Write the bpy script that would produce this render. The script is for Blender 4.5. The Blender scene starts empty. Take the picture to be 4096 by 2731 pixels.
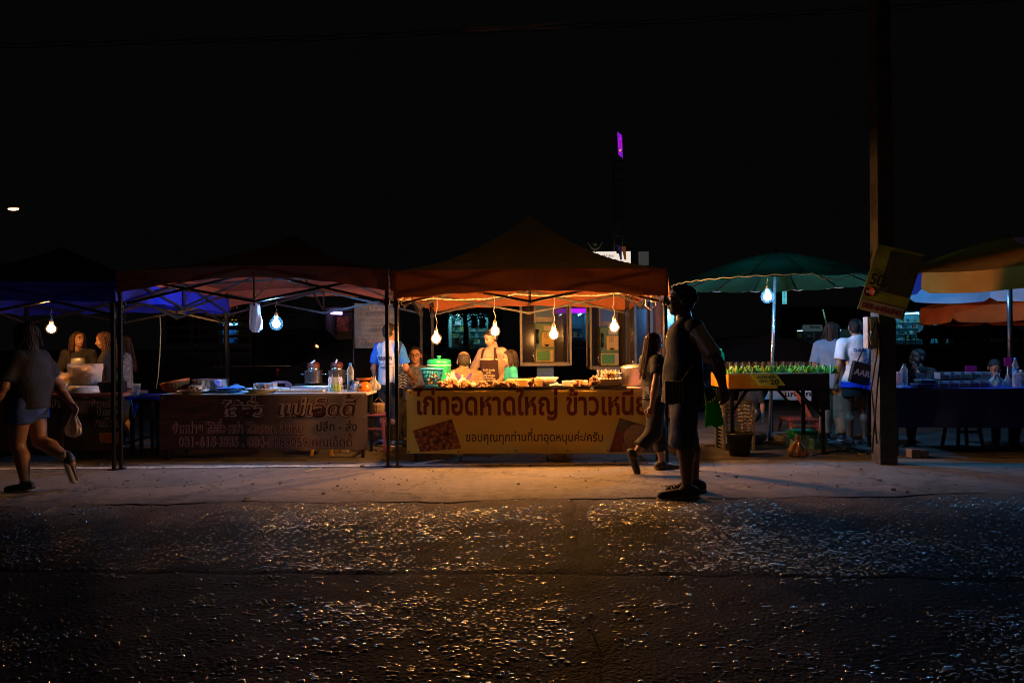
import bpy, math, random
import numpy as np
from mathutils import Vector, Matrix, Euler
from mathutils.bvhtree import BVHTree
random.seed(7); np.random.seed(7)
S = bpy.context.scene
C = S.collection
R = math.radians
# ---------------------------------------------------------------- camera
FPX = 2795.0          # focal length in pixels of the 4096 px wide photograph
cam = bpy.data.cameras.new('camera'); camo = bpy.data.objects.new('camera', cam); C.objects.link(camo)
cam.sensor_width = 36; cam.lens = FPX / 4096 * 36; cam.clip_start = .05; cam.clip_end = 400
CAM = Matrix.Translation((0, 0, 1.33)) @ Matrix.Rotation(R(90.25), 4, 'X') @ Matrix.Rotation(R(-.5), 4, 'Z')
camo.matrix_world = CAM
S.camera = camo
# ---------------------------------------------------------------- night sky, exposure
w = bpy.data.worlds.new('World'); S.world = w; w.use_nodes = True
nt = w.node_tree; bg = nt.nodes['Background']
sky = nt.nodes.new('ShaderNodeTexSky'); sky.sky_type = 'NISHITA'; sky.sun_disc = False
sky.sun_elevation = R(-6); sky.sun_rotation = R(200)
nt.links.new(sky.outputs[0], bg.inputs[0]); bg.inputs[1].default_value = .1
bg2 = nt.nodes.new('ShaderNodeBackground'); bg2.inputs[0].default_value = (.0016, .0015, .0015, 1)      # faint even town glow of the night sky
ads = nt.nodes.new('ShaderNodeAddShader'); nt.links.new(bg.outputs[0], ads.inputs[0]); nt.links.new(bg2.outputs[0], ads.inputs[1]); nt.links.new(ads.outputs[0], nt.nodes['World Output'].inputs[0])
S.view_settings.view_transform = 'Standard'; S.view_settings.look = 'None'
S.view_settings.exposure = 0; S.view_settings.gamma = 1
S.cycles.use_denoising = True; S.cycles.filter_width = 1.05
S.cycles.sample_clamp_indirect = 4; S.cycles.max_bounces = 6; S.cycles.diffuse_bounces = 2
S.cycles.glossy_bounces = 2; S.cycles.transparent_max_bounces = 12; S.cycles.transmission_bounces = 3
S.cycles.caustics_reflective = False; S.cycles.caustics_refractive = False

def at(px, py, d):
    """point at depth d on the ray through pixel (px, py) of the 4096 x 2731 photograph"""
    return CAM @ Vector(((px - 2048) / FPX * d, -(py - 1365.5) / FPX * d, -d))
def gd(px, d):
    """point on the ground under column px at depth d"""
    py = 1365.5 + 12 + FPX * 1.33 / d
    p = at(px, py, d); return Vector((p.x, p.y, 0))
def gxy(px, py):
    o = CAM.translation; v = at(px, py, 1) - o
    t = -o.z / v.z; return o + v * t

# ---------------------------------------------------------------- materials
MATS = {}
def mat(name, col, rough=.6, metal=0, var=.18, scale=6, bump=0, bscale=60, emit=0, transl=0, spec=.5, ecol=None, sheen=0):
    if name in MATS: return MATS[name]
    m = bpy.data.materials.new(name); m.use_nodes = True; MATS[name] = m
    n = m.node_tree.nodes; l = m.node_tree.links
    b = n['Principled BSDF']; b.inputs['Roughness'].default_value = rough; b.inputs['Metallic'].default_value = metal
    b.inputs['Specular IOR Level'].default_value = spec
    tc = n.new('ShaderNodeTexCoord')
    if var:
        ns = n.new('ShaderNodeTexNoise'); ns.inputs['Scale'].default_value = scale; ns.inputs['Detail'].default_value = 5
        l.new(tc.outputs['Object'], ns.inputs['Vector'])
        r = n.new('ShaderNodeValToRGB'); r.color_ramp.elements[0].position = .3; r.color_ramp.elements[1].position = .7
        r.color_ramp.elements[0].color = [max(c * (1 - var), 0) for c in col] + [1]
        r.color_ramp.elements[1].color = [min(c * (1 + var), 1) for c in col] + [1]
        l.new(ns.outputs['Fac'], r.inputs[0]); l.new(r.outputs[0], b.inputs['Base Color']); cs = r.outputs[0]
    else:
        b.inputs['Base Color'].default_value = (*col, 1); cs = None
    if bump:
        n2 = n.new('ShaderNodeTexNoise'); n2.inputs['Scale'].default_value = bscale; n2.inputs['Detail'].default_value = 4
        l.new(tc.outputs['Object'], n2.inputs['Vector'])
        bp = n.new('ShaderNodeBump'); bp.inputs['Strength'].default_value = bump; bp.inputs['Distance'].default_value = .02
        l.new(n2.outputs['Fac'], bp.inputs['Height']); l.new(bp.outputs[0], b.inputs['Normal'])
    if emit:
        b.inputs['Emission Color'].default_value = (*(ecol or col), 1); b.inputs['Emission Strength'].default_value = emit
    if transl:
        t = n.new('ShaderNodeBsdfTranslucent'); mx = n.new('ShaderNodeMixShader'); mx.inputs[0].default_value = transl
        if cs: l.new(cs, t.inputs[0])
        else: t.inputs[0].default_value = (*col, 1)
        l.new(b.outputs[0], mx.inputs[1]); l.new(t.outputs[0], mx.inputs[2])
        l.new(mx.outputs[0], n['Material Output'].inputs[0])
    return m
def glow(name, col, s):
    if name in MATS: return MATS[name]
    m = bpy.data.materials.new(name); m.use_nodes = True; MATS[name] = m
    n = m.node_tree.nodes; n.remove(n['Principled BSDF']); e = n.new('ShaderNodeEmission')
    e.inputs[0].default_value = (*col, 1); e.inputs[1].default_value = s
    m.node_tree.links.new(e.outputs[0], n['Material Output'].inputs[0]); return m
def clear(name, tint, body=.12, rough=.12, bodycol=None, edge=.6):
    """thin clear plastic or glass: see-through, a little milky, with sharp highlights"""
    if name in MATS: return MATS[name]
    m = bpy.data.materials.new(name); m.use_nodes = True; MATS[name] = m
    n = m.node_tree.nodes; l = m.node_tree.links
    b = n['Principled BSDF']; b.inputs['Base Color'].default_value = (*(bodycol or tint), 1); b.inputs['Roughness'].default_value = rough
    t = n.new('ShaderNodeBsdfTransparent'); t.inputs[0].default_value = (*tint, 1)
    fr = n.new('ShaderNodeLayerWeight'); fr.inputs[0].default_value = .35
    ad = n.new('ShaderNodeMath'); ad.operation = 'MULTIPLY_ADD'; ad.inputs[1].default_value = edge; ad.inputs[2].default_value = body; ad.use_clamp = True
    l.new(fr.outputs['Facing'], ad.inputs[0])
    mx = n.new('ShaderNodeMixShader'); l.new(ad.outputs[0], mx.inputs[0]); l.new(t.outputs[0], mx.inputs[1]); l.new(b.outputs[0], mx.inputs[2])
    l.new(mx.outputs[0], n['Material Output'].inputs[0]); return m

# ---------------------------------------------------------------- mesh building
def link(o, parent=None):
    C.objects.link(o)
    if parent is not None: o.parent = parent
    return o
def np_mesh(name, V, Q, mi=None, smooth=True):
    V = np.asarray(V, np.float32); Q = np.asarray(Q, np.int32)
    me = bpy.data.meshes.new(name)
    me.vertices.add(len(V)); me.vertices.foreach_set('co', V.ravel())
    k = Q.shape[1]
    me.loops.add(Q.size); me.loops.foreach_set('vertex_index', Q.ravel())
    me.polygons.add(len(Q)); me.polygons.foreach_set('loop_start', np.arange(0, Q.size, k, dtype=np.int32))
    me.polygons.foreach_set('loop_total', np.full(len(Q), k, np.int32))
    if mi is not None: me.polygons.foreach_set('material_index', np.asarray(mi, np.int32))
    if smooth: me.polygons.foreach_set('use_smooth', np.ones(len(Q), bool))
    me.update(calc_edges=True); me.validate(); return me
def obj(name, me, mats=None, parent=None):
    o = bpy.data.objects.new(name, me)
    if mats is not None and not me.materials:
        for m in (mats if isinstance(mats, (list, tuple)) else [mats]): me.materials.append(m)
    return link(o, parent)
def tag(o, label, cat, group=None):
    o['label'] = label; o['category'] = cat
    if group: o['group'] = group
    return o
def thing(name, label, cat, loc=(0, 0, 0), rz=0, group=None):
    o = bpy.data.objects.new(name, None); C.objects.link(o); o.location = loc; o.rotation_euler = (0, 0, rz)
    o.empty_display_size = .1
    return tag(o, label, cat, group)
def copy_tree(o, parent=None):
    c = o.copy(); C.objects.link(c)
    if parent is not None: c.parent = parent
    for ch in list(o.children): copy_tree(ch, c)
    return c
class MB:
    def __init__(s): s.v = []; s.f = []; s.m = []; s.sm = []
    def add(s, vs, fs, mi=0, smooth=False):
        b = len(s.v); s.v += [tuple(x) for x in vs]
        for f in fs: s.f.append([i + b for i in f]); s.m.append(mi); s.sm.append(smooth)
        return s
    def box(s, c, d, rot=None, mi=0, taper=1):
        x, y, z = d[0] / 2, d[1] / 2, d[2] / 2
        vs = [Vector((sx * x * (taper if sz > 0 else 1), sy * y * (taper if sz > 0 else 1), sz * z)) for sz in (-1, 1) for sy in (-1, 1) for sx in (-1, 1)]
        if rot is not None: vs = [rot @ v for v in vs]
        vs = [v + Vector(c) for v in vs]
        return s.add(vs, [(0, 2, 3, 1), (4, 5, 7, 6), (0, 1, 5, 4), (2, 6, 7, 3), (0, 4, 6, 2), (1, 3, 7, 5)], mi)
    def beam(s, p, q, w, h=None, mi=0):
        p, q = Vector(p), Vector(q); h = h or w; dv = q - p
        z = dv.normalized(); up = Vector((0, 0, 1)) if abs(z.z) < .95 else Vector((0, 1, 0))
        x = z.cross(up).normalized(); y = x.cross(z)
        rot = Matrix((x, y, z)).transposed()
        return s.box((p + q) / 2, (w, h, dv.length), rot, mi)
    def tube(s, pts, r, n=8, mi=0, cap=True):
        pts = [Vector(p) for p in pts]; rs = r if isinstance(r, (list, tuple)) else [r] * len(pts)
        vs = []; prev = None
        for i, p in enumerate(pts):
            t = (pts[min(i + 1, len(pts) - 1)] - pts[max(i - 1, 0)]).normalized()
            if prev is None:
                a = t.cross(Vector((0, 0, 1)) if abs(t.z) < .9 else Vector((1, 0, 0))).normalized()
            else:
                a = (prev - t * prev.dot(t)).normalized()
            prev = a; b = t.cross(a)
            for k in range(n):
                an = 2 * math.pi * k / n; vs.append(p + (a * math.cos(an) + b * math.sin(an)) * rs[i])
        fs = []
        for i in range(len(pts) - 1):
            for k in range(n):
                fs.append((i * n + k, i * n + (k + 1) % n, (i + 1) * n + (k + 1) % n, (i + 1) * n + k))
        s.add(vs, fs, mi, True)
        if cap:
            b = len(s.v) - len(vs)
            s.f.append([b + k for k in range(n)][::-1]); s.m.append(mi); s.sm.append(False)
            s.f.append([b + (len(pts) - 1) * n + k for k in range(n)]); s.m.append(mi); s.sm.append(False)
        return s
    def lathe(s, prof, c=(0, 0, 0), n=24, mi=0, sx=1, sy=1, rot=None, wob=None):
        vs = []; c = Vector(c)
        for (r, z) in prof:
            for k in range(n):
                a = 2 * math.pi * k / n
                rr = r * (1 + (wob(a, z) if wob else 0))
                v = Vector((rr * math.cos(a) * sx, rr * math.sin(a) * sy, z))
                if rot is not None: v = rot @ v
                vs.append(c + v)
        fs = []
        for i in range(len(prof) - 1):
            for k in range(n): fs.append((i * n + k, i * n + (k + 1) % n, (i + 1) * n + (k + 1) % n, (i + 1) * n + k))
        return s.add(vs, fs, mi, True)
    def grid(s, fn, nu, nv, mi=0, smooth=True):
        vs = [fn(i / nu, j / nv) for i in range(nu + 1) for j in range(nv + 1)]
        fs = [(i * (nv + 1) + j, (i + 1) * (nv + 1) + j, (i + 1) * (nv + 1) + j + 1, i * (nv + 1) + j + 1) for i in range(nu) for j in range(nv)]
        return s.add(vs, fs, mi, smooth)
    def ell(s, c, r, mi=0, n=10, rot=None):
        m = max(5, n // 2 + 1)
        prof = [(math.sin(math.pi * i / m) + 1e-4, -math.cos(math.pi * i / m)) for i in range(m + 1)]
        vs = []; c = Vector(c)
        for (q, z) in prof:
            for k in range(n):
                a = 2 * math.pi * k / n; v = Vector((q * math.cos(a) * r[0], q * math.sin(a) * r[1], z * r[2]))
                if rot is not None: v = rot @ v
                vs.append(c + v)
        fs = [(i * n + k, i * n + (k + 1) % n, (i + 1) * n + (k + 1) % n, (i + 1) * n + k) for i in range(m) for k in range(n)]
        return s.add(vs, fs, mi, True)
    def build(s, name, mats, parent=None, solid=0):
        me = bpy.data.meshes.new(name); me.from_pydata(s.v, [], s.f)
        me.polygons.foreach_set('material_index', s.m); me.polygons.foreach_set('use_smooth', s.sm)
        me.update()
        o = obj(name, me, mats, parent)
        if solid:
            md = o.modifiers.new('thickness', 'SOLIDIFY'); md.thickness = solid; md.offset = 0
        return o
def bx(name, c, d, m, parent=None, rot=None, bev=0):
    o = MB().box(c, d, rot).build(name, m, parent)
    if bev:
        md = o.modifiers.new('bevel', 'BEVEL'); md.width = bev; md.segments = 2
    return o
def tb(name, pts, r, m, parent=None, n=8): return MB().tube(pts, r, n).build(name, m, parent)
def lt(name, prof, m, parent=None, c=(0, 0, 0), n=24, **k): return MB().lathe(prof, c, n, **k).build(name, m, parent)

# ---------------------------------------------------------------- signed distance bodies
def A3(v): return np.array(v, float)
def cap(a, b, ra, rb=None, sq=1, n=(0, 1, 0), cut=None): return ('c', A3(a), A3(b), ra, ra if rb is None else rb, sq, A3(n), cut)
def ell(c, rad, rot=None, neg=False, cut=None): return ('e', A3(c), A3(rad), np.array(rot, float) if rot is not None else np.eye(3), neg, cut)
def surfnet(F, lo, h):
    s = F < 0; nx, ny, nz = F.shape
    cn = np.zeros((nx - 1, ny - 1, nz - 1), np.int8)
    for i in (0, 1):
        for j in (0, 1):
            for k in (0, 1): cn += s[i:nx - 1 + i, j:ny - 1 + j, k:nz - 1 + k]
    mk = (cn > 0) & (cn < 8); idx = np.argwhere(mk)
    acc = np.zeros((len(idx), 3)); ct = np.zeros(len(idx))
    cor = [(i, j, k) for i in (0, 1) for j in (0, 1) for k in (0, 1)]
    val = {c: F[idx[:, 0] + c[0], idx[:, 1] + c[1], idx[:, 2] + c[2]] for c in cor}
    for a in cor:
        for ax in range(3):
            if a[ax]: continue
            b = list(a); b[ax] = 1; b = tuple(b); va, vb = val[a], val[b]
            m = (va < 0) != (vb < 0); t = va[m] / (va[m] - vb[m])
            p = np.tile(A3(a), (m.sum(), 1)); p[:, ax] += t; acc[m] += p; ct[m] += 1
    V = lo + h * (idx + acc / ct[:, None])
    vid = np.full(mk.shape, -1, np.int64); vid[mk] = np.arange(len(idx))
    Q = []
    for ax in range(3):
        sl0 = [slice(None)] * 3; sl1 = [slice(None)] * 3; sl0[ax] = slice(0, -1); sl1[ax] = slice(1, None)
        e = s[tuple(sl0)] != s[tuple(sl1)]
        u, v = (ax + 1) % 3, (ax + 2) % 3
        P = np.argwhere(e); ok = (P[:, u] > 0) & (P[:, v] > 0) & (P[:, u] < F.shape[u] - 1) & (P[:, v] < F.shape[v] - 1); P = P[ok]
        def cell(du, dv):
            q = P.copy(); q[:, u] += du; q[:, v] += dv; return vid[q[:, 0], q[:, 1], q[:, 2]]
        qd = np.stack([cell(-1, -1), cell(0, -1), cell(0, 0), cell(-1, 0)], 1)
        ins = s[P[:, 0], P[:, 1], P[:, 2]]; qd[~ins] = qd[~ins][:, ::-1]; Q.append(qd)
    return V, np.concatenate(Q)
def sdf(prims, h=.012, k=.02, fold=0, freq=30, seed=0, cuts=(), extra=None):
    lo = np.full(3, 1e9); hi = -lo
    for p in prims:
        if p[0] == 'c': l = np.minimum(p[1] - p[3], p[2] - p[4]); u = np.maximum(p[1] + p[3], p[2] + p[4])
        elif not p[4]: l = p[1] - p[2].max(); u = p[1] + p[2].max()
        else: continue
        lo = np.minimum(lo, l); hi = np.maximum(hi, u)
    lo -= 3 * h; hi += 3 * h; n = np.ceil((hi - lo) / h).astype(int) + 1
    ax = [lo[i] + h * np.arange(n[i]) for i in range(3)]
    F = np.full(n, .2)
    for p in prims:
        if p[0] == 'c':
            rr = max(p[3], p[4]) + k + 2 * h; l = np.minimum(p[1], p[2]) - rr; u = np.maximum(p[1], p[2]) + rr
        else: rr = p[2].max() + k + 2 * h; l = p[1] - rr; u = p[1] + rr
        i0 = np.clip(np.floor((l - lo) / h).astype(int), 0, n); i1 = np.clip(np.ceil((u - lo) / h).astype(int) + 1, 0, n)
        sl = tuple(slice(i0[i], i1[i]) for i in range(3))
        X, Y, Z = np.meshgrid(ax[0][sl[0]], ax[1][sl[1]], ax[2][sl[2]], indexing='ij', sparse=True)
        if p[0] == 'c':
            a, b, ra, rb, sq, nn, cut = p[1:]; ba = b - a; bb = max(ba @ ba, 1e-9)
            px, py, pz = X - a[0], Y - a[1], Z - a[2]
            t = np.clip((px * ba[0] + py * ba[1] + pz * ba[2]) / bb, 0, 1)
            qx, qy, qz = px - t * ba[0], py - t * ba[1], pz - t * ba[2]
            if sq != 1:
                dn = (qx * nn[0] + qy * nn[1] + qz * nn[2]) * (1 / sq - 1); qx = qx + nn[0] * dn; qy = qy + nn[1] * dn; qz = qz + nn[2] * dn
            d = np.sqrt(qx * qx + qy * qy + qz * qz) - (ra + (rb - ra) * t)
            if sq != 1: d = d * (.5 + .5 * sq)
            neg = False
        else:
            c, rad, rot, neg, cut = p[1:]; px, py, pz = X - c[0], Y - c[1], Z - c[2]
            q = [(px * rot[0][i] + py * rot[1][i] + pz * rot[2][i]) / rad[i] for i in range(3)]
            d = (np.sqrt(q[0] ** 2 + q[1] ** 2 + q[2] ** 2) - 1) * rad.min()
        if cut is not None:
            for (p0, nn) in cut: d = np.maximum(d, (X - p0[0]) * nn[0] + (Y - p0[1]) * nn[1] + (Z - p0[2]) * nn[2])
        G = F[sl]
        if neg:
            d = -d; hh = np.clip(.5 - .5 * (G - d) / k, 0, 1); F[sl] = G * (1 - hh) + d * hh + k * hh * (1 - hh)
        else:
            hh = np.clip(.5 + .5 * (G - d) / k, 0, 1); F[sl] = G * (1 - hh) + d * hh - k * hh * (1 - hh)
    X, Y, Z = np.meshgrid(*ax, indexing='ij', sparse=True)
    if fold:
        rg = np.random.RandomState(seed + 11); N = 0
        for i in range(5):
            v = rg.normal(size=3) * (1, 1, .55); v *= freq * (.6 + .9 * rg.rand()) / np.linalg.norm(v)
            N = N + np.sin(X * v[0] + Y * v[1] + Z * v[2] + rg.rand() * 6.3 + 1.5 * np.sin(Z * freq * .3 + i))
        F = F + fold * N / 2.2
    for (p0, nn) in cuts: F = np.maximum(F, (X - p0[0]) * nn[0] + (Y - p0[1]) * nn[1] + (Z - p0[2]) * nn[2])
    if extra is not None: F = F + extra(X, Y, Z)
    F[0] = F[-1] = .2; F[:, 0] = F[:, -1] = .2; F[:, :, 0] = F[:, :, -1] = .2
    return surfnet(F, lo, h)
def blob(name, prims, m, parent=None, **k):
    V, Q = sdf(prims, **k); return obj(name, np_mesh(name, V, Q), m, parent)

# ---------------------------------------------------------------- lettering (built-in font, Thai from its fallback)
UP = set('\u0e31\u0e34\u0e35\u0e36\u0e37\u0e47\u0e4d'); TONE = set('\u0e48\u0e49\u0e4a\u0e4b\u0e4c')
def _glyphs(s, size, bold, shear):
    cu = bpy.data.curves.new('lettering', 'FONT'); cu.body = s; cu.size = size; cu.offset = bold; cu.shear = shear; cu.resolution_u = 3
    o = bpy.data.objects.new('lettering', cu); C.objects.link(o)
    dg = bpy.context.evaluated_depsgraph_get(); me = bpy.data.meshes.new_from_object(o.evaluated_get(dg))
    vs = [v.co.copy() for v in me.vertices]; fs = [list(p.vertices) for p in me.polygons]
    bpy.data.objects.remove(o); bpy.data.curves.remove(cu); bpy.data.meshes.remove(me)
    return vs, fs
def text_verts(s, size, bold=0, shear=0):
    st = [i for i in range(1, len(s)) if s[i] in TONE and s[i - 1] in UP]
    vs, fs = _glyphs(''.join(c for i, c in enumerate(s) if i not in st), size, bold, shear)
    for i in st:                                    # a tone mark over an upper vowel sits one storey higher
        pv, _ = _glyphs(''.join(c for j, c in enumerate(s[:i]) if j not in st), size, bold, 0)
        tv, tf = _glyphs(s[i], size, bold, shear); b = len(vs)
        dx = max(v.x for v in pv) - max(v.x for v in tv); dy = size * .2
        vs += [Vector((v.x + dx + shear * dy, v.y + dy, 0)) for v in tv]; fs += [[k + b for k in f] for f in tf]
    return vs, fs
def text(s, size, m, parent, fn, width=None, bold=0, shear=0, name='lettering', height=None, center=False):
    """flat print: 2D lettering mapped through fn(x, y) -> point; width stretches it to fit"""
    vs, fs = text_verts(s, size, bold, shear)
    if not vs: return None
    x0 = min(v.x for v in vs); x1 = max(v.x for v in vs); k = width / (x1 - x0) if width else 1
    ky = 1
    if height: ky = height / (max(v.y for v in vs) - min(v.y for v in vs))
    off = -(x1 - x0) * k / 2 if center else 0
    me = bpy.data.meshes.new(name); me.from_pydata([fn((v.x - x0) * k + off, v.y * ky) for v in vs], [], fs); me.update()
    return obj(name, me, m, parent)
# ================================================================= the ground
def struct(o): o['kind'] = 'structure'; return o
m_base = mat('earth', (.03, .027, .024), .95, bump=.4, bscale=15)
struct(MB().grid(lambda u, v: (-120 + 240 * u, -60 + 260 * v, -.06), 8, 8).build('ground', m_base))
def edge_y(x): return 6.0 + .012 * x + .035 * math.sin(x * 1.9) + .022 * math.sin(x * 5.1 + 1) + .012 * math.sin(x * 13) + .008 * math.sin(x * 31 + 2)
def groove_y(x): return 4.06 - .052 * x + .02 * math.sin(x * 1.3 + 1) + .008 * math.sin(x * 9)
def joint_x(y): return .41 - .09 * (y - 4) ** 1 * 0 + .05 * (y - 4.1) + .012 * math.sin(y * 9)
def hn(x, y):
    return (.004 * math.sin(x * 3.1 + 2 * math.sin(y * 2.2)) + .003 * math.sin(x * 11 + y * 7) + .0025 * math.sin(y * 17 - x * 5 + 1)
            + .0018 * math.sin(x * 31 + 3 * math.sin(y * 13)))
m_conc = bpy.data.materials.new('worn_concrete'); m_conc.use_nodes = True
n = m_conc.node_tree.nodes; l = m_conc.node_tree.links; b = n['Principled BSDF']; b.inputs['Roughness'].default_value = .85; b.inputs['Specular IOR Level'].default_value = .3
tc = n.new('ShaderNodeTexCoord'); cn = []
for sc_, dt_ in ((1.1, 6), (9, 6), (120, 3)):
    q = n.new('ShaderNodeTexNoise'); q.inputs['Scale'].default_value = sc_; q.inputs['Detail'].default_value = dt_; q.inputs['Roughness'].default_value = .65; l.new(tc.outputs['Object'], q.inputs['Vector']); cn.append(q)
rp = n.new('ShaderNodeValToRGB'); rp.color_ramp.elements[0].position = .32; rp.color_ramp.elements[0].color = (.115, .106, .098, 1); rp.color_ramp.elements[1].position = .68; rp.color_ramp.elements[1].color = (.35, .322, .30, 1)
mxa = n.new('ShaderNodeMix'); mxa.data_type = 'FLOAT'; mxa.inputs['Factor'].default_value = .45; l.new(cn[0].outputs['Fac'], mxa.inputs['A']); l.new(cn[1].outputs['Fac'], mxa.inputs['B'])
mxb = n.new('ShaderNodeMix'); mxb.data_type = 'FLOAT'; mxb.inputs['Factor'].default_value = .42; l.new(mxa.outputs['Result'], mxb.inputs['A']); l.new(cn[2].outputs['Fac'], mxb.inputs['B']); l.new(mxb.outputs['Result'], rp.inputs[0])
vd = n.new('ShaderNodeTexVoronoi'); vd.feature = 'DISTANCE_TO_EDGE'; vd.inputs['Scale'].default_value = .55
wrp = n.new('ShaderNodeVectorMath'); wrp.operation = 'MULTIPLY_ADD'; wrp.inputs[1].default_value = (.5, .5, .5); l.new(cn[1].outputs['Color'], wrp.inputs[0]); l.new(tc.outputs['Object'], wrp.inputs[2]); l.new(wrp.outputs[0], vd.inputs['Vector'])
cr = n.new('ShaderNodeMapRange'); cr.inputs['From Max'].default_value = .016; cr.inputs['To Min'].default_value = .5; l.new(vd.outputs['Distance'], cr.inputs['Value'])
mul = n.new('ShaderNodeMix'); mul.data_type = 'RGBA'; mul.blend_type = 'MULTIPLY'; mul.inputs['Factor'].default_value = 1; l.new(rp.outputs[0], mul.inputs['A']); l.new(cr.outputs[0], mul.inputs['B']); sx = n.new('ShaderNodeSeparateXYZ'); l.new(tc.outputs['Object'], sx.inputs[0])
wob = n.new('ShaderNodeMath'); wob.operation = 'MULTIPLY_ADD'; wob.inputs[1].default_value = .7; l.new(cn[1].outputs['Fac'], wob.inputs[0]); l.new(sx.outputs['Y'], wob.inputs[2])
dst = n.new('ShaderNodeMapRange'); dst.interpolation_type = 'SMOOTHSTEP'; dst.inputs['From Min'].default_value = 6.28; dst.inputs['From Max'].default_value = 6.95; dst.inputs['To Min'].default_value = .5; l.new(wob.outputs[0], dst.inputs['Value'])
dm2 = n.new('ShaderNodeMix'); dm2.data_type = 'RGBA'; dm2.blend_type = 'MULTIPLY'; dm2.inputs['Factor'].default_value = 1; l.new(mul.outputs['Result'], dm2.inputs['A']); l.new(dst.outputs[0], dm2.inputs['B']); l.new(dm2.outputs['Result'], b.inputs['Base Color'])   # road dirt along the worn edge
bp = n.new('ShaderNodeBump'); bp.inputs['Strength'].default_value = .55; bp.inputs['Distance'].default_value = .012; l.new(mxb.outputs['Result'], bp.inputs['Height']); l.new(bp.outputs[0], b.inputs['Normal'])
pav = MB().grid(lambda u, v: ((lambda x: (x, edge_y(x) + .003 + (13.5 - edge_y(x)) * v ** 1.6, .35 * hn(x, 6 + 4 * v)))(-11 + 22 * u)), 320, 40).build('pavement', m_conc)
struct(pav)
struct(MB().grid(lambda u, v: ((lambda x: (x, 7.92 + .03 * math.sin(x * 3) + .02 * math.sin(x * 11) + 5.5 * v, .35 * hn(x, 8 + 4 * v) + .006))(-11 + 22 * u)), 160, 40).build('shoulder', mat('dusty_shoulder', (.10, .088, .078), .9, var=.35, scale=2.5, bump=.4, bscale=40)))
# the far yard behind the stalls
struct(MB().grid(lambda u, v: (-45 + 90 * u, 13.5 + 60 * v, -.02), 4, 4).build('yard', mat('yard_asphalt', (.035, .033, .032), .9, bump=.3, bscale=20)))

# rough road of exposed aggregate, cast as four slabs with open joints
m_road = bpy.data.materials.new('rough_road'); m_road.use_nodes = True
n = m_road.node_tree.nodes; l = m_road.node_tree.links; b = n['Principled BSDF']
tc = n.new('ShaderNodeTexCoord')
n1 = n.new('ShaderNodeTexNoise'); n1.inputs['Scale'].default_value = 1.6; n1.inputs['Detail'].default_value = 8; n1.inputs['Roughness'].default_value = .7
n2 = n.new('ShaderNodeTexNoise'); n2.inputs['Scale'].default_value = 90; n2.inputs['Detail'].default_value = 3
vo = n.new('ShaderNodeTexVoronoi'); vo.inputs['Scale'].default_value = 45
for q in (n1, n2, vo): l.new(tc.outputs['Object'], q.inputs['Vector'])
rp = n.new('ShaderNodeValToRGB'); rp.color_ramp.elements[0].color = (.0035, .0030, .0027, 1); rp.color_ramp.elements[1].color = (.014, .012, .0105, 1)
rp.color_ramp.elements[0].position = .35; rp.color_ramp.elements[1].position = .72
l.new(n1.outputs['Fac'], rp.inputs[0])
sx = n.new('ShaderNodeSeparateXYZ'); l.new(tc.outputs['Object'], sx.inputs[0])
wob = n.new('ShaderNodeMath'); wob.operation = 'MULTIPLY_ADD'; wob.inputs[1].default_value = 1.1; l.new(n1.outputs['Fac'], wob.inputs[0]); l.new(sx.outputs['Y'], wob.inputs[2])
dst = n.new('ShaderNodeMapRange'); dst.interpolation_type = 'SMOOTHSTEP'; dst.inputs['From Min'].default_value = 5.55; dst.inputs['From Max'].default_value = 6.6; dst.inputs['To Max'].default_value = .8; l.new(wob.outputs[0], dst.inputs['Value'])
dmx = n.new('ShaderNodeMix'); dmx.data_type = 'RGBA'; l.new(dst.outputs[0], dmx.inputs['Factor']); l.new(rp.outputs[0], dmx.inputs['A']); dmx.inputs['B'].default_value = (.15, .13, .115, 1); l.new(dmx.outputs['Result'], b.inputs['Base Color'])   # pale dust trodden off the pavement
ad = n.new('ShaderNodeMath'); ad.operation = 'ADD'; l.new(n2.outputs['Fac'], ad.inputs[0]); l.new(vo.outputs['Distance'], ad.inputs[1])
bp = n.new('ShaderNodeBump'); bp.inputs['Strength'].default_value = .5; bp.inputs['Distance'].default_value = .02
l.new(ad.outputs[0], bp.inputs['Height']); l.new(bp.outputs[0], b.inputs['Normal'])
b.inputs['Roughness'].default_value = .75; b.inputs['Specular IOR Level'].default_value = .05
road = bpy.data.objects.new('road', None); C.objects.link(road); road['kind'] = 'structure'
def slab(xa, xb, ya, yb, nu, nv):
    """xa, xb: functions of y; ya, yb: functions of x"""
    def fn(u, v):
        y = 4.0
        for _ in range(2):
            x = xa(y) + (xb(y) - xa(y)) * u; y = ya(x) + (yb(x) - ya(x)) * v
        e = min(u * nu, (1 - u) * nu, v * nv, (1 - v) * nv)
        return (x, y, hn(x, y) * 1.2 - (.006 if e < .5 else 0))
    MB().grid(fn, nu, nv).build('road_slab', m_road, road)
MB().grid(lambda u, v: (-9 + 18 * u, -3 + 9.1 * v, -.012), 60, 60).build('joint_filler', m_road, road)
L9 = lambda y: -9.; R9 = lambda y: 9.; JL = lambda y: joint_x(y) - .006; JR = lambda y: joint_x(y) + .006
near = lambda x: -3.
slab(L9, JL, lambda x: groove_y(x) + .009, lambda x: edge_y(x) - .005, 190, 46)
slab(JR, R9, lambda x: groove_y(x) + .009, lambda x: edge_y(x) - .005, 190, 46)
slab(L9, JL, near, lambda x: groove_y(x) - .009, 190, 150)
slab(JR, R9, near, lambda x: groove_y(x) - .009, 190, 150)
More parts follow.
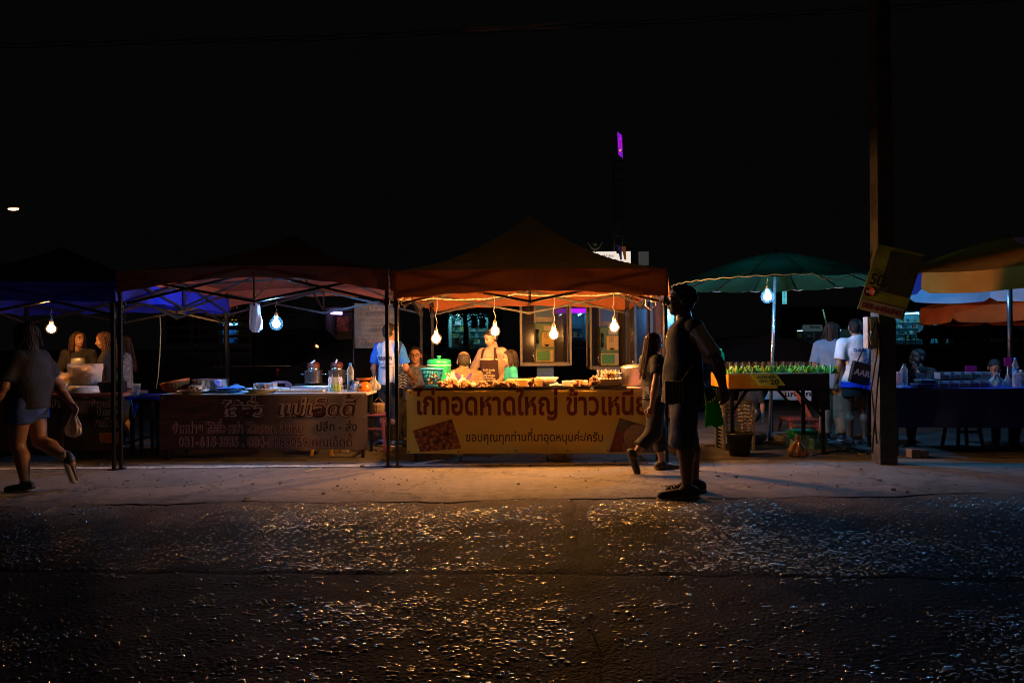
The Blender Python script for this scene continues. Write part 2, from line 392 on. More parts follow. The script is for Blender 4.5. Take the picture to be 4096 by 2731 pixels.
# exposed stones: tens of thousands, one mesh of stuff
rg = np.random.RandomState(3)
N = 80000
px_ = rg.uniform(-5.6, 5.6, N); py_ = 1.9 + 4.1 * rg.rand(N) ** .95
def sn(x, y): return (np.sin(x * 1.7 + 1.3 * np.sin(y * 1.1 + .5)) + np.sin(y * 2.9 + 1.7 * np.sin(x * .9)) + .7 * np.sin(x * 4.3 - y * 3.7) + .6 * np.sin(y * 7.3 + x * 2.1)) / 3.3
gy = np.array([groove_y(x) for x in px_]); ey = np.array([edge_y(x) for x in px_]); jx = np.array([joint_x(y) for y in py_])
dg_ = py_ - gy
den = np.clip(.46 + .95 * sn(px_ * 1.3 + 2, py_ * 1.2), .16, 1)
den *= np.where((dg_ < .03) & (dg_ > -.42), .18 + .3 * (np.abs(sn(px_ * 2.1, py_)) > .55), 1)
den *= np.where(np.abs(px_ - jx) < .10, .15, 1) * np.where(np.abs(dg_) < .035, 0, 1) * np.where(py_ > ey - .03, 0, 1) * np.clip((ey - py_) / .35, .25, 1)
ok = rg.rand(N) < den
X, Y = px_[ok], py_[ok]; n_ = len(X)
K = 7; a0 = rg.rand(n_) * 6.28; la = np.clip(np.exp(rg.normal(np.log(.0100), .42, n_)), .005, .024); lb = la * rg.uniform(.5, .95, n_)
ang = a0[:, None] + np.arange(K) * 2 * np.pi / K; th = rg.uniform(-.7, .7, n_)
jit = rg.uniform(.78, 1.15, (n_, K))
ex = la[:, None] * np.cos(ang) * jit; eyy = lb[:, None] * np.sin(ang) * jit
ox = ex * np.cos(th)[:, None] - eyy * np.sin(th)[:, None]; oy = ex * np.sin(th)[:, None] + eyy * np.cos(th)[:, None]
hx = .004 * np.sin(X * 3.1 + 2 * np.sin(Y * 2.2)) + .003 * np.sin(X * 11 + Y * 7) + .0025 * np.sin(Y * 17 - X * 5 + 1) + .0018 * np.sin(X * 31 + 3 * np.sin(Y * 13))
z0 = hx * 1.2 + .001
tx = rg.normal(0, .06, n_); ty = rg.normal(0, .035, n_); hz = rg.uniform(.0008, .0028, n_)
B = np.stack([X[:, None] + ox, Y[:, None] + oy, np.broadcast_to((z0 - .006)[:, None], ox.shape)], 2)
T = np.stack([X[:, None] + ox * .78, Y[:, None] + oy * .78, (z0 + hz)[:, None] + tx[:, None] * ox + ty[:, None] * oy], 2)
CT = np.stack([X, Y, z0 + hz + la * .012], 1)[:, None, :]
V = np.concatenate([B, T, CT], 1).reshape(-1, 3)
tri = []
for k in range(K):
    k2 = (k + 1) % K; tri += [(k, k2, K + k2), (k, K + k2, K + k), (K + k, K + k2, 2 * K)]
tri = np.array(tri); Q = (np.arange(n_)[:, None, None] * (2 * K + 1) + tri[None]).reshape(-1, 3)
m_stone = mat('worn_stone', (.014, .0135, .013), .19, var=.6, scale=14, spec=1.)
m_stone.node_tree.nodes['Principled BSDF'].inputs['IOR'].default_value = 3.0
st = obj('exposed_stones', np_mesh('exposed_stones', V, Q, smooth=False), m_stone); st['kind'] = 'stuff'
tag(st, 'small worn stones showing in the dark rough road surface', 'stones')
# painted edge line on the pavement, broken and chipped
m_line = mat('worn_white_paint', (.75, .72, .66), .6, var=.35, scale=25)
ml = MB(); x = -8.5; rr = random.Random(4)
while x < 1.75:
    L = rr.uniform(.5, 1.8)
    x2 = min(x + L, 1.75); k = max(2, int((x2 - x) / .05))
    ml.grid(lambda u, v: ((lambda xx: (xx, 7.74 + .012 * xx * 0 + (v - .5) * (.085 + .022 * math.sin(xx * 23) + .014 * math.sin(xx * 61)), .35 * hn(xx, 7.74) + .007))(x + (x2 - x) * u)), k, 1)
    x = x2 + rr.uniform(0.0, .03)
for i in range(1):
    pass
ln = struct(ml.build('edge_line', m_line))
# crossing stub of the same paint near the middle tent
struct(MB().grid(lambda u, v: (-1.13 + .12 * u + .22 * v, 7.81 + .25 * v, .008), 1, 3).build('line_stub', m_line))

# ================================================================= lamps
WARM = (1., .42, .105); COOL = (.12, .47, 1.)
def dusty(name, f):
    '''nearly clear shell added round the core, scattering light to imitate a glare halo'''
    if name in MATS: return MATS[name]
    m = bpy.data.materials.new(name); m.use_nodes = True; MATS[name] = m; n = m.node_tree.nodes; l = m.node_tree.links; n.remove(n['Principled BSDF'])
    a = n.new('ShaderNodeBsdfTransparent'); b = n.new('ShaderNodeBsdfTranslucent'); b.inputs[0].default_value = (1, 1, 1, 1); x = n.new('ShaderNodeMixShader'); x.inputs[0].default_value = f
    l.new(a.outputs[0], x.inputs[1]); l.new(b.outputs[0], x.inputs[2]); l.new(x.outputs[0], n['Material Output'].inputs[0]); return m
def bulb(name, label, p, col, L, top, r=.044, group=None, cordc=(.6, .55, .5), halo=1.5, scatter=.0008):
    """hanging lamp bulb: glowing core, added halo shell, socket and cord up to the point top"""
    p = Vector(p); t = thing(name, label, 'light bulb', p, 0, group)
    pr = [(.001, -r)] + [(r * math.cos(a), r * math.sin(a)) for a in [R(k) for k in range(-75, 50, 15)]] + [(r * .5, r * 1.0), (r * .38, r * 1.25)]
    lt('glowing_core', pr, glow('bulb_glow_%d_%d' % (col[2] * 100, L), col, L), t, n=16)
    lt('glass', [(q_[0] * halo, q_[1] * halo) for q_ in pr], dusty('halo_shell%.1f' % halo, scatter), t, n=24)  # added shell outside the bulb; its faint ring imitates glare
    lt('socket', [(r * .36, r * 1.25), (r * .5, r * 1.45), (r * .5, r * 2.4), (r * .25, r * 2.9), (.004, r * 3)], mat('white_socket', (.6, .58, .55), .4), t, n=12)
    q = Vector(top) - p
    pts = [Vector((0, 0, r * 2.9)).lerp(q, k / 5) + Vector((.012 * math.sin(k * 2.2), 0, 0)) * (0 < k < 5) for k in range(6)]
    tb('cord', pts, .004, mat('cord%.2f' % cordc[0], cordc, .5), t, 6)
    return t
GRP = 'bare bulbs hung over the fried chicken'
BT = [(1745, 1355, 'warm bare bulb hanging above the blue slatted basket'), (1980, 1325, 'warm bare bulb hanging beside the head of the woman in the dark apron'),
      (2215, 1338, 'warm bare bulb hanging in front of the left phone booth'), (2457, 1308, 'warm bare bulb hanging in front of the right phone booth')]
for i, (x, y, lb) in enumerate(BT):
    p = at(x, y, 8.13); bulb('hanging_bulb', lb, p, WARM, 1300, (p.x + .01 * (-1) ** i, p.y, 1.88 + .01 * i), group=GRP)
p = at(1105, 1295, 8.4); bulb('led_bulb', 'cold blue LED bulb hanging under the left red canopy', p, COOL, 760, (p.x, p.y, 1.93), r=.046, cordc=(.03, .03, .04), halo=1.75, scatter=.003)
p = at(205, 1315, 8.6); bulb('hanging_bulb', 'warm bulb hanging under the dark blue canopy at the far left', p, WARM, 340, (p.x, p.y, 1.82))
p = at(3070, 1187, 8.65); bulb('led_bulb', 'cold blue LED bulb hanging under the green parasol', p, COOL, 900, (p.x, p.y, 2.12), r=.046, cordc=(.5, .6, .6), halo=1.75, scatter=.003)
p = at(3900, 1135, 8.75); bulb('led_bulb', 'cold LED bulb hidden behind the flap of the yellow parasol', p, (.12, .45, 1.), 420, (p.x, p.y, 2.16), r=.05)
def street_lamp(label, base, h, arm, L, rz=0, size=1.):
    t = thing('street_lamp', label, 'street lamp', base, rz)
    ms = mat('galvanised', (.16, .16, .16), .5, .7)
    lt('pole', [(.09 * size, 0), (.08 * size, .05), (.055 * size, h), (.001, h + .02)], ms, t, n=10)
    tb('arm', [(0, 0, h - .1), (arm * .4, 0, h + .25), (arm, 0, h + .3)], .035 * size, ms, t)
    sg = 1 if arm > 0 else -1
    MB().ell((arm + sg * .25 * size, 0, h + .3), (.36 * size, .15 * size, .09 * size), n=12).build('lamp_head', mat('lamp_grey', (.2, .2, .2), .5), t)
    MB().ell((arm + sg * .28 * size, 0, h + .24 * 1.0 - .005), (.24 * size, .1 * size, .07 * size), n=12).build('lamp_glass', glow('street_glow%d' % L, (1., .60, .32), L), t)
    return t
street_lamp('lit street lamp added unseen behind the viewer for dim front light', (6.4, -5.0, 0), 5.2, -3.0, 90)  # lamp added out of view to light banners and sleeves dimly from the front
p = at(60, 835, 24); street_lamp('lit street lamp high above the dark blue tent', (p.x - .9, p.y, 0), p.z - .24, .9 - .28, 5, 0, .8)
# grit and scraps scattered on the pavement
rr = random.Random(12); mg = MB()
for k in range(420):
    x = rr.uniform(-6, 6); y = 6.05 + 2.4 * rr.random(); s_ = rr.uniform(.003, .012) if k % 7 else rr.uniform(.012, .022); mg.box((x, y, .006 + .35 * hn(x, y) + s_ * .3), (s_ * rr.uniform(1, 2.2), s_, s_ * .7), Matrix.Rotation(rr.uniform(0, 3), 3, 'Z'))
o = mg.build('grit', mat('grit', (.16, .14, .12), .8, var=.5, scale=5)); o['kind'] = 'stuff'; tag(o, 'grit and small scraps scattered on the pavement', 'grit')
# ================================================================= people
SKIN = lambda c=0: mat('skin%d' % c, [(.31, .165, .105), (.25, .13, .08), (.11, .055, .034)][c], .5, var=.08, scale=20)
DEF = dict(pel=(0, 0, .525), wai=(0, .005, .61), che=(0, .005, .725), nek=(0, .012, .825), hed=(0, -.012, .925),
           shL=(.105, .008, .795), elL=(.135, .02, .635), wrL=(.14, -.03, .49), shR=(-.105, .008, .795), elR=(-.135, .02, .635), wrR=(-.14, -.03, .49),
           hiL=(.052, 0, .505), knL=(.057, -.012, .275), anL=(.06, .012, .045), hiR=(-.052, 0, .505), knR=(-.057, -.012, .275), anR=(-.06, .012, .045))
def merge(parts):
    V = []; Q = []; M_ = []; b = 0
    for (v, q, m) in parts:
        V.append(v); Q.append(q + b); M_.append(np.full(len(q), m)); b += len(v)
    return np.concatenate(V), np.concatenate(Q), np.concatenate(M_)
def tri2quad(vs, fs): return np.array([tuple(v) for v in vs], float), np.array([list(f) if len(f) == 4 else list(f) + [f[-1]] for f in fs])
def hand_parts(w, d, nrm, s, curl, side):
    d = d / np.linalg.norm(d); nrm = nrm - d * (nrm @ d); nrm /= np.linalg.norm(nrm); ac = np.cross(d, nrm)
    P = lambda a, b, c: w + s * (d * a + ac * b + nrm * c)
    pr = [cap(P(-.02, 0, 0), P(.03, 0, 0), .024 * s, .027 * s, .75, nrm), cap(P(.03, -.022, 0), P(.075, -.026, 0), .016 * s), cap(P(.03, 0, 0), P(.08, 0, 0), .017 * s), cap(P(.03, .02, 0), P(.075, .026, 0), .016 * s)]
    for o, L in ((-.033, .062), (-.012, .074), (.011, .07), (.032, .056)):
        a = P(.078, o, 0); c1, c2 = curl, curl * 2
        b = a + s * L * .5 * (d * math.cos(c1) + nrm * math.sin(c1)); c = b + s * L * .5 * (d * math.cos(c2) + nrm * math.sin(c2))
        pr += [cap(a, b, .0092 * s, .0085 * s), cap(b, c, .0085 * s, .007 * s)]
    t0 = P(.018, .028 * side, .004); t1 = P(.055, .058 * side, .014); t2 = P(.085, .062 * side, .024)
    pr += [cap(t0, t1, .0125 * s, .0105 * s), cap(t1, t2, .0105 * s, .0085 * s)]
    return sdf(pr, h=.0048 * s, k=.006)
def person(name, label, loc, rz, H=1.6, pose=None, skin=1, fat=1., limb=1., head=(0, 0, 0), hair='short', hairc=(.012, .009, .008),
           shirt=None, sleeve=.55, hem=.50, loose=1., pants=None, pant_end=1., pw=1., shoes=None, lean=0, sit=False, twist=0, h=.0095, face=True,
           curl=.45, sleeveR=None, glasses=False, bald=False, shoe_sole=None, fold=.007, headk=1., skirt=False, vol=1.):
    t = thing('person', label, 'person', loc, rz)
    J = {k: A3(v) for k, v in DEF.items()}
    up = ['pel', 'wai', 'che', 'nek', 'hed', 'shL', 'elL', 'wrL', 'shR', 'elR', 'wrR']
    if sit:
        for k in up + ['hiL', 'hiR']: J[k][2] -= .235
        for s_, k in ((1, 'L'), (-1, 'R')):
            J['kn' + k] = A3((s_ * .075, -.25, .285)); J['an' + k] = A3((s_ * .075, -.235, .045))
    if twist:
        c, s_ = math.cos(twist), math.sin(twist)
        for k in ('shL', 'shR', 'elL', 'elR', 'wrL', 'wrR', 'che', 'nek', 'hed'): x, y, z = J[k]; J[k] = A3((x * c - y * s_, x * s_ + y * c, z))
    if lean:
        o = J['pel'].copy(); c, s_ = math.cos(lean), math.sin(lean)
        for k in up[1:]: y, z = J[k][1] - o[1], J[k][2] - o[2]; J[k][1] = o[1] + y * c - z * s_; J[k][2] = o[2] + y * s_ + z * c
    for k, v in (pose or {}).items(): J[k] = A3(v)
    for k in J: J[k] = J[k] * H
    fr = H * math.sqrt(fat); FB = (fat - 1) * .5
    sl = loose * .006 * H
    # ---- body: torso and limbs
    tor = lambda e, f=1.: [cap(J['pel'], J['wai'], (.087 * fr + e) * f, (.079 * fr * (1 + FB) + e) * f, .74 + FB * .3, (0, 1, 0)), cap(J['wai'], J['che'], .079 * fr * (1 + FB) + e, .094 * fr + e, .70 + FB * .3, (0, 1, 0)),
                           cap(J['shR'] * .86 + J['nek'] * .14, J['shL'] * .86 + J['nek'] * .14, .036 * H + e, .036 * H + e), cap(J['che'], J['nek'] * .8 + J['che'] * .2, .082 * fr + e, .055 * H + e, .68, (0, 1, 0))]
    def armp(k, e, f0=0, f1=2.):
        sh, el, wr = J['sh' + k], J['el' + k], J['wr' + k]; o = []
        lr = limb * H
        if f1 <= 1: q = sh + (el - sh) * f1; n = (el - sh) / np.linalg.norm(el - sh); o.append(cap(sh, q + n * .04, .031 * lr + e, (.031 - .004 * f1) * lr + e * 1.6, 1, (0, 1, 0), [(q, n)]))
        else:
            o.append(cap(sh, el, .030 * lr + e, .0265 * lr + e))
            m = el + (wr - el) * .3
            if f1 >= 2: o += [cap(el, m, .0265 * lr + e, .0262 * lr + e), cap(m, wr, .0262 * lr + e, .0165 * lr + e)]
            else:
                q = el + (wr - el) * (f1 - 1); n = (wr - el) / np.linalg.norm(wr - el); o.append(cap(el, q + n * .03, .0265 * lr + e, .024 * lr + e, 1, (0, 1, 0), [(q, n)]))
        return o
    def legp(k, e, f1=2., wd=1.):
        hi, kn, an = J['hi' + k], J['kn' + k], J['an' + k]; lr = limb * H; o = []
        if f1 <= 1:
            q = hi + (kn - hi) * f1; n = (kn - hi) / np.linalg.norm(kn - hi)
            o.append(cap(hi, q + n * .05, .058 * lr + e, (.058 - .018 * f1) * lr * wd + e, 1, (0, 1, 0), [(q, n)]))
        else:
            o.append(cap(hi, kn, .057 * lr + e, .036 * lr * wd + e)); m = kn + (an - kn) * .3 + A3((0, .012, 0)) * H
            if f1 >= 2 and e == 0: o += [cap(kn, m, .034 * lr, .037 * lr), cap(m, an, .037 * lr, .0205 * lr)]
            else:
                g = f1 - 1; q = kn + (an - kn) * g; n = (an - kn) / np.linalg.norm(an - kn)
                o.append(cap(kn, q + n * .05, .036 * lr * wd + e, (.036 - .012 * g) * lr * wd + e, 1, (0, 1, 0), [(q, n)]))
        return o
    def footdir(k):
        d = J['an' + k] - J['kn' + k]; f = J.get('ft' + k)
        return f / np.linalg.norm(f) if f is not None else A3((0, -1, -.1))
    pr = tor(-.004) + armp('L', 0) + armp('R', 0) + legp('L', 0) + legp('R', 0)
    for k in 'LR':
        a = J['an' + k]; fd = footdir(k)
        pr += [cap(a, a + A3((0, .012, -.02)) * H, .021 * H, .022 * H), cap(a + A3((0, 0, -.018)) * H, a + fd * .095 * H + A3((0, 0, -.024)) * H, .022 * H, .0165 * H, .8, (1, 0, 0))]
    pr.append(cap(J['nek'] - A3((0, 0, .03)) * H, J['hed'] - A3((0, -.012, .03)) * H, .036 * H * (1 + FB * .4), .033 * H * (1 + FB * .4)))
    parts = [(*sdf(pr, h=h, k=.022), 0)]
    # ---- head
    hh = H * .137 * headk; c = J['hed']; yw, pt, rl = head
    Rm = np.array((Matrix.Rotation(yw, 3, 'Z') @ Matrix.Rotation(pt, 3, 'X') @ Matrix.Rotation(rl, 3, 'Y')))
    HP = lambda x, y, z: c + Rm @ (A3((x, y, z)) * hh)
    he = lambda x, y, z, a, b, d, neg=False: ell(HP(x, y, z), A3((a, b, d)) * hh, Rm, neg)
    hp = [he(0, .06, .13, .335, .42, .365), he(0, -.1, -.13, .265, .285, .36), he(0, -.2, -.37, .14, .15, .115), he(.13, -.17, -.17, .13, .17, .14), he(-.13, -.17, -.17, .13, .17, .14),
          cap(HP(0, -.36, .04), HP(0, -.445, -.11), .035 * hh, .055 * hh), cap(HP(-.05, -.39, -.13), HP(.05, -.39, -.13), .04 * hh),
          cap(HP(-.15, -.32, .085), HP(.15, -.32, .085), .045 * hh), he(.345, .07, -.02, .045, .09, .135), he(-.345, .07, -.02, .045, .09, .135),
          cap(HP(0, .12, -.2), HP(0, .12, -.6), .2 * hh, .22 * hh),
          cap(HP(-.07, -.375, -.235), HP(.07, -.375, -.235), .035 * hh)]
    if face: hp += [he(.135, -.40, .0, .075, .06, .04, True), he(-.135, -.40, .0, .075, .06, .04, True)]
    parts.append((*sdf(hp, h=.0058 if face else .012, k=.05 * hh), 0))
    if face:
        mb = MB()
        for s_ in (1, -1):
            mb.ell(HP(s_ * .135, -.335, .0), (.055 * hh, .04 * hh, .03 * hh), rot=Matrix(Rm.tolist()), n=8)
        parts.append((*tri2quad(mb.v, mb.f), 1))
        mb = MB()
        for s_ in (1, -1):
            mb.ell(HP(s_ * .135, -.365, .0), (.028 * hh, .018 * hh, .028 * hh), rot=Matrix(Rm.tolist()), n=8)
            mb.tube([HP(s_ * .06, -.375, .095), HP(s_ * .14, -.37, .12), HP(s_ * .215, -.33, .095)], [.016 * hh, .02 * hh, .012 * hh], 5)
        parts.append((*tri2quad([v for v in mb.v], [f for f in mb.f if len(f) == 4]), 2))
        mb = MB().ell(HP(0, -.40, -.225), (.085 * hh, .03 * hh, .02 * hh), rot=Matrix(Rm.tolist()), n=10).ell(HP(0, -.395, -.262), (.07 * hh, .03 * hh, .022 * hh), rot=Matrix(Rm.tolist()), n=10)
        parts.append((*tri2quad(mb.v, mb.f), 3))
    for k, s_ in (('L', 1), ('R', -1)):
        d = J['wr' + k] - J['el' + k]; nm = J.get('pn' + k)
        if nm is None: nm = A3((-s_ * .8, -.4, 0))
        d2 = J.get('hd' + k); d2 = d if d2 is None else d2
        if h < .016: parts.append((*hand_parts(J['wr' + k], d2, nm, H / 1.68, curl, s_ if k == 'L' else s_), 0))
    V, Q, mi = merge(parts)
    body = obj('body', np_mesh('body', V, Q, mi), [SKIN(skin), mat('eye_white', (.6, .57, .52), .3, var=0), mat('eye_dark', (.01, .007, .006), .3, var=0), mat('lips%d' % skin, [(.34, .1, .08), (.24, .08, .06), (.14, .05, .04)][skin], .45, var=0)], t)
    body['label'] = 'bare skin of head, arms and legs'
    # ---- hair
    if hair:
        hm = mat('hair%.3f' % hairc[0], hairc, .55, var=.4, scale=40, bump=.4, bscale=150, spec=.25)
        hs = [ell(HP(0, .085, .165), A3((.365, .44, .375)) * hh, Rm)]
        cuts = []
        facecut = (HP(0, -.2, .22), Rm @ A3((0, -.72, -.69)))      # plane: clear the face below the fringe
        hs = [ell(HP(0, .085, .165), A3((.365, .445, .378)) * hh, Rm, cut=[(HP(0, -.16, .2), Rm @ A3((0, -.80, -.60)))]),
              ell(HP(0, .2, -.08), A3((.30, .30, .30)) * hh, Rm, cut=[(HP(0, .1, 0), Rm @ A3((0, -1, 0)))])]
        if bald: hs = [ell(HP(0, .085, .12), A3((.362, .44, .36)) * hh, Rm, cut=[(HP(0, .0, .2), Rm @ A3((0, -.80, -.60))), (HP(0, .1, .33), Rm @ A3((0, -.45, .9)))]), ell(HP(0, .2, -.08), A3((.30, .30, .30)) * hh, Rm, cut=[(HP(0, .1, 0), Rm @ A3((0, -1, 0)))])]
        if hair in ('bob', 'long', 'mid'):
            L = {'bob': -.55, 'mid': -.85, 'long': -1.9}[hair]
            for s_ in (1, -1):
                hs += [cap(HP(s_ * .28, .0, .2), HP(s_ * .34, .02, max(L, -.62)), .13 * hh, .10 * hh)]
                if L < -.62: hs.append(cap(HP(s_ * .33, .03, -.6), HP(s_ * .27, .12, L * .9), .11 * hh, .05 * hh))
            hs += [cap(HP(0, .33, .1), HP(0, .36, max(L, -.7)), .27 * hh, .24 * hh, .6, Rm @ A3((0, 1, 0)))]
            if L < -.7: hs.append(cap(HP(0, .36, -.6), HP(0, .42, L), .25 * hh, .12 * hh, .5, Rm @ A3((0, 1, 0))))
        if hair in ('bun', 'tied'): hs += [ell(HP(0, .52, .12), A3((.17, .15, .17)) * hh, Rm)]
        if hair == 'pony': hs += [cap(HP(0, .48, .1), HP(0, .62, -.45), .13 * hh, .06 * hh)]
        if hair == 'curly':
            rgx = random.Random(5)
            for i in range(90):
                a = rgx.uniform(0, 6.28); e_ = rgx.uniform(-.75, 1.45); v = A3((.36 * math.cos(a) * math.cos(e_), .085 + .43 * math.sin(a) * math.cos(e_), .165 + .37 * math.sin(e_)))
                if v[1] < -.02 and v[2] < .30: continue
                hs.append(ell(HP(*v), np.full(3, rgx.uniform(.05, .11)) * hh))
        ex = None
        if hair in ('bob', 'long', 'mid'):
            def ex(X, Y, Z, c=c): return .0035 * np.sin(np.arctan2(Y - c[1], X - c[0]) * 26 + 5 * np.sin(Z * 14)) + .0025 * np.sin(Z * 9 + 60 * (X - c[0]))
        else:
            def ex(X, Y, Z, c=c): return .0016 * np.sin(70 * (X - c[0]) + 30 * Z + 20 * Y) + .0012 * np.sin(120 * Y - 60 * Z)
        if vol != 1: hs = [(q_[0], q_[1], q_[2], q_[3] * vol, q_[4] * vol) + q_[5:] if q_[0] == 'c' else (q_[0], q_[1], q_[2] * vol) + q_[3:] for q_ in hs]
        V, Q = sdf(hs, h=.0068 if h < .016 else .014, k=.03 * hh * 4 if hair != 'curly' else .02 * hh, extra=ex)
        ho = obj('hair', np_mesh('hair', V, Q), hm, t)
        if hair in ('bob', 'long', 'mid') and h < .016:
            rgx = random.Random(len(label)); ms_ = MB(); L = {'bob': -.62, 'mid': -.95, 'long': -2.05}[hair]
            for i in range(46):
                a = rgx.uniform(-.35, math.pi + .35); rx_ = (.40 + .05 * rgx.random()) * vol; e_ = rgx.uniform(.75, 1.05)
                pts = [HP(rx_ * .55 * math.cos(a), .1 + rx_ * .5 * math.sin(a), .46), HP(rx_ * .98 * math.cos(a), .08 + rx_ * 1.08 * math.sin(a), .15), HP(rx_ * 1.06 * math.cos(a), .08 + rx_ * 1.16 * math.sin(a), L * .5 * e_), HP(rx_ * (1 + .2 * rgx.uniform(-1, 1)) * math.cos(a), .12 + rx_ * 1.1 * math.sin(a), L * e_)]
                ms_.tube(pts, [.006, .005, .004, .002], 4)
            ms_.build('loose_strands', hm, ho)
    # ---- clothes
    if shirt is not None:
        ps = tor(sl + .004 * fat)
        z = hem * H - (.235 * H if sit else 0)
        ps.append(cap(J['pel'], J['pel'] - A3((0, 0, .09)) * H, .092 * fr + sl * 1.3, .098 * fr + sl * 1.6, .76 + FB * .3, (0, 1, 0)))
        for k in 'LR': ps += armp(k, sl + .004, f1=(sleeve if k == 'L' or sleeveR is None else sleeveR))
        V, Q = sdf(ps, h=h, k=.03, fold=fold, freq=26, seed=len(label), cuts=[(A3((0, 0, z)), A3((0, 0, -1)))])
        o = obj('shirt', np_mesh('shirt', V, Q), shirt, t)
    if pants is not None:
        ps = [cap(J['pel'] + A3((0, 0, .03)) * H, J['pel'] - A3((0, 0, .02)) * H, .086 * fr + .004, .09 * fr + .004, .78 + FB * .3, (0, 1, 0))]
        for k in 'LR': ps += legp(k, .007 * H * pw, pant_end, pw)
        if skirt: ps = ps[:1] + [cap(J['pel'], J['pel'] * .4 + (J['knL'] + J['knR']) * .3, .096 * fr, .115 * fr, .75, (0, 1, 0), [((J['pel'] * (1 - pant_end) + (J['knL'] + J['knR']) * .5 * pant_end), A3((0, 0, -1)))])]
        V, Q = sdf(ps, h=h, k=.025, fold=fold * 1.1, freq=24, seed=len(label) + 3)
        obj('trousers' if pant_end > 1.2 else ('skirt' if skirt else 'shorts'), np_mesh('pants', V, Q), pants, t)
    if shoes is not None:
        for k in 'LR':
            a = J['an' + k]; fd = footdir(k); dn = A3((0, 0, -1)) if abs(fd[2]) < .5 else np.cross(np.cross(fd, A3((0, 0, -1))), fd)
            heel = a - fd * .03 * H + dn * .02 * H; toe = a + fd * .115 * H + dn * .026 * H
            V1, Q1 = sdf([cap(heel, toe, .03 * H, .024 * H, .8, (1, 0, 0)), cap(a, a + dn * .02 * H, .031 * H, .034 * H)], h=.008, k=.02)
            s_ = obj('shoe', np_mesh('shoe', V1, Q1), shoes, t)
            V1, Q1 = sdf([cap(heel + dn * .018 * H, toe + dn * .012 * H, .033 * H, .029 * H, .3, dn)], h=.007, k=.01)
            obj('sole', np_mesh('sole', V1, Q1), shoe_sole or mat('rubber_sole', (.5, .48, .45), .7), s_)
    if glasses:
        g = MB(); q = lambda x, y, z: HP(x, y, z)
        for s_ in (1, -1):
            ring = [q(s_ * .15 + .105 * math.cos(a), -.43, .0 + .075 * math.sin(a)) for a in [i * math.pi / 8 for i in range(17)]]
            g.tube(ring, .012 * hh, 5); g.tube([q(s_ * .25, -.42, .02), q(s_ * .35, .05, .03)], .012 * hh, 5)
        g.tube([q(-.05, -.44, .01), q(.05, -.44, .01)], .012 * hh, 5)
        g.build('glasses', mat('black_plastic', (.012, .012, .012), .3, var=0), t)
    t['J'] = 0; del t['J']
    return t, J, HP
def project(txt, size, m, par, target, origin, xdir, zdir, ndir, width=None, bold=0, off=.004, shear=0, center=True, name='print'):
    """print lettering onto a cloth mesh: flat outline pushed along ndir onto the target's surface"""
    me = target.data; bv = BVHTree.FromPolygons([v.co for v in me.vertices], [p.vertices for p in me.polygons])
    o = Vector(origin); x = Vector(xdir).normalized(); z = Vector(zdir).normalized(); nn = Vector(ndir).normalized()
    def fn(a, b):
        p = o + x * a + z * b; hit = bv.ray_cast(p - nn * .6, nn, 1.2)
        return (hit[0] if hit[0] is not None else p) - nn * off
    if isinstance(txt, str): return text(txt, size, m, par, fn, width, bold, shear, name=name, center=center)
    me2 = bpy.data.meshes.new(name); me2.from_pydata([fn(*v) for v in txt[0]], [], txt[1]); return obj(name, me2, m, par)
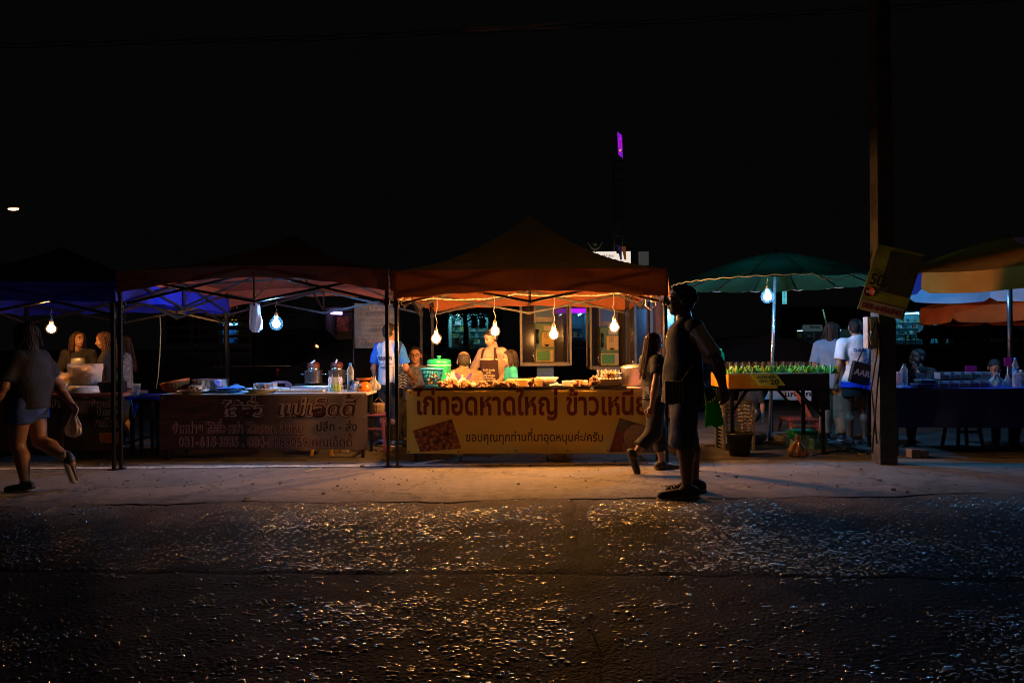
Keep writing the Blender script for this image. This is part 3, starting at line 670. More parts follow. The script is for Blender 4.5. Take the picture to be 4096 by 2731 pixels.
# ================================================================= tents, parasols, tables, banners
m_steel = mat('dark_steel', (.03, .032, .035), .35, .6, var=.3, scale=12)
m_bar = mat('truss_steel', (.10, .10, .105), .32, .8, var=.3, scale=12)
def fabric(name, c, tr=.28): return mat(name, c, .8, var=.16, scale=3.5, bump=.35, bscale=9, transl=tr)
def tent(label, fl, fr, depth, fab, ze=2.14, drop=.3, at_=.04, ab=.04, peak=.85, foot=True, side_l=True, fabf=None, hide=()):
    fl, fr = Vector(fl), Vector(fr); mid = (fl + fr) / 2; dv = fr - fl; a = dv.length / 2; rz = math.atan2(dv.y, dv.x)
    t = thing('canopy_tent', label, 'tent', (mid.x, mid.y, 0), rz)
    zt = ze - .03; low = zt - .33
    c4 = [(-a, 0), (a, 0), (a, depth), (-a, depth)]
    for (x, y) in c4:
        lg = MB().box((x, y, (zt + .55) / 2 + .0), (.038, .038, zt - .55)).box((x, y, .29), (.030, .030, .56)).build('leg', m_steel, t)
        MB().box((x, y, .008), (.09, .09, .012)).build('foot_plate', m_steel, lg)
        MB().box((x, y, low), (.06, .06, .07)).build('slider', mat('black_nylon', (.02, .02, .02), .5), lg)
    def bar(p, q): MB().beam(p, q, .016, .028).build('truss_bar', m_bar, t)
    mids = []
    for i in range(4):
        p, q = Vector(c4[i]), Vector(c4[(i + 1) % 4]); m = (p + q) / 2; mids.append(m)
        inw = (Vector((0, depth / 2)) - m).normalized() * .03
        for e in (p, q):
            A = e + inw; Bm = m + inw
            bar((A.x, A.y, zt - .02), (Bm.x, Bm.y, low + .02)); A2 = A + inw * .6; B2 = Bm + inw * .6
            bar((A2.x, A2.y, low), (B2.x, B2.y, zt + .02))
        bar((m.x + inw.x, m.y + inw.y, low), (m.x + inw.x, m.y + inw.y, zt + .03))
    hub = Vector((0, depth / 2))
    for m in mids:
        bar((m.x, m.y, zt), (hub.x, hub.y, zt + .08)); bar((m.x, m.y, low + .04), (hub.x, hub.y, zt + .33))
    MB().tube([(hub.x, hub.y, zt + .02), (hub.x, hub.y, ze + peak - .03)], .02).build('centre_post', m_bar, t)
    e = .02
    def roof(u, v):
        X = -1 + 2 * u; Y = -1 + 2 * v; k = max(abs(X), abs(Y)); q = 1 - k
        z = ze + peak * (.42 * q + .58 * q ** 2.2)
        edge = (1 - min(abs(X), abs(Y)) ** 2) * k ** 6
        z += at_ * edge - .05 * math.sin(math.pi * q) * (abs(abs(X) - abs(Y)) if k > 0 else 0)
        z += .008 * math.sin(X * 9 + 3 * Y) * q
        return (X * (a + e), depth / 2 + Y * (depth / 2 + e), z)
    MB().grid(roof, 48, 48).build('roof', fab, t)
    for i in range(4):
        p, q = Vector(c4[i]), Vector(c4[(i + 1) % 4]); o = (p + q) / 2 - Vector((0, depth / 2)); o = o.normalized() * (e + .004)
        def val(u, v, p=p, q=q, o=o, i=i):
            x = p.lerp(q, u); s = 2 * u - 1; ar = 1 - s * s
            zt_ = ze + at_ * ar; zb = ze - drop + ab * ar + .006 * math.sin(u * 40 + i)
            wv = (.012 * math.sin(u * 21 + i) + .007 * math.sin(u * 47)) * v + .012 * v
            ext = (q - p).normalized() * (e + .004) * s
            return (x.x + o.x + o.x / o.length * wv + ext.x, x.y + o.y + o.y / o.length * wv + ext.y, zt_ + (zb - zt_) * v)
        MB().grid(val, 60, 6).build('valance', fabf or fab, t)
    return t
f_red = fabric('red_canopy_cloth', (.30, .075, .05), .003); f_or = fabric('orange_canopy_cloth', (.58, .42, .10), .0025); f_blue = fabric('blue_canopy_cloth', (.004, .009, .10), .02)
v_red = fabric('red_valance_cloth', (.28, .08, .05), .03); v_or = fabric('orange_valance_cloth', (.36, .11, .035), .015); v_blue = fabric('blue_valance_cloth', (.008, .025, .75), .1)
t1 = tent('dark red canopy tent over the sausage stall, left of centre', gd(484, 7.68), gd(1553, 7.68), 2.9, f_red, ze=2.17, drop=.25, at_=.05, ab=.17, peak=.62, fabf=v_red)
t2 = tent('orange canopy tent with pointed roof over the fried chicken stall', gd(1590, 7.66), gd(2668, 7.60), 2.95, f_or, ze=2.14, drop=.31, at_=.015, ab=.085, peak=.88, fabf=v_or)
t0 = tent('dark blue canopy tent cut off by the left picture edge', gd(-640, 7.7), gd(456, 7.64), 2.9, f_blue, ze=2.05, drop=.22, at_=.02, ab=.03, peak=.6, fabf=v_blue)
# little ties and a white plastic clip on the orange tent
def parasol(label, base, r, zr, za, n, fabs, pole, tilt=(0, 0), flap=0, ribc=(.05, .06, .05), name='parasol', rot=0, poler=.022, cats='parasol'):
    t = thing(name, label, cats, base)
    top = Vector((tilt[0], tilt[1], za))
    tb('pole', [(0, 0, .02), (top.x, top.y, za - .02)], poler, pole, t, 12)
    ang = [rot + 2 * math.pi * k / n for k in range(n)]
    for k in range(n):
        a, b = ang[k], ang[(k + 1) % n] if k < n - 1 else ang[0] + 2 * math.pi
        def pan(u, v, a=a, b=b):
            aa = a + (b - a) * v; ch = math.cos((b - a) / 2) / math.cos(aa - (a + b) / 2)
            ch = 1 + (ch - 1) * .8; rr = r * u * ch
            z = za + (zr - za) * (u ** 1.35) - .03 * math.sin(math.pi * v) * u
            return (top.x * .97 + rr * math.cos(aa), top.y * .97 + rr * math.sin(aa), z)
        po = MB().grid(pan, 10, 6).build('panel', fabs[k % len(fabs)][0], t)
        if flap:
            def fl(u, v, a=a, b=b):
                x, y, z = pan(1, v); q = Vector((x - top.x, y - top.y)).normalized()
                wv = .012 * math.sin(v * 14 + k) * u
                cn = .05 * max(0, abs(2 * v - 1) - .86) / .14 * (u > .8)
                return (x + q.x * (.02 * u + wv), y + q.y * (.02 * u + wv), z - flap * u + cn)
            MB().grid(fl, 5, 14).build('flap', fabs[k % len(fabs)][1], po)
        x, y, z = pan(1, 0)
        tb('rib', [(top.x, top.y, za - .03), (top.x * .97 + (x - top.x) * .6, top.y * .97 + (y - top.y) * .6, pan(.6, 0)[2] - .012), (x, y, z - .012)], .007, mat('rib%.2f' % ribc[0], ribc, .4), t, 5)
    lt('hub', [(.001, za - .12), (.035, za - .12), (.035, za - .02), (.02, za + .03), (.001, za + .05)], mat('hub_plastic', (.05, .05, .05), .5), t, c=(top.x, top.y, 0), n=10)
    return t
# green parasol
f_gr = fabric('green_parasol_cloth', (.008, .10, .045), .05); f_gr2 = fabric('green_parasol_cloth_dark', (.007, .085, .04), .05)
gb = gd(3078, 9.15)
m_chrome = mat('bright_steel_pole', (.6, .6, .62), .22, .9, var=.1)
green = parasol('large green parasol over the fruit stall with a bulb under it', gb, 1.33, 2.1, 2.5, 14, [(f_gr, f_gr), (f_gr2, f_gr2)], m_chrome, tilt=(.09, -.05), rot=.1)
tb('rim_cord', [(.09 + 1.33 * math.cos(a), -.05 + 1.33 * math.sin(a), 2.1 - (.02 if k % 2 else .004) - (.07 * math.sin((k - 62) / 5 * math.pi) if 62 <= k <= 67 else 0)) for k, a in enumerate([i * 2 * math.pi / 84 for i in range(85)])], .006, mat('pale_cord', (.6, .65, .62), .5), green, 5)
for (tx, sz, dz) in (('ขายดี', .12, 0), ('มาก', .07, -.0)):
    pass
# faded lettering printed upside down on the near right panel
def onpan(x, y):
    a = R(-66) - x / 1.05; u = .80 + y / 1.5; rr = 1.33 * u
    return (.09 * .97 + rr * math.cos(a), -.05 * .97 + rr * math.sin(a), 2.5 + (2.1 - 2.5) * u ** 1.35 + .02)
text('ตราช้าง', .11, mat('dark_print', (.006, .012, .01), .7, var=0), green, onpan, width=.3, bold=.003, name='print')
# yellow and blue parasol at the right edge, orange one behind it
f_y = fabric('yellow_parasol_cloth', (.52, .22, .010), .012); f_b = fabric('blue_parasol_cloth', (.006, .018, .2), .3); f_w = fabric('pale_blue_parasol_cloth', (.45, .6, .75), .3); f_o = fabric('orange_parasol_cloth', (.7, .13, .012), .3); f_dr = fabric('dark_red_parasol_cloth', (.16, .03, .02), .2)
ub = gd(4046, 8.62)
n8 = 8; r8 = 1.42
parasol('parasol of yellow, blue and red panels with deep flaps at the right edge', ub, r8, 2.13, 2.60, n8,
        [(f_dr, f_w), (f_o, f_w), (f_b, f_w), (f_y, f_b), (f_y, f_y), (f_dr, f_dr), (f_dr, f_dr), (f_dr, f_dr)], mat('dark_parasol_pole', (.06, .06, .065), .3, .7), tilt=(.0, 0), flap=.24, rot=R(22.5) - R(4), poler=.03)
oub = gd(4200, 11.0)
parasol('bright orange parasol behind the yellow one at the right edge', oub, 1.75, 1.88, 2.35, 10, [(f_o, f_o)], mat('dark_parasol_pole2', (.05, .05, .05), .4, .5), flap=.26, rot=.2, poler=.025)

# ---- tables
def table(label, fl, fr, depth, h, m_top, legm=None, lip=.02, shelf=False, name='folding_table'):
    fl, fr = Vector(fl), Vector(fr); mid = (fl + fr) / 2; dv = fr - fl; a = dv.length / 2; rz = math.atan2(dv.y, dv.x); legm = legm or m_steel
    t = thing(name, label, 'table', (mid.x, mid.y, 0), rz)
    bx('tabletop', (0, depth / 2, h - lip), (2 * a, depth, lip * 2), m_top, t, bev=.006)
    for x in (-a + .06, a - .06):
        for y in (.06, depth - .06): bx('leg', (x, y, (h - .04) / 2), (.035, .035, h - .04), legm, t)
        bx('stretcher', (x, depth / 2, .18), (.025, depth - .15, .025), legm, t)
    return t
m_white_top = mat('white_plastic_top', (.62, .62, .6), .35, var=.1); m_wood = mat('table_wood', (.25, .14, .07), .6, bump=.3, bscale=30)
tab1 = table('long table of the sausage stall with a printed banner in front', gd(640, 8.22), gd(1468, 8.22), .62, .78, m_white_top)
tab2 = table('long table of the fried chicken stall behind the orange banner', gd(1640, 7.93), gd(2655, 7.90), .68, .82, mat('steel_top', (.45, .43, .4), .3, .7))
tabs = table('steel table with gas burners behind the sausage stall', gd(1130, 9.15), gd(1480, 9.15), .5, .72, mat('grey_top', (.3, .3, .32), .4, .5))
tab0 = table('food table of the far left stall with dark banner', gd(-60, 8.3), gd(486, 8.3), .62, .79, mat('red_top', (.35, .12, .09), .5))
tabb = table('small blue topped table beside the far left stall', gd(500, 8.55), gd(640, 8.55), .6, .73, mat('blue_top', (.01, .04, .7), .35))
tabr = table('table under a navy cloth at the right edge', gd(3575, 8.05), gd(4330, 7.95), .8, .77, mat('navy_top', (.02, .05, .5), .4))

# ---- vinyl banners hung from the tables
def banner(label, x0, x1, yt, yb, d0, d1, m, name='banner', amp=.010, seed=0, sag=.008, cat='banner'):
    tl, tr_, bl = at(x0, yt, d0), at(x1, yt, d1), at(x0, yb, d0)
    Wd = (tr_ - tl).length; Hh = tl.z - bl.z; xd = (tr_ - tl) / Wd; nd = Vector((xd.y, -xd.x, 0)).normalized()
    org = Vector((tl.x, tl.y, tl.z - Hh)); mid = org + xd * (Wd / 2)
    t = thing(name, label, cat, (mid.x, mid.y, mid.z)); base = org - mid
    def P(x, y, off=0):
        v = 1 - y / Hh
        wv = amp * (math.sin(x * 5.1 + seed) * .6 + math.sin(x * 11 + seed * 2 + v) * .5 * v + .6 * math.sin(x * 2.3 + 3 * v + seed) * v)
        q = base + xd * x + Vector((0, 0, y - sag * math.sin(math.pi * min(max(x / Wd, 0), 1)) * (1 - v))) + nd * (wv + off + .015 * v)
        return q
    MB().grid(lambda u, v: P(u * Wd, v * Hh), 90, 14).build('sheet', m, t)
    sc = FPX / ((d0 + d1) / 2)
    t['w'] = Wd; del t['w']
    def B(px, py): return ((px - x0) / (x1 - x0) * Wd, Hh * (yb - py) / (yb - yt))
    return t, P, B, Wd, Hh
def print_line(t, P, B, s, xa, xb, ybase, hpx, mats, bolds, offs, shear=0, size=None):
    x, y = B(xa, ybase); x2, _ = B(xb, ybase); hgt = B(xa, ybase - hpx)[1] - y; size = hgt / .50
    for m, bo, of, dx, dy in zip(mats, bolds, offs, (.006 * (len(mats) > 2), 0, 0), (-.006 * (len(mats) > 2), 0, 0)):
        text(s, size, m, t, lambda a, b_: P(x + a + dx, y + b_ + dy, of), width=x2 - x, bold=bo * size, shear=shear)
# procedural print of the sausage banner
m_b1 = bpy.data.materials.new('sausage_print'); m_b1.use_nodes = True
n = m_b1.node_tree.nodes; l = m_b1.node_tree.links; b = n['Principled BSDF']; b.inputs['Roughness'].default_value = .45
tc = n.new('ShaderNodeTexCoord'); mp = n.new('ShaderNodeMapping'); mp.inputs['Scale'].default_value = (1.1, 1, 4.5); mp.inputs['Rotation'].default_value = (0, .25, 0)
ns = n.new('ShaderNodeTexNoise'); ns.inputs['Scale'].default_value = 1.7; ns.inputs['Detail'].default_value = 3; ns.inputs['Distortion'].default_value = .8
l.new(tc.outputs['Object'], mp.inputs[0]); l.new(mp.outputs[0], ns.inputs['Vector'])
rp = n.new('ShaderNodeValToRGB'); e = rp.color_ramp.elements
e[0].position = .33; e[0].color = (.012, .018, .008, 1); e[1].position = .72; e[1].color = (.12, .08, .055, 1)
for p_, c_ in ((.43, (.06, .025, .015, 1)), (.52, (.085, .038, .024, 1)), (.6, (.05, .018, .01, 1))):
    q = e.new(p_); q.color = c_
l.new(ns.outputs['Fac'], rp.inputs[0])
sx = n.new('ShaderNodeSeparateXYZ'); l.new(tc.outputs['Object'], sx.inputs[0])
mr = n.new('ShaderNodeMapRange'); mr.inputs['From Min'].default_value = -.1; mr.inputs['From Max'].default_value = .7; l.new(sx.outputs['X'], mr.inputs['Value'])
mx = n.new('ShaderNodeMix'); mx.data_type = 'RGBA'; l.new(mr.outputs[0], mx.inputs['Factor']); l.new(rp.outputs[0], mx.inputs['A'])
mx.inputs['B'].default_value = (.34, .27, .225, 1); l.new(mx.outputs['Result'], b.inputs['Base Color'])
maroon = mat('maroon_ink', (.10, .018, .012), .5, var=0); beige = mat('beige_ink', (.58, .46, .36), .5, var=0); blk = mat('black_ink', (.008, .008, .008), .5, var=0); tealk = mat('dark_teal_ink', (.006, .02, .022), .5, var=0); pink = mat('dusky_ink', (.50, .34, .30), .5, var=0)
t, P, B, Wd, Hh = banner('brown sausage photo banner with maroon Thai lettering hung from the left table', 640, 1470, 1578, 1796, 8.19, 8.19, m_b1, amp=.014, seed=1)
print_line(t, P, B, 'ไส้อั่ว', 885, 1062, 1660, 36, [blk, beige, maroon], [.085, .07, .004], [.003, .006, .009], shear=.15)
print_line(t, P, B, 'แม่เอ็ดดี้', 1112, 1425, 1660, 40, [blk, beige, maroon], [.085, .07, .004], [.003, .006, .009], shear=.15)
print_line(t, P, B, 'จำหน่าย ไส้อั่ว หม่ำ ไส้กรอก ส้มหมู', 690, 1212, 1728, 25, [pink, maroon], [.056, .004], [.004, .007])
print_line(t, P, B, 'ปลีก - ส่ง', 1266, 1428, 1722, 25, [pink, tealk], [.05, .018], [.004, .007])
print_line(t, P, B, '081-6154885 , 084-5189059 คุณเอ็ดดี้', 712, 1408, 1783, 26, [pink, maroon], [.056, .004], [.004, .007])
for (x, y) in ((1458, 1672), (1458, 1790), (1448, 1583), (650, 1590)):
    u, v = B(x, y); q = P(u, v, .004); MB().lathe([(.003, 0), (.009, .001), (.011, -.003)], q, 10, rot=Matrix.Rotation(R(90), 3, 'X')).build('eyelet', mat('brass', (.3, .22, .1), .4, .8), t)
# the orange fried chicken banner
m_b2 = mat('orange_vinyl', (.84, .60, .12), .5, var=.07, scale=2, transl=.33)
t, P, B, Wd, Hh = banner('orange banner with large maroon Thai lettering and two food photos on chicken stall', 1626, 2660, 1562, 1812, 7.9, 7.86, m_b2, amp=.02, seed=4)
MB().grid(lambda u, v: P(u * Wd, Hh, 0) + Vector((0, .075 * v - .006 * (v == 0), .006 - .012 * v + .006 * math.sin(u * 60) * v)), 90, 3).build('top_fold', m_b2, t)
lt_m = mat('pale_orange_ink', (.62, .36, .10), .5, var=0); mar2 = mat('red_brown_ink', (.15, .022, .010), .5, var=0)
print_line(t, P, B, 'ไก่ทอดหาดใหญ่ ข้าวเหนียว', 1655, 2640, 1655, 62, [lt_m, mar2], [.034, .022], [.003, .0055])
x, y = B(1655, 1655)
print_line(t, P, B, 'ขอบคุณทุกท่านที่มาอุดหนุนค่ะ/ครับ', 1864, 2410, 1762, 24, [lt_m, blk], [.03, .006], [.003, .0055])
m_ph1 = bpy.data.materials.new('fried_chicken_photo'); m_ph1.use_nodes = True
n = m_ph1.node_tree.nodes; l = m_ph1.node_tree.links; b = n['Principled BSDF']; b.inputs['Roughness'].default_value = .45
tc = n.new('ShaderNodeTexCoord'); vo = n.new('ShaderNodeTexVoronoi'); vo.feature = 'SMOOTH_F1'; vo.inputs['Scale'].default_value = 26; l.new(tc.outputs['Object'], vo.inputs['Vector'])
rp = n.new('ShaderNodeValToRGB'); e = rp.color_ramp.elements; e[0].color = (.60, .26, .11, 1); e[1].color = (.025, .006, .004, 1); e[1].position = .72; q = e.new(.35); q.color = (.24, .075, .03, 1)
l.new(vo.outputs['Distance'], rp.inputs[0]); l.new(rp.outputs[0], b.inputs['Base Color'])
def patch(t, P, B, pts, m, name, off, nseg=8):
    c = [B(*p) for p in pts]
    def fn(u, v):
        a = Vector(c[0]).lerp(Vector(c[1]), u); d = Vector(c[3]).lerp(Vector(c[2]), u); q = a.lerp(d, v); return P(q.x, max(q.y, .004), off)
    MB().grid(fn, nseg, nseg).build(name, m, t)
patch(t, P, B, [(1649, 1722), (1808, 1674), (1846, 1790), (1680, 1806)], m_ph1, 'photo_print', .004)
patch(t, P, B, [(2478, 1669), (2632, 1718), (2640, 1806), (2434, 1806)], mat('grey_photo', (.10, .085, .08), .5), 'photo_print', .004)
def disc(cx, cy, rx, ry, m, off, k=24):
    mb = MB(); pts = [P(*B(cx + rx * math.cos(a), min(cy + ry * math.sin(a), 1804)), off) for a in [i * 2 * math.pi / k for i in range(k)]]
    mb.add(pts, [list(range(k))]); mb.build('photo_print', m, t)
disc(2548, 1745, 54, 48, mat('rice_print', (.34, .25, .18), .6, var=.25, scale=30), .007); disc(2548, 1790, 60, 48, mat('rice_print2', (.27, .17, .12), .6, var=.3, scale=25), .0065)
patch(t, P, B, [(2460, 1722), (2502, 1722), (2485, 1804), (2442, 1804)], mat('brick_print', (.20, .055, .03), .6, var=.5, scale=20), 'photo_print', .006)
for (xx, yy) in ((1635, 1805), (1834, 1803), (2062, 1800), (2270, 1799), (2430, 1799), (1640, 1570)):
    u, v = B(xx, yy); q = P(u, v, .004); MB().lathe([(.003, 0), (.008, .001), (.010, -.003)], q, 10, rot=Matrix.Rotation(R(90), 3, 'X')).build('eyelet', mat('dark_eyelet', (.03, .025, .02), .4, .6), t)
# trolley wheels under the chicken stall
for (px, lb) in ((1842, 'left small caster wheel showing under the orange banner'), (2190, 'right small caster wheel showing under the orange banner')):
    g = gd(px, 7.97); w_ = thing('caster_wheel', lb, 'wheel', g, 0, 'caster wheels under the chicken stall')
    bx('bracket', (0, 0, .105), (.06, .05, .07), mat('cream_steel', (.45, .38, .28), .5), w_, bev=.006)
    MB().lathe([(.001, -.014), (.034, -.014), (.042, -.008), (.042, .008), (.034, .014), (.001, .014)], (0, 0, .043), 16, rot=Matrix.Rotation(R(90), 3, 'Y')).build('tyre', mat('grey_rubber', (.12, .11, .1), .7), w_)
# far left banner
m_b0 = mat('dark_food_print', (.05, .03, .02), .5, var=.7, scale=3.5)
t, P, B, Wd, Hh = banner('dark food banner listing dumplings in Thai with price 20', 255, 490, 1592, 1800, 8.28, 8.28, m_b0, amp=.006, seed=2)
for s_, xa, xb, yb, hp in (('ข้าวเกรียบ', 362, 486, 1626, 19), ('ปากหม้อ', 386, 484, 1658, 17), ('สาคูไส้หมู', 372, 484, 1702, 19)):
    print_line(t, P, B, s_, xa, xb, yb, hp, [beige, blk], [.07, .004], [.003, .006])
patch(t, P, B, [(396, 1730), (478, 1728), (474, 1772), (402, 1768)], mat('orange_patch', (.45, .18, .02), .5), 'price_patch', .003)
print_line(t, P, B, '20', 410, 442, 1763, 22, [mat('red_ink', (.35, .02, .01), .5, var=0)], [.02], [.006])
patch(t, P, B, [(295, 1600), (362, 1600), (350, 1650), (310, 1655)], mat('dumpling_print', (.22, .17, .14), .5, var=.4, scale=20), 'photo_print', .003)
t, P, B, Wd, Hh = banner('dim banner with Thai letters at the left edge behind the walking woman', -60, 250, 1596, 1800, 8.28, 8.28, m_b0, amp=.006, seed=6)
print_line(t, P, B, 'ปา', 190, 246, 1626, 19, [beige, blk], [.07, .004], [.003, .006])
# navy cloth over the right table
m_navy = mat('navy_cloth', (.008, .014, .13), .6, var=.15, bump=.2, bscale=8)
t, P, B, Wd, Hh = banner('navy cloth hanging down the front of the right stall table', 3578, 4330, 1551, 1708, 8.03, 7.93, m_navy, name='table_cloth', amp=.02, seed=3, cat='table cloth')
for (cx_, cy_, rx_, ry_) in ((.95, .16, .12, .06), (1.16, .14, .14, .05)):
    mb = MB(); mb.add([P(cx_ + rx_ * math.cos(a) * k_, cy_ + ry_ * math.sin(a) * k_, .006) for k_ in (.8, 1) for a in [i * math.pi / 12 for i in range(24)]], [(i, (i + 1) % 24, 24 + (i + 1) % 24, 24 + i) for i in range(24)]); mb.build('print', mat('faded_print', (.03, .04, .16), .6, var=0), t)
# ================================================================= the people
def cloth(name, c, var=.15, **k): return mat(name, c, .85, var=var, scale=9, bump=.25, bscale=45, **k)
def sub(t, nm): return next(o for o in t.children if o.name.split('.')[0] == nm)
def split_mat(o, m2, test):
    o.data.materials.append(m2); i = len(o.data.materials) - 1
    for p in o.data.polygons:
        if test(p.center): p.material_index = i
def g2(w, h_, nx=10, ny=10, f=None):
    vs = [];
    for i in range(nx + 1):
        for j in range(ny + 1):
            x = (i / nx - .5) * w; y = (j / ny - .5) * h_
            if f: x *= f(j / ny)
            vs.append((x, y))
    return vs, [(i * (ny + 1) + j, (i + 1) * (ny + 1) + j, (i + 1) * (ny + 1) + j + 1, i * (ny + 1) + j + 1) for i in range(nx) for j in range(ny)]
F_ = ((1, 0, 0), (0, 0, 1), (0, 1, 0)); BK = ((-1, 0, 0), (0, 0, 1), (0, -1, 0))     # print on front / on back (local axes)
denim = cloth('denim', (.02, .065, .26), .3); blackc = cloth('black_cotton', (.012, .012, .014)); skn = SKIN
m_dkshoe = mat('dark_shoe', (.02, .02, .022), .5)
# walking woman at the left edge
p1, J, HP = person('p', 'heavy woman in dark shirt and denim shorts walking left with a bag', gd(112, 6.62), R(-97), 1.57, dict(knL=(.055, -.02, .275), anL=(.058, .035, .045), knR=(-.055, .03, .285), anR=(-.05, .235, .17), ftR=(0, .35, -1), ftL=(0, -1, -.1),
   elL=(.15, -.02, .63), wrL=(.15, -.11, .475), elR=(-.15, .06, .635), wrR=(-.15, .17, .50)), skin=1, fat=1.5, limb=1.12, head=(R(-15), R(8), 0), hair='bob', vol=1.15, hairc=(.014, .009, .008),
   shirt=cloth('charcoal_tee', (.010, .010, .015)), sleeve=.8, hem=.49, loose=1.7, fold=.012, pants=denim, pant_end=.42, pw=1.15, shoes=m_dkshoe)
wr = J['wrR']; wp = p1.matrix_basis @ Vector(wr)
# vendors of the far left stall
p2, J, HP = person('p', 'young woman in grey top and dark cardigan behind the left food table', gd(318, 9.35), R(22), 1.56, dict(elR=(-.15, -.03, .64), wrR=(-.05, -.18, .60), elL=(.15, -.03, .64), wrL=(.05, -.2, .60)), skin=0, limb=.9,
   head=(R(38), R(-6), R(6)), hair='mid', hairc=(.055, .028, .012), shirt=cloth('black_cardigan', (.02, .018, .02)), sleeve=1.7, pants=blackc, pant_end=1.9, shoes=m_dkshoe)
project(g2(.19, .40, 10, 12, lambda v: .8 + .35 * (1 - v)), 0, cloth('grey_top', (.38, .33, .32)), p2, sub(p2, 'shirt'), (0, 0, 1.0), *F_, name='grey_top')
p3, J, HP = person('p', 'long haired woman in black bending over the white tub at left', gd(436, 9.2), R(-62), 1.55, dict(elR=(-.14, -.08, .64), wrR=(-.06, -.26, .62), elL=(.14, -.08, .64), wrL=(.06, -.26, .62)), skin=0, limb=.9, lean=.06,
   head=(R(-12), R(12), 0), hair='long', hairc=(.10, .04, .012), shirt=cloth('black_tee2', (.015, .014, .016)), sleeve=.5, pants=blackc, pant_end=1.9, shoes=m_dkshoe)
p4, J, HP = person('p', 'person in mottled grey sleeves half hidden behind the two tent poles', gd(497, 9.5), R(-60), 1.5, dict(elL=(.16, -.05, .62), wrL=(.02, -.2, .60)), skin=0, head=(0, R(10), 0), hair='long', hairc=(.05, .02, .008),
   shirt=mat('mottled_grey', (.16, .16, .17), .8, var=.7, scale=30), sleeve=1.6, pants=blackc, pant_end=1.9, shoes=m_dkshoe)
# man in blue and white sports shirt
p5, J, HP = person('p', 'man in blue and white sports shirt standing between the two tents', gd(1562, 9.25), R(150), 1.63, dict(elR=(-.15, -.02, .63), wrR=(-.12, -.15, .545), elL=(.15, .02, .63)), skin=1, head=(R(-12), 0, 0), hair='short',
   shirt=cloth('white_sports_cloth', (.55, .62, .72)), sleeve=.75, hem=.50, loose=1.5, pants=blackc, pant_end=1.95, pw=1.15, shoes=mat('blue_sneaker', (.015, .07, .4), .5), shoe_sole=mat('white_sole', (.75, .73, .7), .6))
sh = sub(p5, 'shirt'); split_mat(sh, cloth('bright_blue_cloth', (.01, .13, .75)), lambda c: abs(c.x) > .088 * 1.63 and c.z > .9)
navyi = mat('navy_ink', (.01, .03, .15), .6, var=0); whi = mat('white_ink', (.8, .8, .8), .6, var=0)
project('PHURUA RUN', .07, navyi, p5, sh, (0, 0, 1.14), *BK, width=.24, bold=.002)
zig = [(-.13, 0), (-.09, 0), (-.08, .03), (-.065, -.03), (-.055, 0), (-.01, 0), (0, .035), (.015, -.03), (.025, 0), (.06, 0), (.068, .02), (.078, -.02), (.085, 0), (.13, 0)]
zv = []; zf = []
for i, (x, y) in enumerate(zig): zv += [(x, y - .004), (x, y + .004)]
for i in range(len(zig) - 1): zf.append((2 * i, 2 * i + 2, 2 * i + 3, 2 * i + 1))
project((zv, zf), 0, navyi, p5, sh, (0, 0, 1.09), *BK); project('มาตุภูมิ', .045, navyi, p5, sh, (0, 0, 1.03), *BK, width=.13, bold=.002)
project('หมอชวนวิ่ง', .05, whi, p5, sh, (-.24, .02, 1.06), (.35, -.9, 0), (0, 0, 1), (.9, .35, 0), width=.12, bold=.002)
bag = thing('patterned_bag', 'black and white woven pattern bag at the hip of the blue shirted man', 'bag', at(1612, 1522, 8.98))
bx('body', (0, 0, 0), (.13, .05, .18), cloth('black_weave', (.015, .015, .02)), bag, bev=.012)
for k in range(5):
    for s_ in (-1, 1):
        MB().beam((-.055, -.0275, -.075 + k * .036), (0, -.0275, -.075 + k * .036 + .018 * s_), .005, .003).build('pattern_stripe', mat('pale_thread', (.5, .48, .42), .8), bag)
        MB().beam((.055, -.0275, -.075 + k * .036), (0.008, -.0275, -.075 + k * .036 + .018 * s_), .005, .003).build('pattern_stripe', mat('pale_thread', (.5, .48, .42), .8), bag)
tb('strap', [(-.05, 0, .09), (-.06, .02, .3), (-.03, .1, .5)], .008, blackc, bag)
# people of the chicken stall
p6, J, HP = person('p', 'seated man with black glasses and dark patterned shirt', gd(1664, 9.75), R(6), 1.72, dict(), skin=1, fat=1.15, head=(R(-4), R(-3), 0), hair='short', glasses=True, sit=True,
   shirt=mat('navy_pattern_cloth', (.06, .065, .10), .85, var=.8, scale=26), sleeve=.8, pants=blackc, pant_end=1.9, shoes=m_dkshoe)
p7, J, HP = person('p', 'balding old man in checked shirt seated with his back turned', gd(1858, 8.85), R(184), 1.66, dict(), skin=1, fat=1.2, bald=True, head=(R(4), R(-12), 0), hair='short', hairc=(.03, .025, .02), sit=True, lean=.12,
   shirt=mat('beige_check_cloth', (.17, .105, .07), .85, var=.25, scale=12), sleeve=.9, hem=.48, pants=blackc, pant_end=1.9, shoes=m_dkshoe)
sh = sub(p7, 'shirt'); cz = 1.66
for a in range(-4, 5):
    project(([(a * .045 - .003, -.22), (a * .045 + .003, -.22), (a * .045 + .003, .19), (a * .045 - .003, .19)][:0] + [(a * .045 + s_ * .003, -.22 + .041 * k) for k in range(11) for s_ in (-1, 1)], [(2 * k, 2 * k + 1, 2 * k + 3, 2 * k + 2) for k in range(10)]), 0, mat('brown_check', (.12, .065, .04), .85, var=0), p7, sh, (0, .0, .80), *BK, off=.003, name='check_line')
    project(([(-.2 + .04 * k, a * .045 + s_ * .003) for k in range(11) for s_ in (-1, 1)], [(2 * k, 2 * k + 1, 2 * k + 3, 2 * k + 2) for k in range(10)]), 0, mat('brown_check', (.12, .065, .04), .85, var=0), p7, sh, (0, 0, .80), *BK, off=.0035, name='check_line')
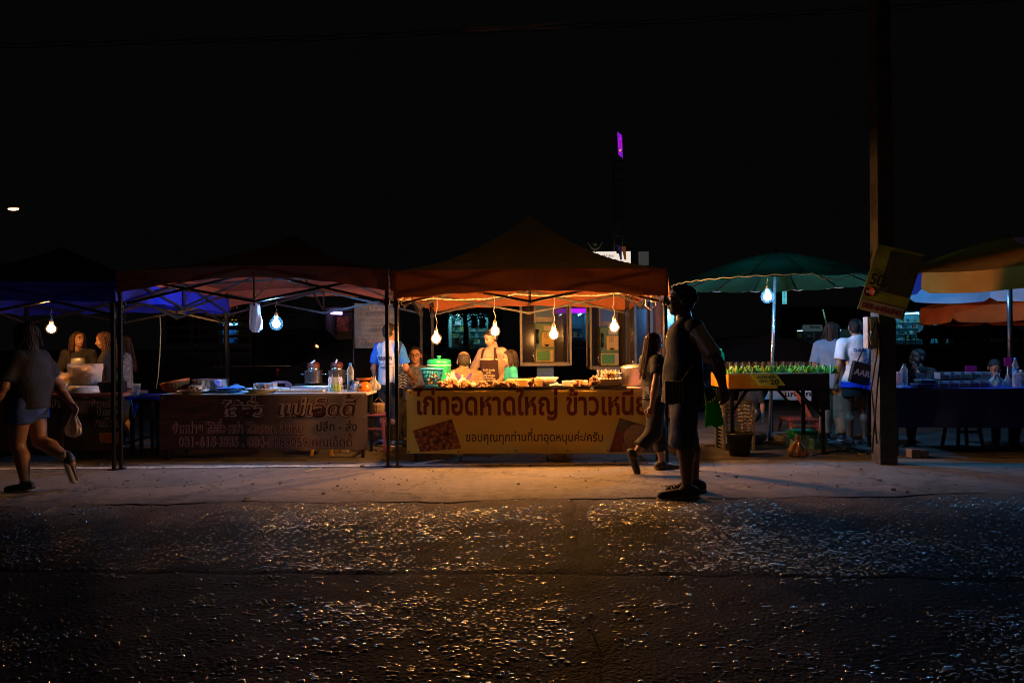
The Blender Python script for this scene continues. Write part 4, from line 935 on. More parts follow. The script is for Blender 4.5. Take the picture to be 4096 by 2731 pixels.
for s_ in (-1, 1):
    project(([(s_ * (-.09 + .018 * k) + e * .02, .15 - .03 * k) for k in range(11) for e in (-1, 1)], [(2 * k, 2 * k + 1, 2 * k + 3, 2 * k + 2) for k in range(10)]), 0, cloth('purple_strap_cloth', (.06, .03, .30)), p7, sh, (.0, 0, .82), *BK, off=.008, name='apron_strap')
    tb('mask_strap', [HP(s_ * .36, .12, .05), HP(s_ * .37, .1, -.16), HP(s_ * .33, -.05, -.3)], .006, mat('mask_white', (.75, .72, .68), .8), p7, 5)
p8, J, HP = person('p', 'woman in cream top and dark maroon apron serving at the chicken stall', gd(1972, 9.2), R(-26), 1.53, dict(elR=(-.17, -.06, .62), wrR=(-.20, -.22, .56), elL=(.155, -.02, .62), wrL=(.10, -.15, .53)), skin=0, limb=.95, fat=1.1,
   head=(R(-18), R(20), R(-4)), hair='bun', lean=.05, shirt=cloth('cream_cloth', (.27, .205, .16)), sleeve=1.2, pants=blackc, pant_end=1.9, shoes=m_dkshoe)
sh = sub(p8, 'shirt'); ap = cloth('maroon_apron_cloth', (.03, .009, .008))
project(g2(.28, .52, 14, 16, lambda v: 1.05 - .15 * v), 0, ap, p8, sh, (0, 0, .88), *F_, off=.014, name='apron')
project(([(x, .26 + s_ * .006) for x in (-.125, -.06, 0, .06, .125) for s_ in (-1, 1)], [(2 * k, 2 * k + 1, 2 * k + 3, 2 * k + 2) for k in range(4)]), 0, mat('cream_piping', (.7, .6, .5), .7, var=0), p8, sh, (0, 0, .88), *F_, off=.018, name='piping')
for s_ in (-1, 1):
    project(([(s_ * (.105 - .004 * k) + e * .018, .26 + .022 * k) for k in range(8) for e in (-1, 1)], [(2 * k, 2 * k + 1, 2 * k + 3, 2 * k + 2) for k in range(7)]), 0, ap, p8, sh, (0, 0, .88), *F_, off=.014, name='apron_strap')
for k, (s_, wd) in enumerate((('ร้านเจ๊ไก่ ปักธงชัย', .17), ('ขายปลีก', .07), ('ทอดใหม่ ทุกวัน ร้อน', .17), ('โทรสั่งล่วงหน้าได้', .13), ('045-101-618', .15))):
    project(s_, .03, mat('cream_ink', (.55, .45, .36), .6, var=0), p8, sh, (.01, 0, .99 - .034 * k), *F_, width=wd, off=.020, bold=.0008)
p9, J, HP = person('p', 'child in teal shirt with bobbed hair and a white hair clip', gd(2044, 8.85), R(-78), 1.25, dict(), skin=0, headk=1.16, head=(R(-6), R(4), 0), hair='bob', hairc=(.02, .013, .01), shirt=cloth('teal_cloth', (.01, .28, .30)), sleeve=.6, pants=blackc, pant_end=1.2)
q = HP(-.22, .1, .48); bx('hair_clip', q, (.03, .012, .022), mat('white_clip', (.8, .75, .7), .4), p9)
# girl walking away right, and the big man in the vest
p10, J, HP = person('p', 'girl with long hair and striped top walking behind the vest wearing man', gd(2618, 7.28), R(104), 1.44, dict(knR=(-.05, .035, .285), anR=(-.05, .185, .125), ftR=(0, -.35, -1), knL=(.05, -.06, .28), anL=(.05, -.085, .045), elR=(-.135, .05, .63), wrR=(-.14, .085, .475)), skin=0, limb=.92,
   head=(0, R(8), 0), hair='long', hairc=(.085, .035, .012), shirt=cloth('black_blouse', (.014, .013, .014)), sleeve=.55, hem=.52, loose=1.6, pants=cloth('black_wide_cloth', (.016, .015, .017)), pant_end=1.62, pw=1.5, shoes=mat('brown_slipper', (.05, .03, .02), .6), shoe_sole=mat('dark_sole', (.03, .025, .02), .7))
sh = sub(p10, 'shirt')
for k in range(8):
    project(([(-.16 + .032 * i, -.0035 + .007 * s_ + .006 * math.sin(i * 1.3 + k)) for i in range(11) for s_ in (0, 1)], [(2 * i, 2 * i + 2, 2 * i + 3, 2 * i + 1) for i in range(10)]), 0, mat('white_stripe', (.6, .58, .55), .8, var=0), p10, sh, (0, .03, .77 + .0155 * k), (0, 1, 0), (0, 0, 1), (1, 0, 0), off=.003, name='white_stripe')
p11, J, HP = person('p', 'big man in black vest and rolled shorts standing in profile at the kerb', gd(2738, 6.12), R(-94), 1.83, dict(shL=(.11, .05, .79), elL=(.165, .125, .635), wrL=(.16, .15, .525), elR=(-.17, .03, .63), wrR=(-.12, .12, .5), anL=(.07, -.0, .045), knL=(.07, -.02, .275), hiL=(.06, 0, .5), hiR=(-.06, 0, .5), knR=(-.07, .03, .275), anR=(-.075, .06, .045), pnL=(-.8, -.4, 0)), skin=2, fat=1.3, limb=1.06, fold=.012,
   head=(R(-2), R(-4), 0), hair='curly', shirt=cloth('grey_tee_cloth', (.42, .37, .35)), sleeve=.82, hem=.44, loose=1.15, pants=cloth('dark_denim', (.035, .045, .075), .3), pant_end=1.12, pw=1.25, shoes=mat('black_canvas', (.02, .02, .022), .7), shoe_sole=mat('grey_sole', (.16, .15, .14), .7))
sh = sub(p11, 'shirt'); 
def seg_d(c, a, b): a, b = Vector(a), Vector(b); u = max(0, min(1, (c - a).dot(b - a) / (b - a).length_squared)); return (c - a - (b - a) * u).length
split_mat(sh, cloth('black_vest_cloth', (.010, .011, .015)), lambda c: min(seg_d(c, J['sh' + k_] + (J['el' + k_] - J['sh' + k_]) * .12, J['el' + k_]) for k_ in 'LR') > .095 or abs(c.x) < .09 * 1.83)
for k in 'LR':
    J_ = J['an' + k]
    for i in range(4): tb('lace', [(J_[0] - .03, J_[1] - .06 - .022 * i, J_[2] + .035 - .013 * i), (J_[0], J_[1] - .068 - .022 * i, J_[2] + .05 - .014 * i), (J_[0] + .03, J_[1] - .06 - .022 * i, J_[2] + .035 - .013 * i)], .005, mat('lace_white', (.45, .4, .35), .8), p11, 5)
for k in range(4): bx('button', (.02, -.225 + .004 * k, 1.36 - .11 * k), (.01, .008, .01), mat('pearl_button', (.5, .48, .45), .3), p11)
bx('vest_pin', (.105, -.155, 1.385), (.014, .01, .014), mat('silver_pin', (.6, .6, .6), .3, .8), p11)
for k in 'LR':   # rolled cuffs
    kn, an = J['kn' + k], J['an' + k]; c_ = kn + (an - kn) * .1
    lt('cuff', [(.088, -.03), (.094, -.02), (.094, .025), (.086, .03)], cloth('cuff_denim', (.05, .06, .09)), p11, c=tuple(c_), n=18)
pb = thing('dotted_pouch', 'black pouch with white polka dots hanging at the vest wearing man', 'pouch', at(2694, 1568, 5.86))
MB().box((0, 0, 0), (.15, .05, .19)).build('pouch', blackc, pb)
for i in range(6):
    for j in range(8): MB().lathe([(.001, 0), (.0055, 0)], (-.065 + .026 * i + .006 * (j % 2), -.0275, -.08 + .023 * j), 7, rot=Matrix.Rotation(R(90), 3, 'X')).build('dot', mat('dot_white', (.55, .52, .48), .7, var=0), pb)
tb('strap', [(.07, 0, .09), (.14, -.02, .2), (.24, -.03, .34)], .006, blackc, pb)
gbag = thing('green_bag', 'bright green plastic bag hanging by the hand of the vest wearing man', 'bag', at(2846, 1610, 6.3))
def gfn(u, v):
    a = u * 2 * math.pi; wv = 1 + .12 * math.sin(3 * a + 4 * v); r_ = (.045 + .035 * v) * wv
    return (r_ * math.cos(a) * 1.05 + .05 * (v - .4), r_ * math.sin(a) * .35, .13 - .34 * v + .012 * math.sin(5 * a) * (v > .9))
MB().grid(gfn, 26, 14).build('sheet', mat('green_film', (.008, .22, .012), .45, transl=.5, bump=.3, bscale=12), gbag)
# couple at the fruit stall
p12, J, HP = person('p', 'woman in loose grey blue tee and khaki trousers seen from behind', gd(3335, 9.45), R(152), 1.6, dict(wrR=(-.15, -.03, .47)), skin=1, fat=1.15, head=(R(-25), R(8), 0), hair='bob', hairc=(.045, .02, .012),
   shirt=cloth('grey_blue_tee', (.17, .22, .29)), sleeve=.9, hem=.44, loose=2.4, pants=cloth('khaki_cloth', (.30, .20, .12)), pant_end=1.93, pw=1.4, shoes=mat('sandal', (.03, .05, .07), .6))
p13, J, HP = person('p', 'person in white and blue sports shirt and black shorts seen from behind', gd(3428, 8.95), R(176), 1.63, dict(), skin=1, limb=.95, head=(R(-10), 0, 0), hair='tied', hairc=(.01, .008, .008),
   shirt=cloth('white_run_cloth', (.62, .68, .78)), sleeve=.75, hem=.455, loose=2.0, pants=blackc, pant_end=.55, pw=1.1, skirt=True, shoes=mat('thong_sandal', (.04, .03, .03), .6), shoe_sole=mat('sandal_sole', (.10, .08, .07), .7))
sh = sub(p13, 'shirt'); blu = cloth('royal_blue_cloth', (.01, .05, .70)); split_mat(sh, blu, lambda c: c.z < .82); split_mat(sh, blu, lambda c: abs(c.x) > .15 and 1.07 < c.z < 1.105)
project('O Aloha', .06, mat('deep_blue_ink', (.01, .06, .3), .6, var=0), p13, sh, (0, 0, 1.20), *BK, width=.16, bold=.003)
project('Sweet Home Marathon', .02, mat('deep_blue_ink', (.01, .06, .3), .6, var=0), p13, sh, (0, 0, 1.165), *BK, width=.2); project('Classic Loei', .02, mat('deep_blue_ink', (.01, .06, .3), .6, var=0), p13, sh, (.02, 0, 1.14), *BK, width=.1)
sk = mat('sky_blue_ink', (.08, .35, .75), .6, var=0)
project(([(-.19 + .04 * i, .0 + .014 * i * 1 + s_ * .012) for i in range(10) for s_ in (0, 1)], [(2 * i, 2 * i + 2, 2 * i + 3, 2 * i + 1) for i in range(9)]), 0, sk, p13, sh, (0, 0, 1.0), *BK); project(([(-.19 + .04 * i, -.02 + s_ * .007) for i in range(10) for s_ in (0, 1)], [(2 * i, 2 * i + 2, 2 * i + 3, 2 * i + 1) for i in range(9)]), 0, sk, p13, sh, (0, 0, 1.0), *BK)
tote = thing('tote_bag', 'black tote bag with white letters worn by the sports shirt wearer', 'bag', at(3442, 1492, 8.72)); tote.rotation_euler = (0, R(14), 0)
bx('body', (0, 0, 0), (.25, .07, .27), mat('black_canvas_bag', (.012, .012, .014), .6), tote, bev=.015)
text('AARI', .10, mat('grey_print', (.45, .5, .52), .6, var=0), tote, lambda x, y: (-.10 + x, -.0365, -.03 + y), width=.22, bold=.004)
for s_ in (-.07, .07): tb('handle', [(s_, 0, .13), (s_ * .6 + .02, .02, .34), (.05, .08, .46)], .009, blackc, tote)
# right stall
p14, J, HP = person('p', 'woman resting her chin on her hand at the right stall', gd(3672, 9.15), R(-58), 1.62, dict(elL=(.13, -.13, .46), wrL=(.045, -.10, .585), hdL=(-.1, .0, .6)), skin=0, head=(R(-12), R(-12), R(5)), hair='bun', sit=True, shirt=blackc, sleeve=1.5, pants=blackc, pant_end=1.9, shoes=m_dkshoe)
p15, J, HP = person('p', 'boy with cropped hair looking down at the right stall', gd(3972, 8.95), R(-12), 1.42, dict(), skin=1, headk=1.08, head=(R(-6), R(24), 0), hair='short', sit=True, lean=.12, shirt=blackc, sleeve=1.4, pants=blackc, pant_end=1.9, shoes=m_dkshoe)
p17, J, HP = person('p', 'child seated low behind the fruit stall with bare legs showing', gd(3005, 9.9), R(-25), 1.12, dict(knL=(.07, -.26, .33), anL=(.0, -.30, .10)), skin=1, head=(0, R(20), 0), hair='short', sit=True, shirt=blackc, sleeve=.8, pants=blackc, pant_end=.6, h=.012)
# ================================================================= goods and small things
def tp(px, d, z):
    p = at(px, 1377 - (z - 1.33) * FPX / d, d); return Vector((p.x, p.y, z))
inox = mat('stainless', (.62, .62, .63), .22, .95, var=.08); alu = mat('aluminium', (.70, .69, .68), .34, .9, var=.1, bump=.05)
wpl = mat('white_plastic', (.68, .68, .66), .4, var=.06); clr = clear('clear_film', (.92, .93, .94), .10); clr2 = clear('milky_film', (.8, .82, .85), .28, .25); clrb = clear('clear_bottle', (.75, .85, .95), .10)
blk_p = mat('black_goods', (.014, .014, .016), .45, var=.1)
def pot(label, px, d, z, r, h, m=inox, lid=True, name='pot', handles=True):
    t = thing(name, label, 'pot', tp(px, d, z))
    lt('body', [(.001, .003), (r * .96, .003), (r, .02), (r, h), (r * 1.05, h + .006), (r * 1.05, h), (r * .97, h - .004), (r * .95, .02), (.001, .012)], m, t, n=36)
    if lid:
        l_ = lt('lid', [(r * 1.06, h + .008), (r * 1.05, h + .018), (r * .8, h + .035), (r * .3, h + .05), (.001, h + .052)], m, t, n=36)
        lt('knob', [(.012, h + .05), (.012, h + .065), (.025, h + .072), (.02, h + .085), (.001, h + .088)], blk_p, l_, n=14)
    if handles:
        for s_ in (-1, 1): tb('handle', [(s_ * r, -.05, h * .72), (s_ * (r + .04), -.04, h * .74), (s_ * (r + .04), .04, h * .74), (s_ * r, .05, h * .72)], .008, m, t)
    return t
def plate(label, px, d, z, r, m, name='plate', h=.035, cat='plate'):
    t = thing(name, label, cat, tp(px, d, z))
    lt('dish', [(.001, .004), (r * .6, .004), (r * .75, .012), (r, h), (r * 1.02, h + .002), (r, h - .004), (r * .72, .004), (r * .5, -.0), (.001, 0.0)], m, t, n=32); return t
def bottle(label, px, d, z, h=.33, r=.036, m=None, capc=(.02, .2, .75), lab=None):
    t = thing('water_bottle', label, 'bottle', tp(px, d, z)); m = m or clrb
    pr = [(.001, .002), (r * .9, .002), (r, .012)] + [(r * (1 - .06 * (k % 2)), .03 + k * h * .05) for k in range(12)] + [(r, h * .70), (r * .8, h * .80), (r * .4, h * .90), (r * .36, h * .945)]
    lt('bottle', pr, m, t, n=20); lt('cap', [(r * .42, h * .93), (r * .42, h), (.001, h)], mat('cap%.2f' % capc[0], capc, .4), t, n=14)
    lt('water', [(.001, .006), (r * .86, .008), (r * .86, h * .55), (.001, h * .55)], clear('water', (.80, .88, .95), .04), t, n=16)
    if lab: lt('label_band', [(r * 1.01, h * .4), (r * 1.01, h * .62)], mat('label%.2f' % lab[0], lab, .5), t, n=20)
    return t
def film_bag(name, label, p, w_, d_, h_, m, seed=0, tie=False, cat='plastic bag', pinch=.25, sack=False):
    """crumpled plastic bag, closed body with pinched top"""
    t = thing(name, label, cat, p); rr = random.Random(seed); ph = [rr.uniform(0, 6) for _ in range(8)]
    def fn(u, v):
        a = u * 2 * math.pi
        prof = (math.sin(math.pi * min(v * 1.15 + .08, 1)) ** .6) * (1 - v) + pinch * v
        prof = max(prof, .02) if v > 0 else .25
        wob = 1 + .13 * math.sin(3 * a + ph[0] + 3 * v) + .10 * math.sin(7 * a + ph[1] - 5 * v) + .06 * math.sin(13 * a + ph[2] + 9 * v)
        if sack: prof = .72 + .22 * math.sin(math.pi * min(1, v * 1.1)) - .25 * (v < .06); wob *= 1 + .12 * math.sin(2 * a + 6 * v + ph[4])
        if tie and v > .85: prof = pinch * (.4 if v < .93 else 1.4)
        return (w_ / 2 * prof * wob * math.cos(a), d_ / 2 * prof * wob * math.sin(a), h_ * v * (1 + .06 * math.sin(5 * a + ph[3]) * v))
    o = MB().grid(fn, 40, 18).build('film', m, t); return t
# ---- sausages, meat, chicken
def lump(seed, sx=.04, elong=1.6):
    rr = np.random.RandomState(seed); pr = [cap((-.5 * sx * elong, 0, 0), (.5 * sx * elong, 0, .004), sx * .55, sx * .4)]
    for i in range(5): v = rr.normal(size=3) * sx * .45; pr.append(ell(v, np.full(3, sx * rr.uniform(.25, .45))))
    V, Q = sdf(pr, h=.006, k=.012, fold=.004, freq=160, seed=seed); return np_mesh('chicken_piece', V, Q)
m_chick = mat('fried_chicken', (.30, .135, .035), .5, var=.45, scale=45, bump=.5, bscale=140); m_saus = mat('pale_sausage', (.42, .28, .18), .45, var=.2, scale=30); m_saus2 = mat('dark_sausage', (.16, .075, .045), .35, var=.3, scale=40)
CH = [lump(s_) for s_ in range(4)]
for c_ in CH: c_.materials.append(m_chick)
def pile(label, px, d, z, rx, ry, n_, seed=0, lay=2, sc=1., name='fried_chicken_pile', meshes=CH, part='chicken_piece', hz=.03, cat='fried chicken'):
    t = thing(name, label, cat, tp(px, d, z)); rr = random.Random(seed)
    for i in range(n_):
        k = i * lay // n_; f = 1 - .42 * k; a = rr.uniform(0, 6.28); q = math.sqrt(rr.random()) * f
        o = obj(part, rr.choice(meshes), None, t); o.location = (rx * q * math.cos(a), ry * q * math.sin(a), .018 * sc + hz * k)
        o.rotation_euler = (rr.uniform(-.5, .5), rr.uniform(-.5, .5), rr.uniform(0, 6.28)); s_ = sc * rr.uniform(.75, 1.15); o.scale = (s_, s_, s_)
    return t
def sausmesh(m, L=.05, r=.02, n_='sausage'):
    me = MB().tube([(-L, 0, 0), (-L * .9, .002, 0), (-L * .4, .006, .002), (L * .4, .006, .002), (L * .9, .002, 0), (L, 0, 0)], [r * .3, r * .8, r, r, r * .8, r * .3], 12).build(n_, m).data
    o = bpy.data.objects[-1] if False else None
    return me
def tmp_mesh(mb, m, nm):
    o = mb.build(nm, m); me = o.data; bpy.data.objects.remove(o); return me
SA = [tmp_mesh(MB().tube([(-.05, 0, 0), (-.045, .002, 0), (-.02, .008, .002), (.02, .008, .002), (.045, .002, 0), (.05, 0, 0)], [.006, .017, .022, .022, .017, .006], 12), m_saus, 'sausage')]
SB = [tmp_mesh(MB().tube([(-.04, 0, 0), (-.035, .002, 0), (0, .006, .002), (.035, .002, 0), (.04, 0, 0)], [.005, .014, .018, .014, .005], 10), m_saus2, 'sausage')]
# ---- sausage stall table (top z .78)
Z1 = .782
plate('steel plate of pale sausages at the left end of the stall table', 782, 8.38, Z1, .215, inox)
pile('pale sausages heaped on the steel plate at the left end', 785, 8.38, Z1 + .012, .13, .10, 11, 2, 2, 1., 'sausage_pile', SA, 'sausage', .035, 'sausages')
pot('wide stainless basin with a lid on the sausage stall', 842, 8.62, Z1, .205, .15, handles=False, lid=False, name='steel_basin')
t = thing('orange_basket', 'dark orange perforated plastic basket lying behind the sausage plate', 'basket', tp(708, 8.68, Z1)); 
lt('bowl', [(.10, .0), (.15, .05), (.17, .12), (.175, .135), (.165, .13), (.145, .05), (.09, .008), (.001, .008)], mat('orange_plastic', (.42, .09, .02), .45), t, n=30, rot=Matrix.Rotation(R(-12), 3, 'Y'))
for k in range(10):
    for j in range(3): a = R(205 + k * 14); MB().lathe([(.001, 0), (.008, 0), (.008, .004)], ((.152 + .008 * j) * math.cos(a), (.152 + .008 * j) * math.sin(a), .055 + .026 * j + .03 * (math.cos(a))*-.6), 4, rot=(Matrix.Rotation(a, 3, 'Z') @ Matrix.Rotation(R(90), 3, 'Y'))).build('slot', mat('slot_dark', (.02, .008, .004), .8, var=0), t)
for i, (px, zz) in enumerate(((916, 0), (921, .022))): plate(('lower' if i == 0 else 'upper') + ' blue plate of the pair beside the steel basin', px, 8.42, Z1 + zz, .165, mat('blue_plate', (.02, .15, .55), .3))
film_bag('plastic_bag', 'flat blue tinted bag on the plates beside the basin', tp(945, 8.45, Z1 + .05), .22, .16, .05, clear('blue_film', (.55, .8, 1), .35, .2, (.2, .5, .9)), 3)
plate('wide pale dish of dark sausages in the middle of the sausage stall', 1050, 8.40, Z1, .20, mat('pale_dish', (.5, .52, .52), .3), h=.05)
pile('dark sausages heaped on the wide pale dish', 1052, 8.40, Z1 + .03, .14, .10, 14, 5, 2, 1., 'sausage_pile', SB, 'sausage', .03, 'sausages')
t = thing('clear_box', 'clear plastic box standing behind the dark sausages', 'box', tp(1062, 8.62, Z1)); MB().box((0, 0, .05), (.24, .16, .10)).build('box', clrb, t)
plate('small blue white bowl right of the dark sausages', 1132, 8.45, Z1, .08, mat('pale_blue_dish', (.35, .5, .65), .3), 'bowl', .045, 'bowl')
t = thing('foam_tray', 'empty white foam tray on the sausage stall', 'tray', tp(1212, 8.40, Z1)); MB().box((0, 0, .006), (.52, .22, .012)).build('base', wpl, t)
for (x, y, sx_, sy_) in ((0, -.115, .55, .014), (0, .115, .55, .014), (-.268, 0, .014, .22), (.268, 0, .014, .22)): bx('rim', (x, y, .018), (sx_, sy_, .03), wpl, t, bev=.004)
t = thing('sauce_box', 'clear bag of bright green sauce on the sausage stall', 'bag', tp(1342, 8.42, Z1)); bx('green_filling', (0, 0, .045), (.11, .08, .085), mat('green_sauce', (.22, .45, .03), .4), t, bev=.02)
MB().grid(lambda u, v: ((.075 + .02 * math.sin(9 * u * 6.28 + 4 * v)) * math.cos(u * 6.28) * (1.0 - .1 * v), (.055 + .012 * math.sin(7 * u * 6.28)) * math.sin(u * 6.28), .005 + .17 * v), 36, 10).build('film', clr, t); bx('spoon_rest', (-.02, .03, .12), (.07, .03, .1), mat('pale_blue_card', (.4, .5, .6), .4), t)
for x in (-.045, .035): bx('skewer', (x, .02, .15), (.008, .006, .12), mat('pale_stick', (.6, .58, .5), .6), t)
bottle('clear water bottle with blue cap on the sausage stall', 1402, 8.50, Z1, .34, .043)
t = thing('kitchen_scale', 'orange kitchen scale with round pan on the sausage stall', 'scale', tp(1456, 8.45, Z1)); orp = mat('orange_gloss', (.75, .17, .015), .3)
lt('body', [(.001, .002), (.082, .002), (.085, .02), (.08, .07), (.055, .105), (.03, .115), (.001, .117)], orp, t, n=26); lt('pan', [(.001, .14), (.07, .14), (.095, .158), (.093, .154), (.07, .134), (.012, .132), (.012, .11)], orp, t, n=26)
bx('dial_slot', (-.03, -.082, .05), (.018, .012, .018), blk_p, t)
film_bag('plastic_bag', 'crumpled clear bag standing behind the orange scale', tp(1496, 8.55, Z1), .2, .14, .17, clr2, 8)
film_bag('plastic_bag', 'crumpled clear bag between bottle and orange scale', tp(1428, 8.66, Z1), .2, .14, .11, clr2, 9)
# hanging bag under the red tent
film_bag('plastic_bag', 'white translucent plastic bag hanging from the red tent frame', tp(1022, 8.35, 1.50), .15, .07, .33, mat('white_film', (.6, .56, .58), .5, transl=.5, bump=.3, bscale=14), 4, sack=True); tb('strap', [(0, 0, .32), (.01, 0, .38), (0, 0, .46)], .006, wpl, bpy.data.objects[[o.name for o in bpy.data.objects if o.get('label', '').startswith('white translucent')][0]])
# stoves with two steamers
ZS = .722
t = thing('gas_stove', 'two burner gas stove carrying the steaming pots', 'stove', tp(1280, 9.35, ZS)); bx('body', (0, 0, .05), (.72, .34, .08), inox, t, bev=.01); bx('front_panel', (0, -.175, .05), (.66, .01, .05), mat('panel_pink', (.35, .3, .35), .4), t)
for x in (-.2, .15):
    lt('burner', [(.05, .09), (.07, .1), (.05, .105)], blk_p, t, c=(x, 0, 0), n=16)
    for k in range(4): a = k * math.pi / 2 + .4; MB().beam((x + .04 * math.cos(a), .04 * math.sin(a), .105), (x + .13 * math.cos(a), .13 * math.sin(a), .105), .012, .012).build('grate', blk_p, t)
for (px, lb) in ((1254, 'left'), (1348, 'right')):
    t = pot(lb + ' steel steaming pot with brown lid on the gas stove', px, 9.35, ZS + .112, .118, .17, lid=False)
    lt('steamer_ring', [(.075, .17), (.078, .18), (.078, .215), (.07, .218)], inox, t, n=26); s_ = lt('brown_lid', [(.082, .215), (.085, .235), (.075, .27), (.05, .285), (.001, .29)], mat('brown_clay', (.10, .02, .012), .5), t, n=26)
    bx('white_tag', (.01, -.07, .285), (.075, .004, .022), wpl, s_, Matrix.Rotation(R(-35 if px < 1300 else -75), 3, 'Y'))
# chair and stools around the left tent
def stool(label, p, h, m, w_=.28, name='plastic_stool', rz=0):
    t = thing(name, label, 'stool', p, rz); bx('seat', (0, 0, h - .012), (w_, w_, .025), m, t, bev=.008)
    for x in (-1, 1):
        for y in (-1, 1): MB().beam((x * w_ * .4, y * w_ * .4, h - .02), (x * w_ * .52, y * w_ * .52, 0), .03, .03).build('leg', m, t)
    bx('apron_rail', (0, -w_ * .46, h * .62), (w_ * .85, .012, .03), m, t); return t
stool('low yellow plastic stool under the sausage stall table', gd(1298, 8.62), .22, mat('yellow_plastic', (.62, .34, .03), .5), .24)
m_pur = mat('purple_plastic', (.20, .07, .24), .45); stool('tall purple plastic stool beside the sausage stall table', gd(1500, 8.9), .47, m_pur, .3)
t = thing('plastic_chair', 'dusty purple plastic chair behind the sausage stall', 'chair', gd(1098, 9.1)); m_ch = mat('dusky_purple_plastic', (.16, .11, .17), .45)
def cb(u, v):
    x = (u - .5) * .44 * (1 - .25 * v ** 3); return (x, .22 + .05 * v - .06 * (u - .5) ** 2 * 4, .45 + .42 * v - .06 * v * (2 * u - 1) ** 4)
mbk = MB();
nn_ = 22
full = MB().grid(cb, nn_, nn_); keep = []
for k, f in enumerate(full.f):
    i, j = divmod(k, nn_); u, v = (i + .5) / nn_, (j + .5) / nn_
    hole = (.30 < u < .70 and .80 < v < .90) or (.12 < u < .88 and .2 < v < .62 and abs(u - .5) > .12 + .3 * (v - .2) and (i % 4 > 1))
    if not hole: keep.append(f)
full.f = keep; full.m = full.m[:len(keep)]; full.sm = full.sm[:len(keep)]; full.build('backrest', m_ch, t, solid=.014)
bx('seat', (0, 0, .435), (.44, .44, .03), m_ch, t, bev=.012)
for x in (-1, 1):
    for y in (-1, 1): MB().beam((x * .19, y * .19, .43), (x * .23, y * .24, 0), .04, .03).build('leg', m_ch, t)
t = thing('wicker_basket', 'small pale wicker basket hanging by the tent pole', 'basket', tp(1514, 8.9, .472)); wk = mat('wicker', (.30, .22, .15), .8, var=.4, scale=50)
lt('bowl', [(.001, 0), (.065, 0), (.075, .11), (.08, .125), (.07, .12), (.06, .012), (.001, .012)], wk, t, n=24)
for k in range(16): a = k * math.pi / 8; MB().beam((.067 * math.cos(a), .067 * math.sin(a), .005), (.078 * math.cos(a), .078 * math.sin(a), .115), .006, .006).build('stake', wk, t)
tb('handle', [(-.075, 0, .12), (0, 0, .20), (.075, 0, .12)], .005, wk, t)
bx_o = tag(bx('wood_block', gd(1380, 8.75) + Vector((0, 0, .045)), (.09, .07, .09), mat('pale_wood', (.42, .32, .22), .7)), 'pale wooden block on the ground beside the yellow stool', 'wood block')
# ---- fried chicken table
Z2 = .822; d2 = 8.12
mtray = mat('dark_tray', (.10, .09, .085), .3, .85)
def tray(label, pa, pb, d, z, dep, m=mtray):
    a, b_ = tp(pa, d, z), tp(pb, d, z); w_ = b_.x - a.x; t = thing('metal_tray', label, 'tray', ((a.x + b_.x) / 2, d, z))
    MB().box((0, 0, .004), (w_, dep, .006)).build('base', m, t)
    for (x, y, sx_, sy_) in ((0, -dep / 2, w_ + .02, .012), (0, dep / 2, w_ + .02, .012), (-w_ / 2, 0, .012, dep), (w_ / 2, 0, .012, dep)): MB().box((x, y, .015), (sx_, sy_, .022)).build('rim', m, t)
    return t
tray('left dark metal tray of fried chicken under the blue basket', 1662, 1845, d2, Z2, .42); tray('long middle dark metal tray of fried chicken', 1852, 2065, d2, Z2, .42); tray('dark metal tray right of the middle with the glass bowl', 2072, 2352, d2, Z2, .42); tray('small dark tray under the white dotted basket', 2372, 2495, d2 - .08, Z2, .3)
t = thing('slatted_basket', 'tall blue slatted plastic basket on the chicken stall', 'basket', tp(1729, 8.22, Z2 + .012)); mbl = mat('blue_basket_plastic', (.02, .30, .62), .4, transl=.25)
lt('rim', [(.128, .205), (.136, .21), (.136, .225), (.125, .225), (.122, .212), (.128, .205)], mbl, t, n=36); lt('base', [(.001, .004), (.082, .004), (.09, .035), (.084, .035), (.078, .01), (.001, .01)], mbl, t, n=36)
for zz, r_ in ((.075, .096), (.115, .105), (.16, .116)): lt('band', [(r_, zz), (r_ + .002, zz + .014), (r_ - .004, zz + .014), (r_ - .005, zz), (r_, zz)], mbl, t, n=36)
for k in range(38): a = k * 2 * math.pi / 38; MB().beam((.089 * math.cos(a), .089 * math.sin(a), .03), (.129 * math.cos(a), .129 * math.sin(a), .21), .008, .004).build('slat', mbl, t)
pile('chicken pieces seen inside the blue slatted basket', 1729, 8.22, Z2 + .03, .06, .06, 8, 21, 3, 1.2, hz=.035)
t = thing('drinks_cooler', 'round green drinks cooler with lid behind the blue basket', 'cooler', tp(1757, 8.78, Z2 - .02)); mg = mat('green_cooler_plastic', (.01, .33, .14), .3)
bx('stand', (0, 0, -.4), (.3, .3, .8), m_steel, t)
lt('body', [(.001, 0), (.135, 0), (.14, .02), (.148, .27), (.15, .275), (.001, .275)], mg, t, n=36); lt('white_ring', [(.150, .272), (.154, .275), (.154, .282), (.150, .285)], wpl, t, n=36)
l_ = lt('lid', [(.15, .283), (.153, .30), (.15, .335), (.13, .35), (.05, .36), (.001, .36)], mg, t, n=36); lt('knob', [(.02, .355), (.018, .375), (.03, .385), (.03, .395), (.001, .397)], mg, l_, n=18)
tb('handle', [(-.152, 0, .24), (-.16, -.06, .1), (-.12, -.13, .03)], .006, blk_p, t)
pile('large pile of fried chicken right of the blue basket', 1800, d2 - .04, Z2 + .012, .16, .13, 26, 1, 3, 1.05, hz=.022)
pile('fried chicken pile under the white plastic bag', 1862, d2, Z2 + .012, .10, .12, 16, 2, 3, 1., hz=.02)
pile('crisp brown chicken bits at the centre of the stall', 1930, d2 - .03, Z2 + .012, .09, .11, 22, 3, 3, .75, hz=.022)
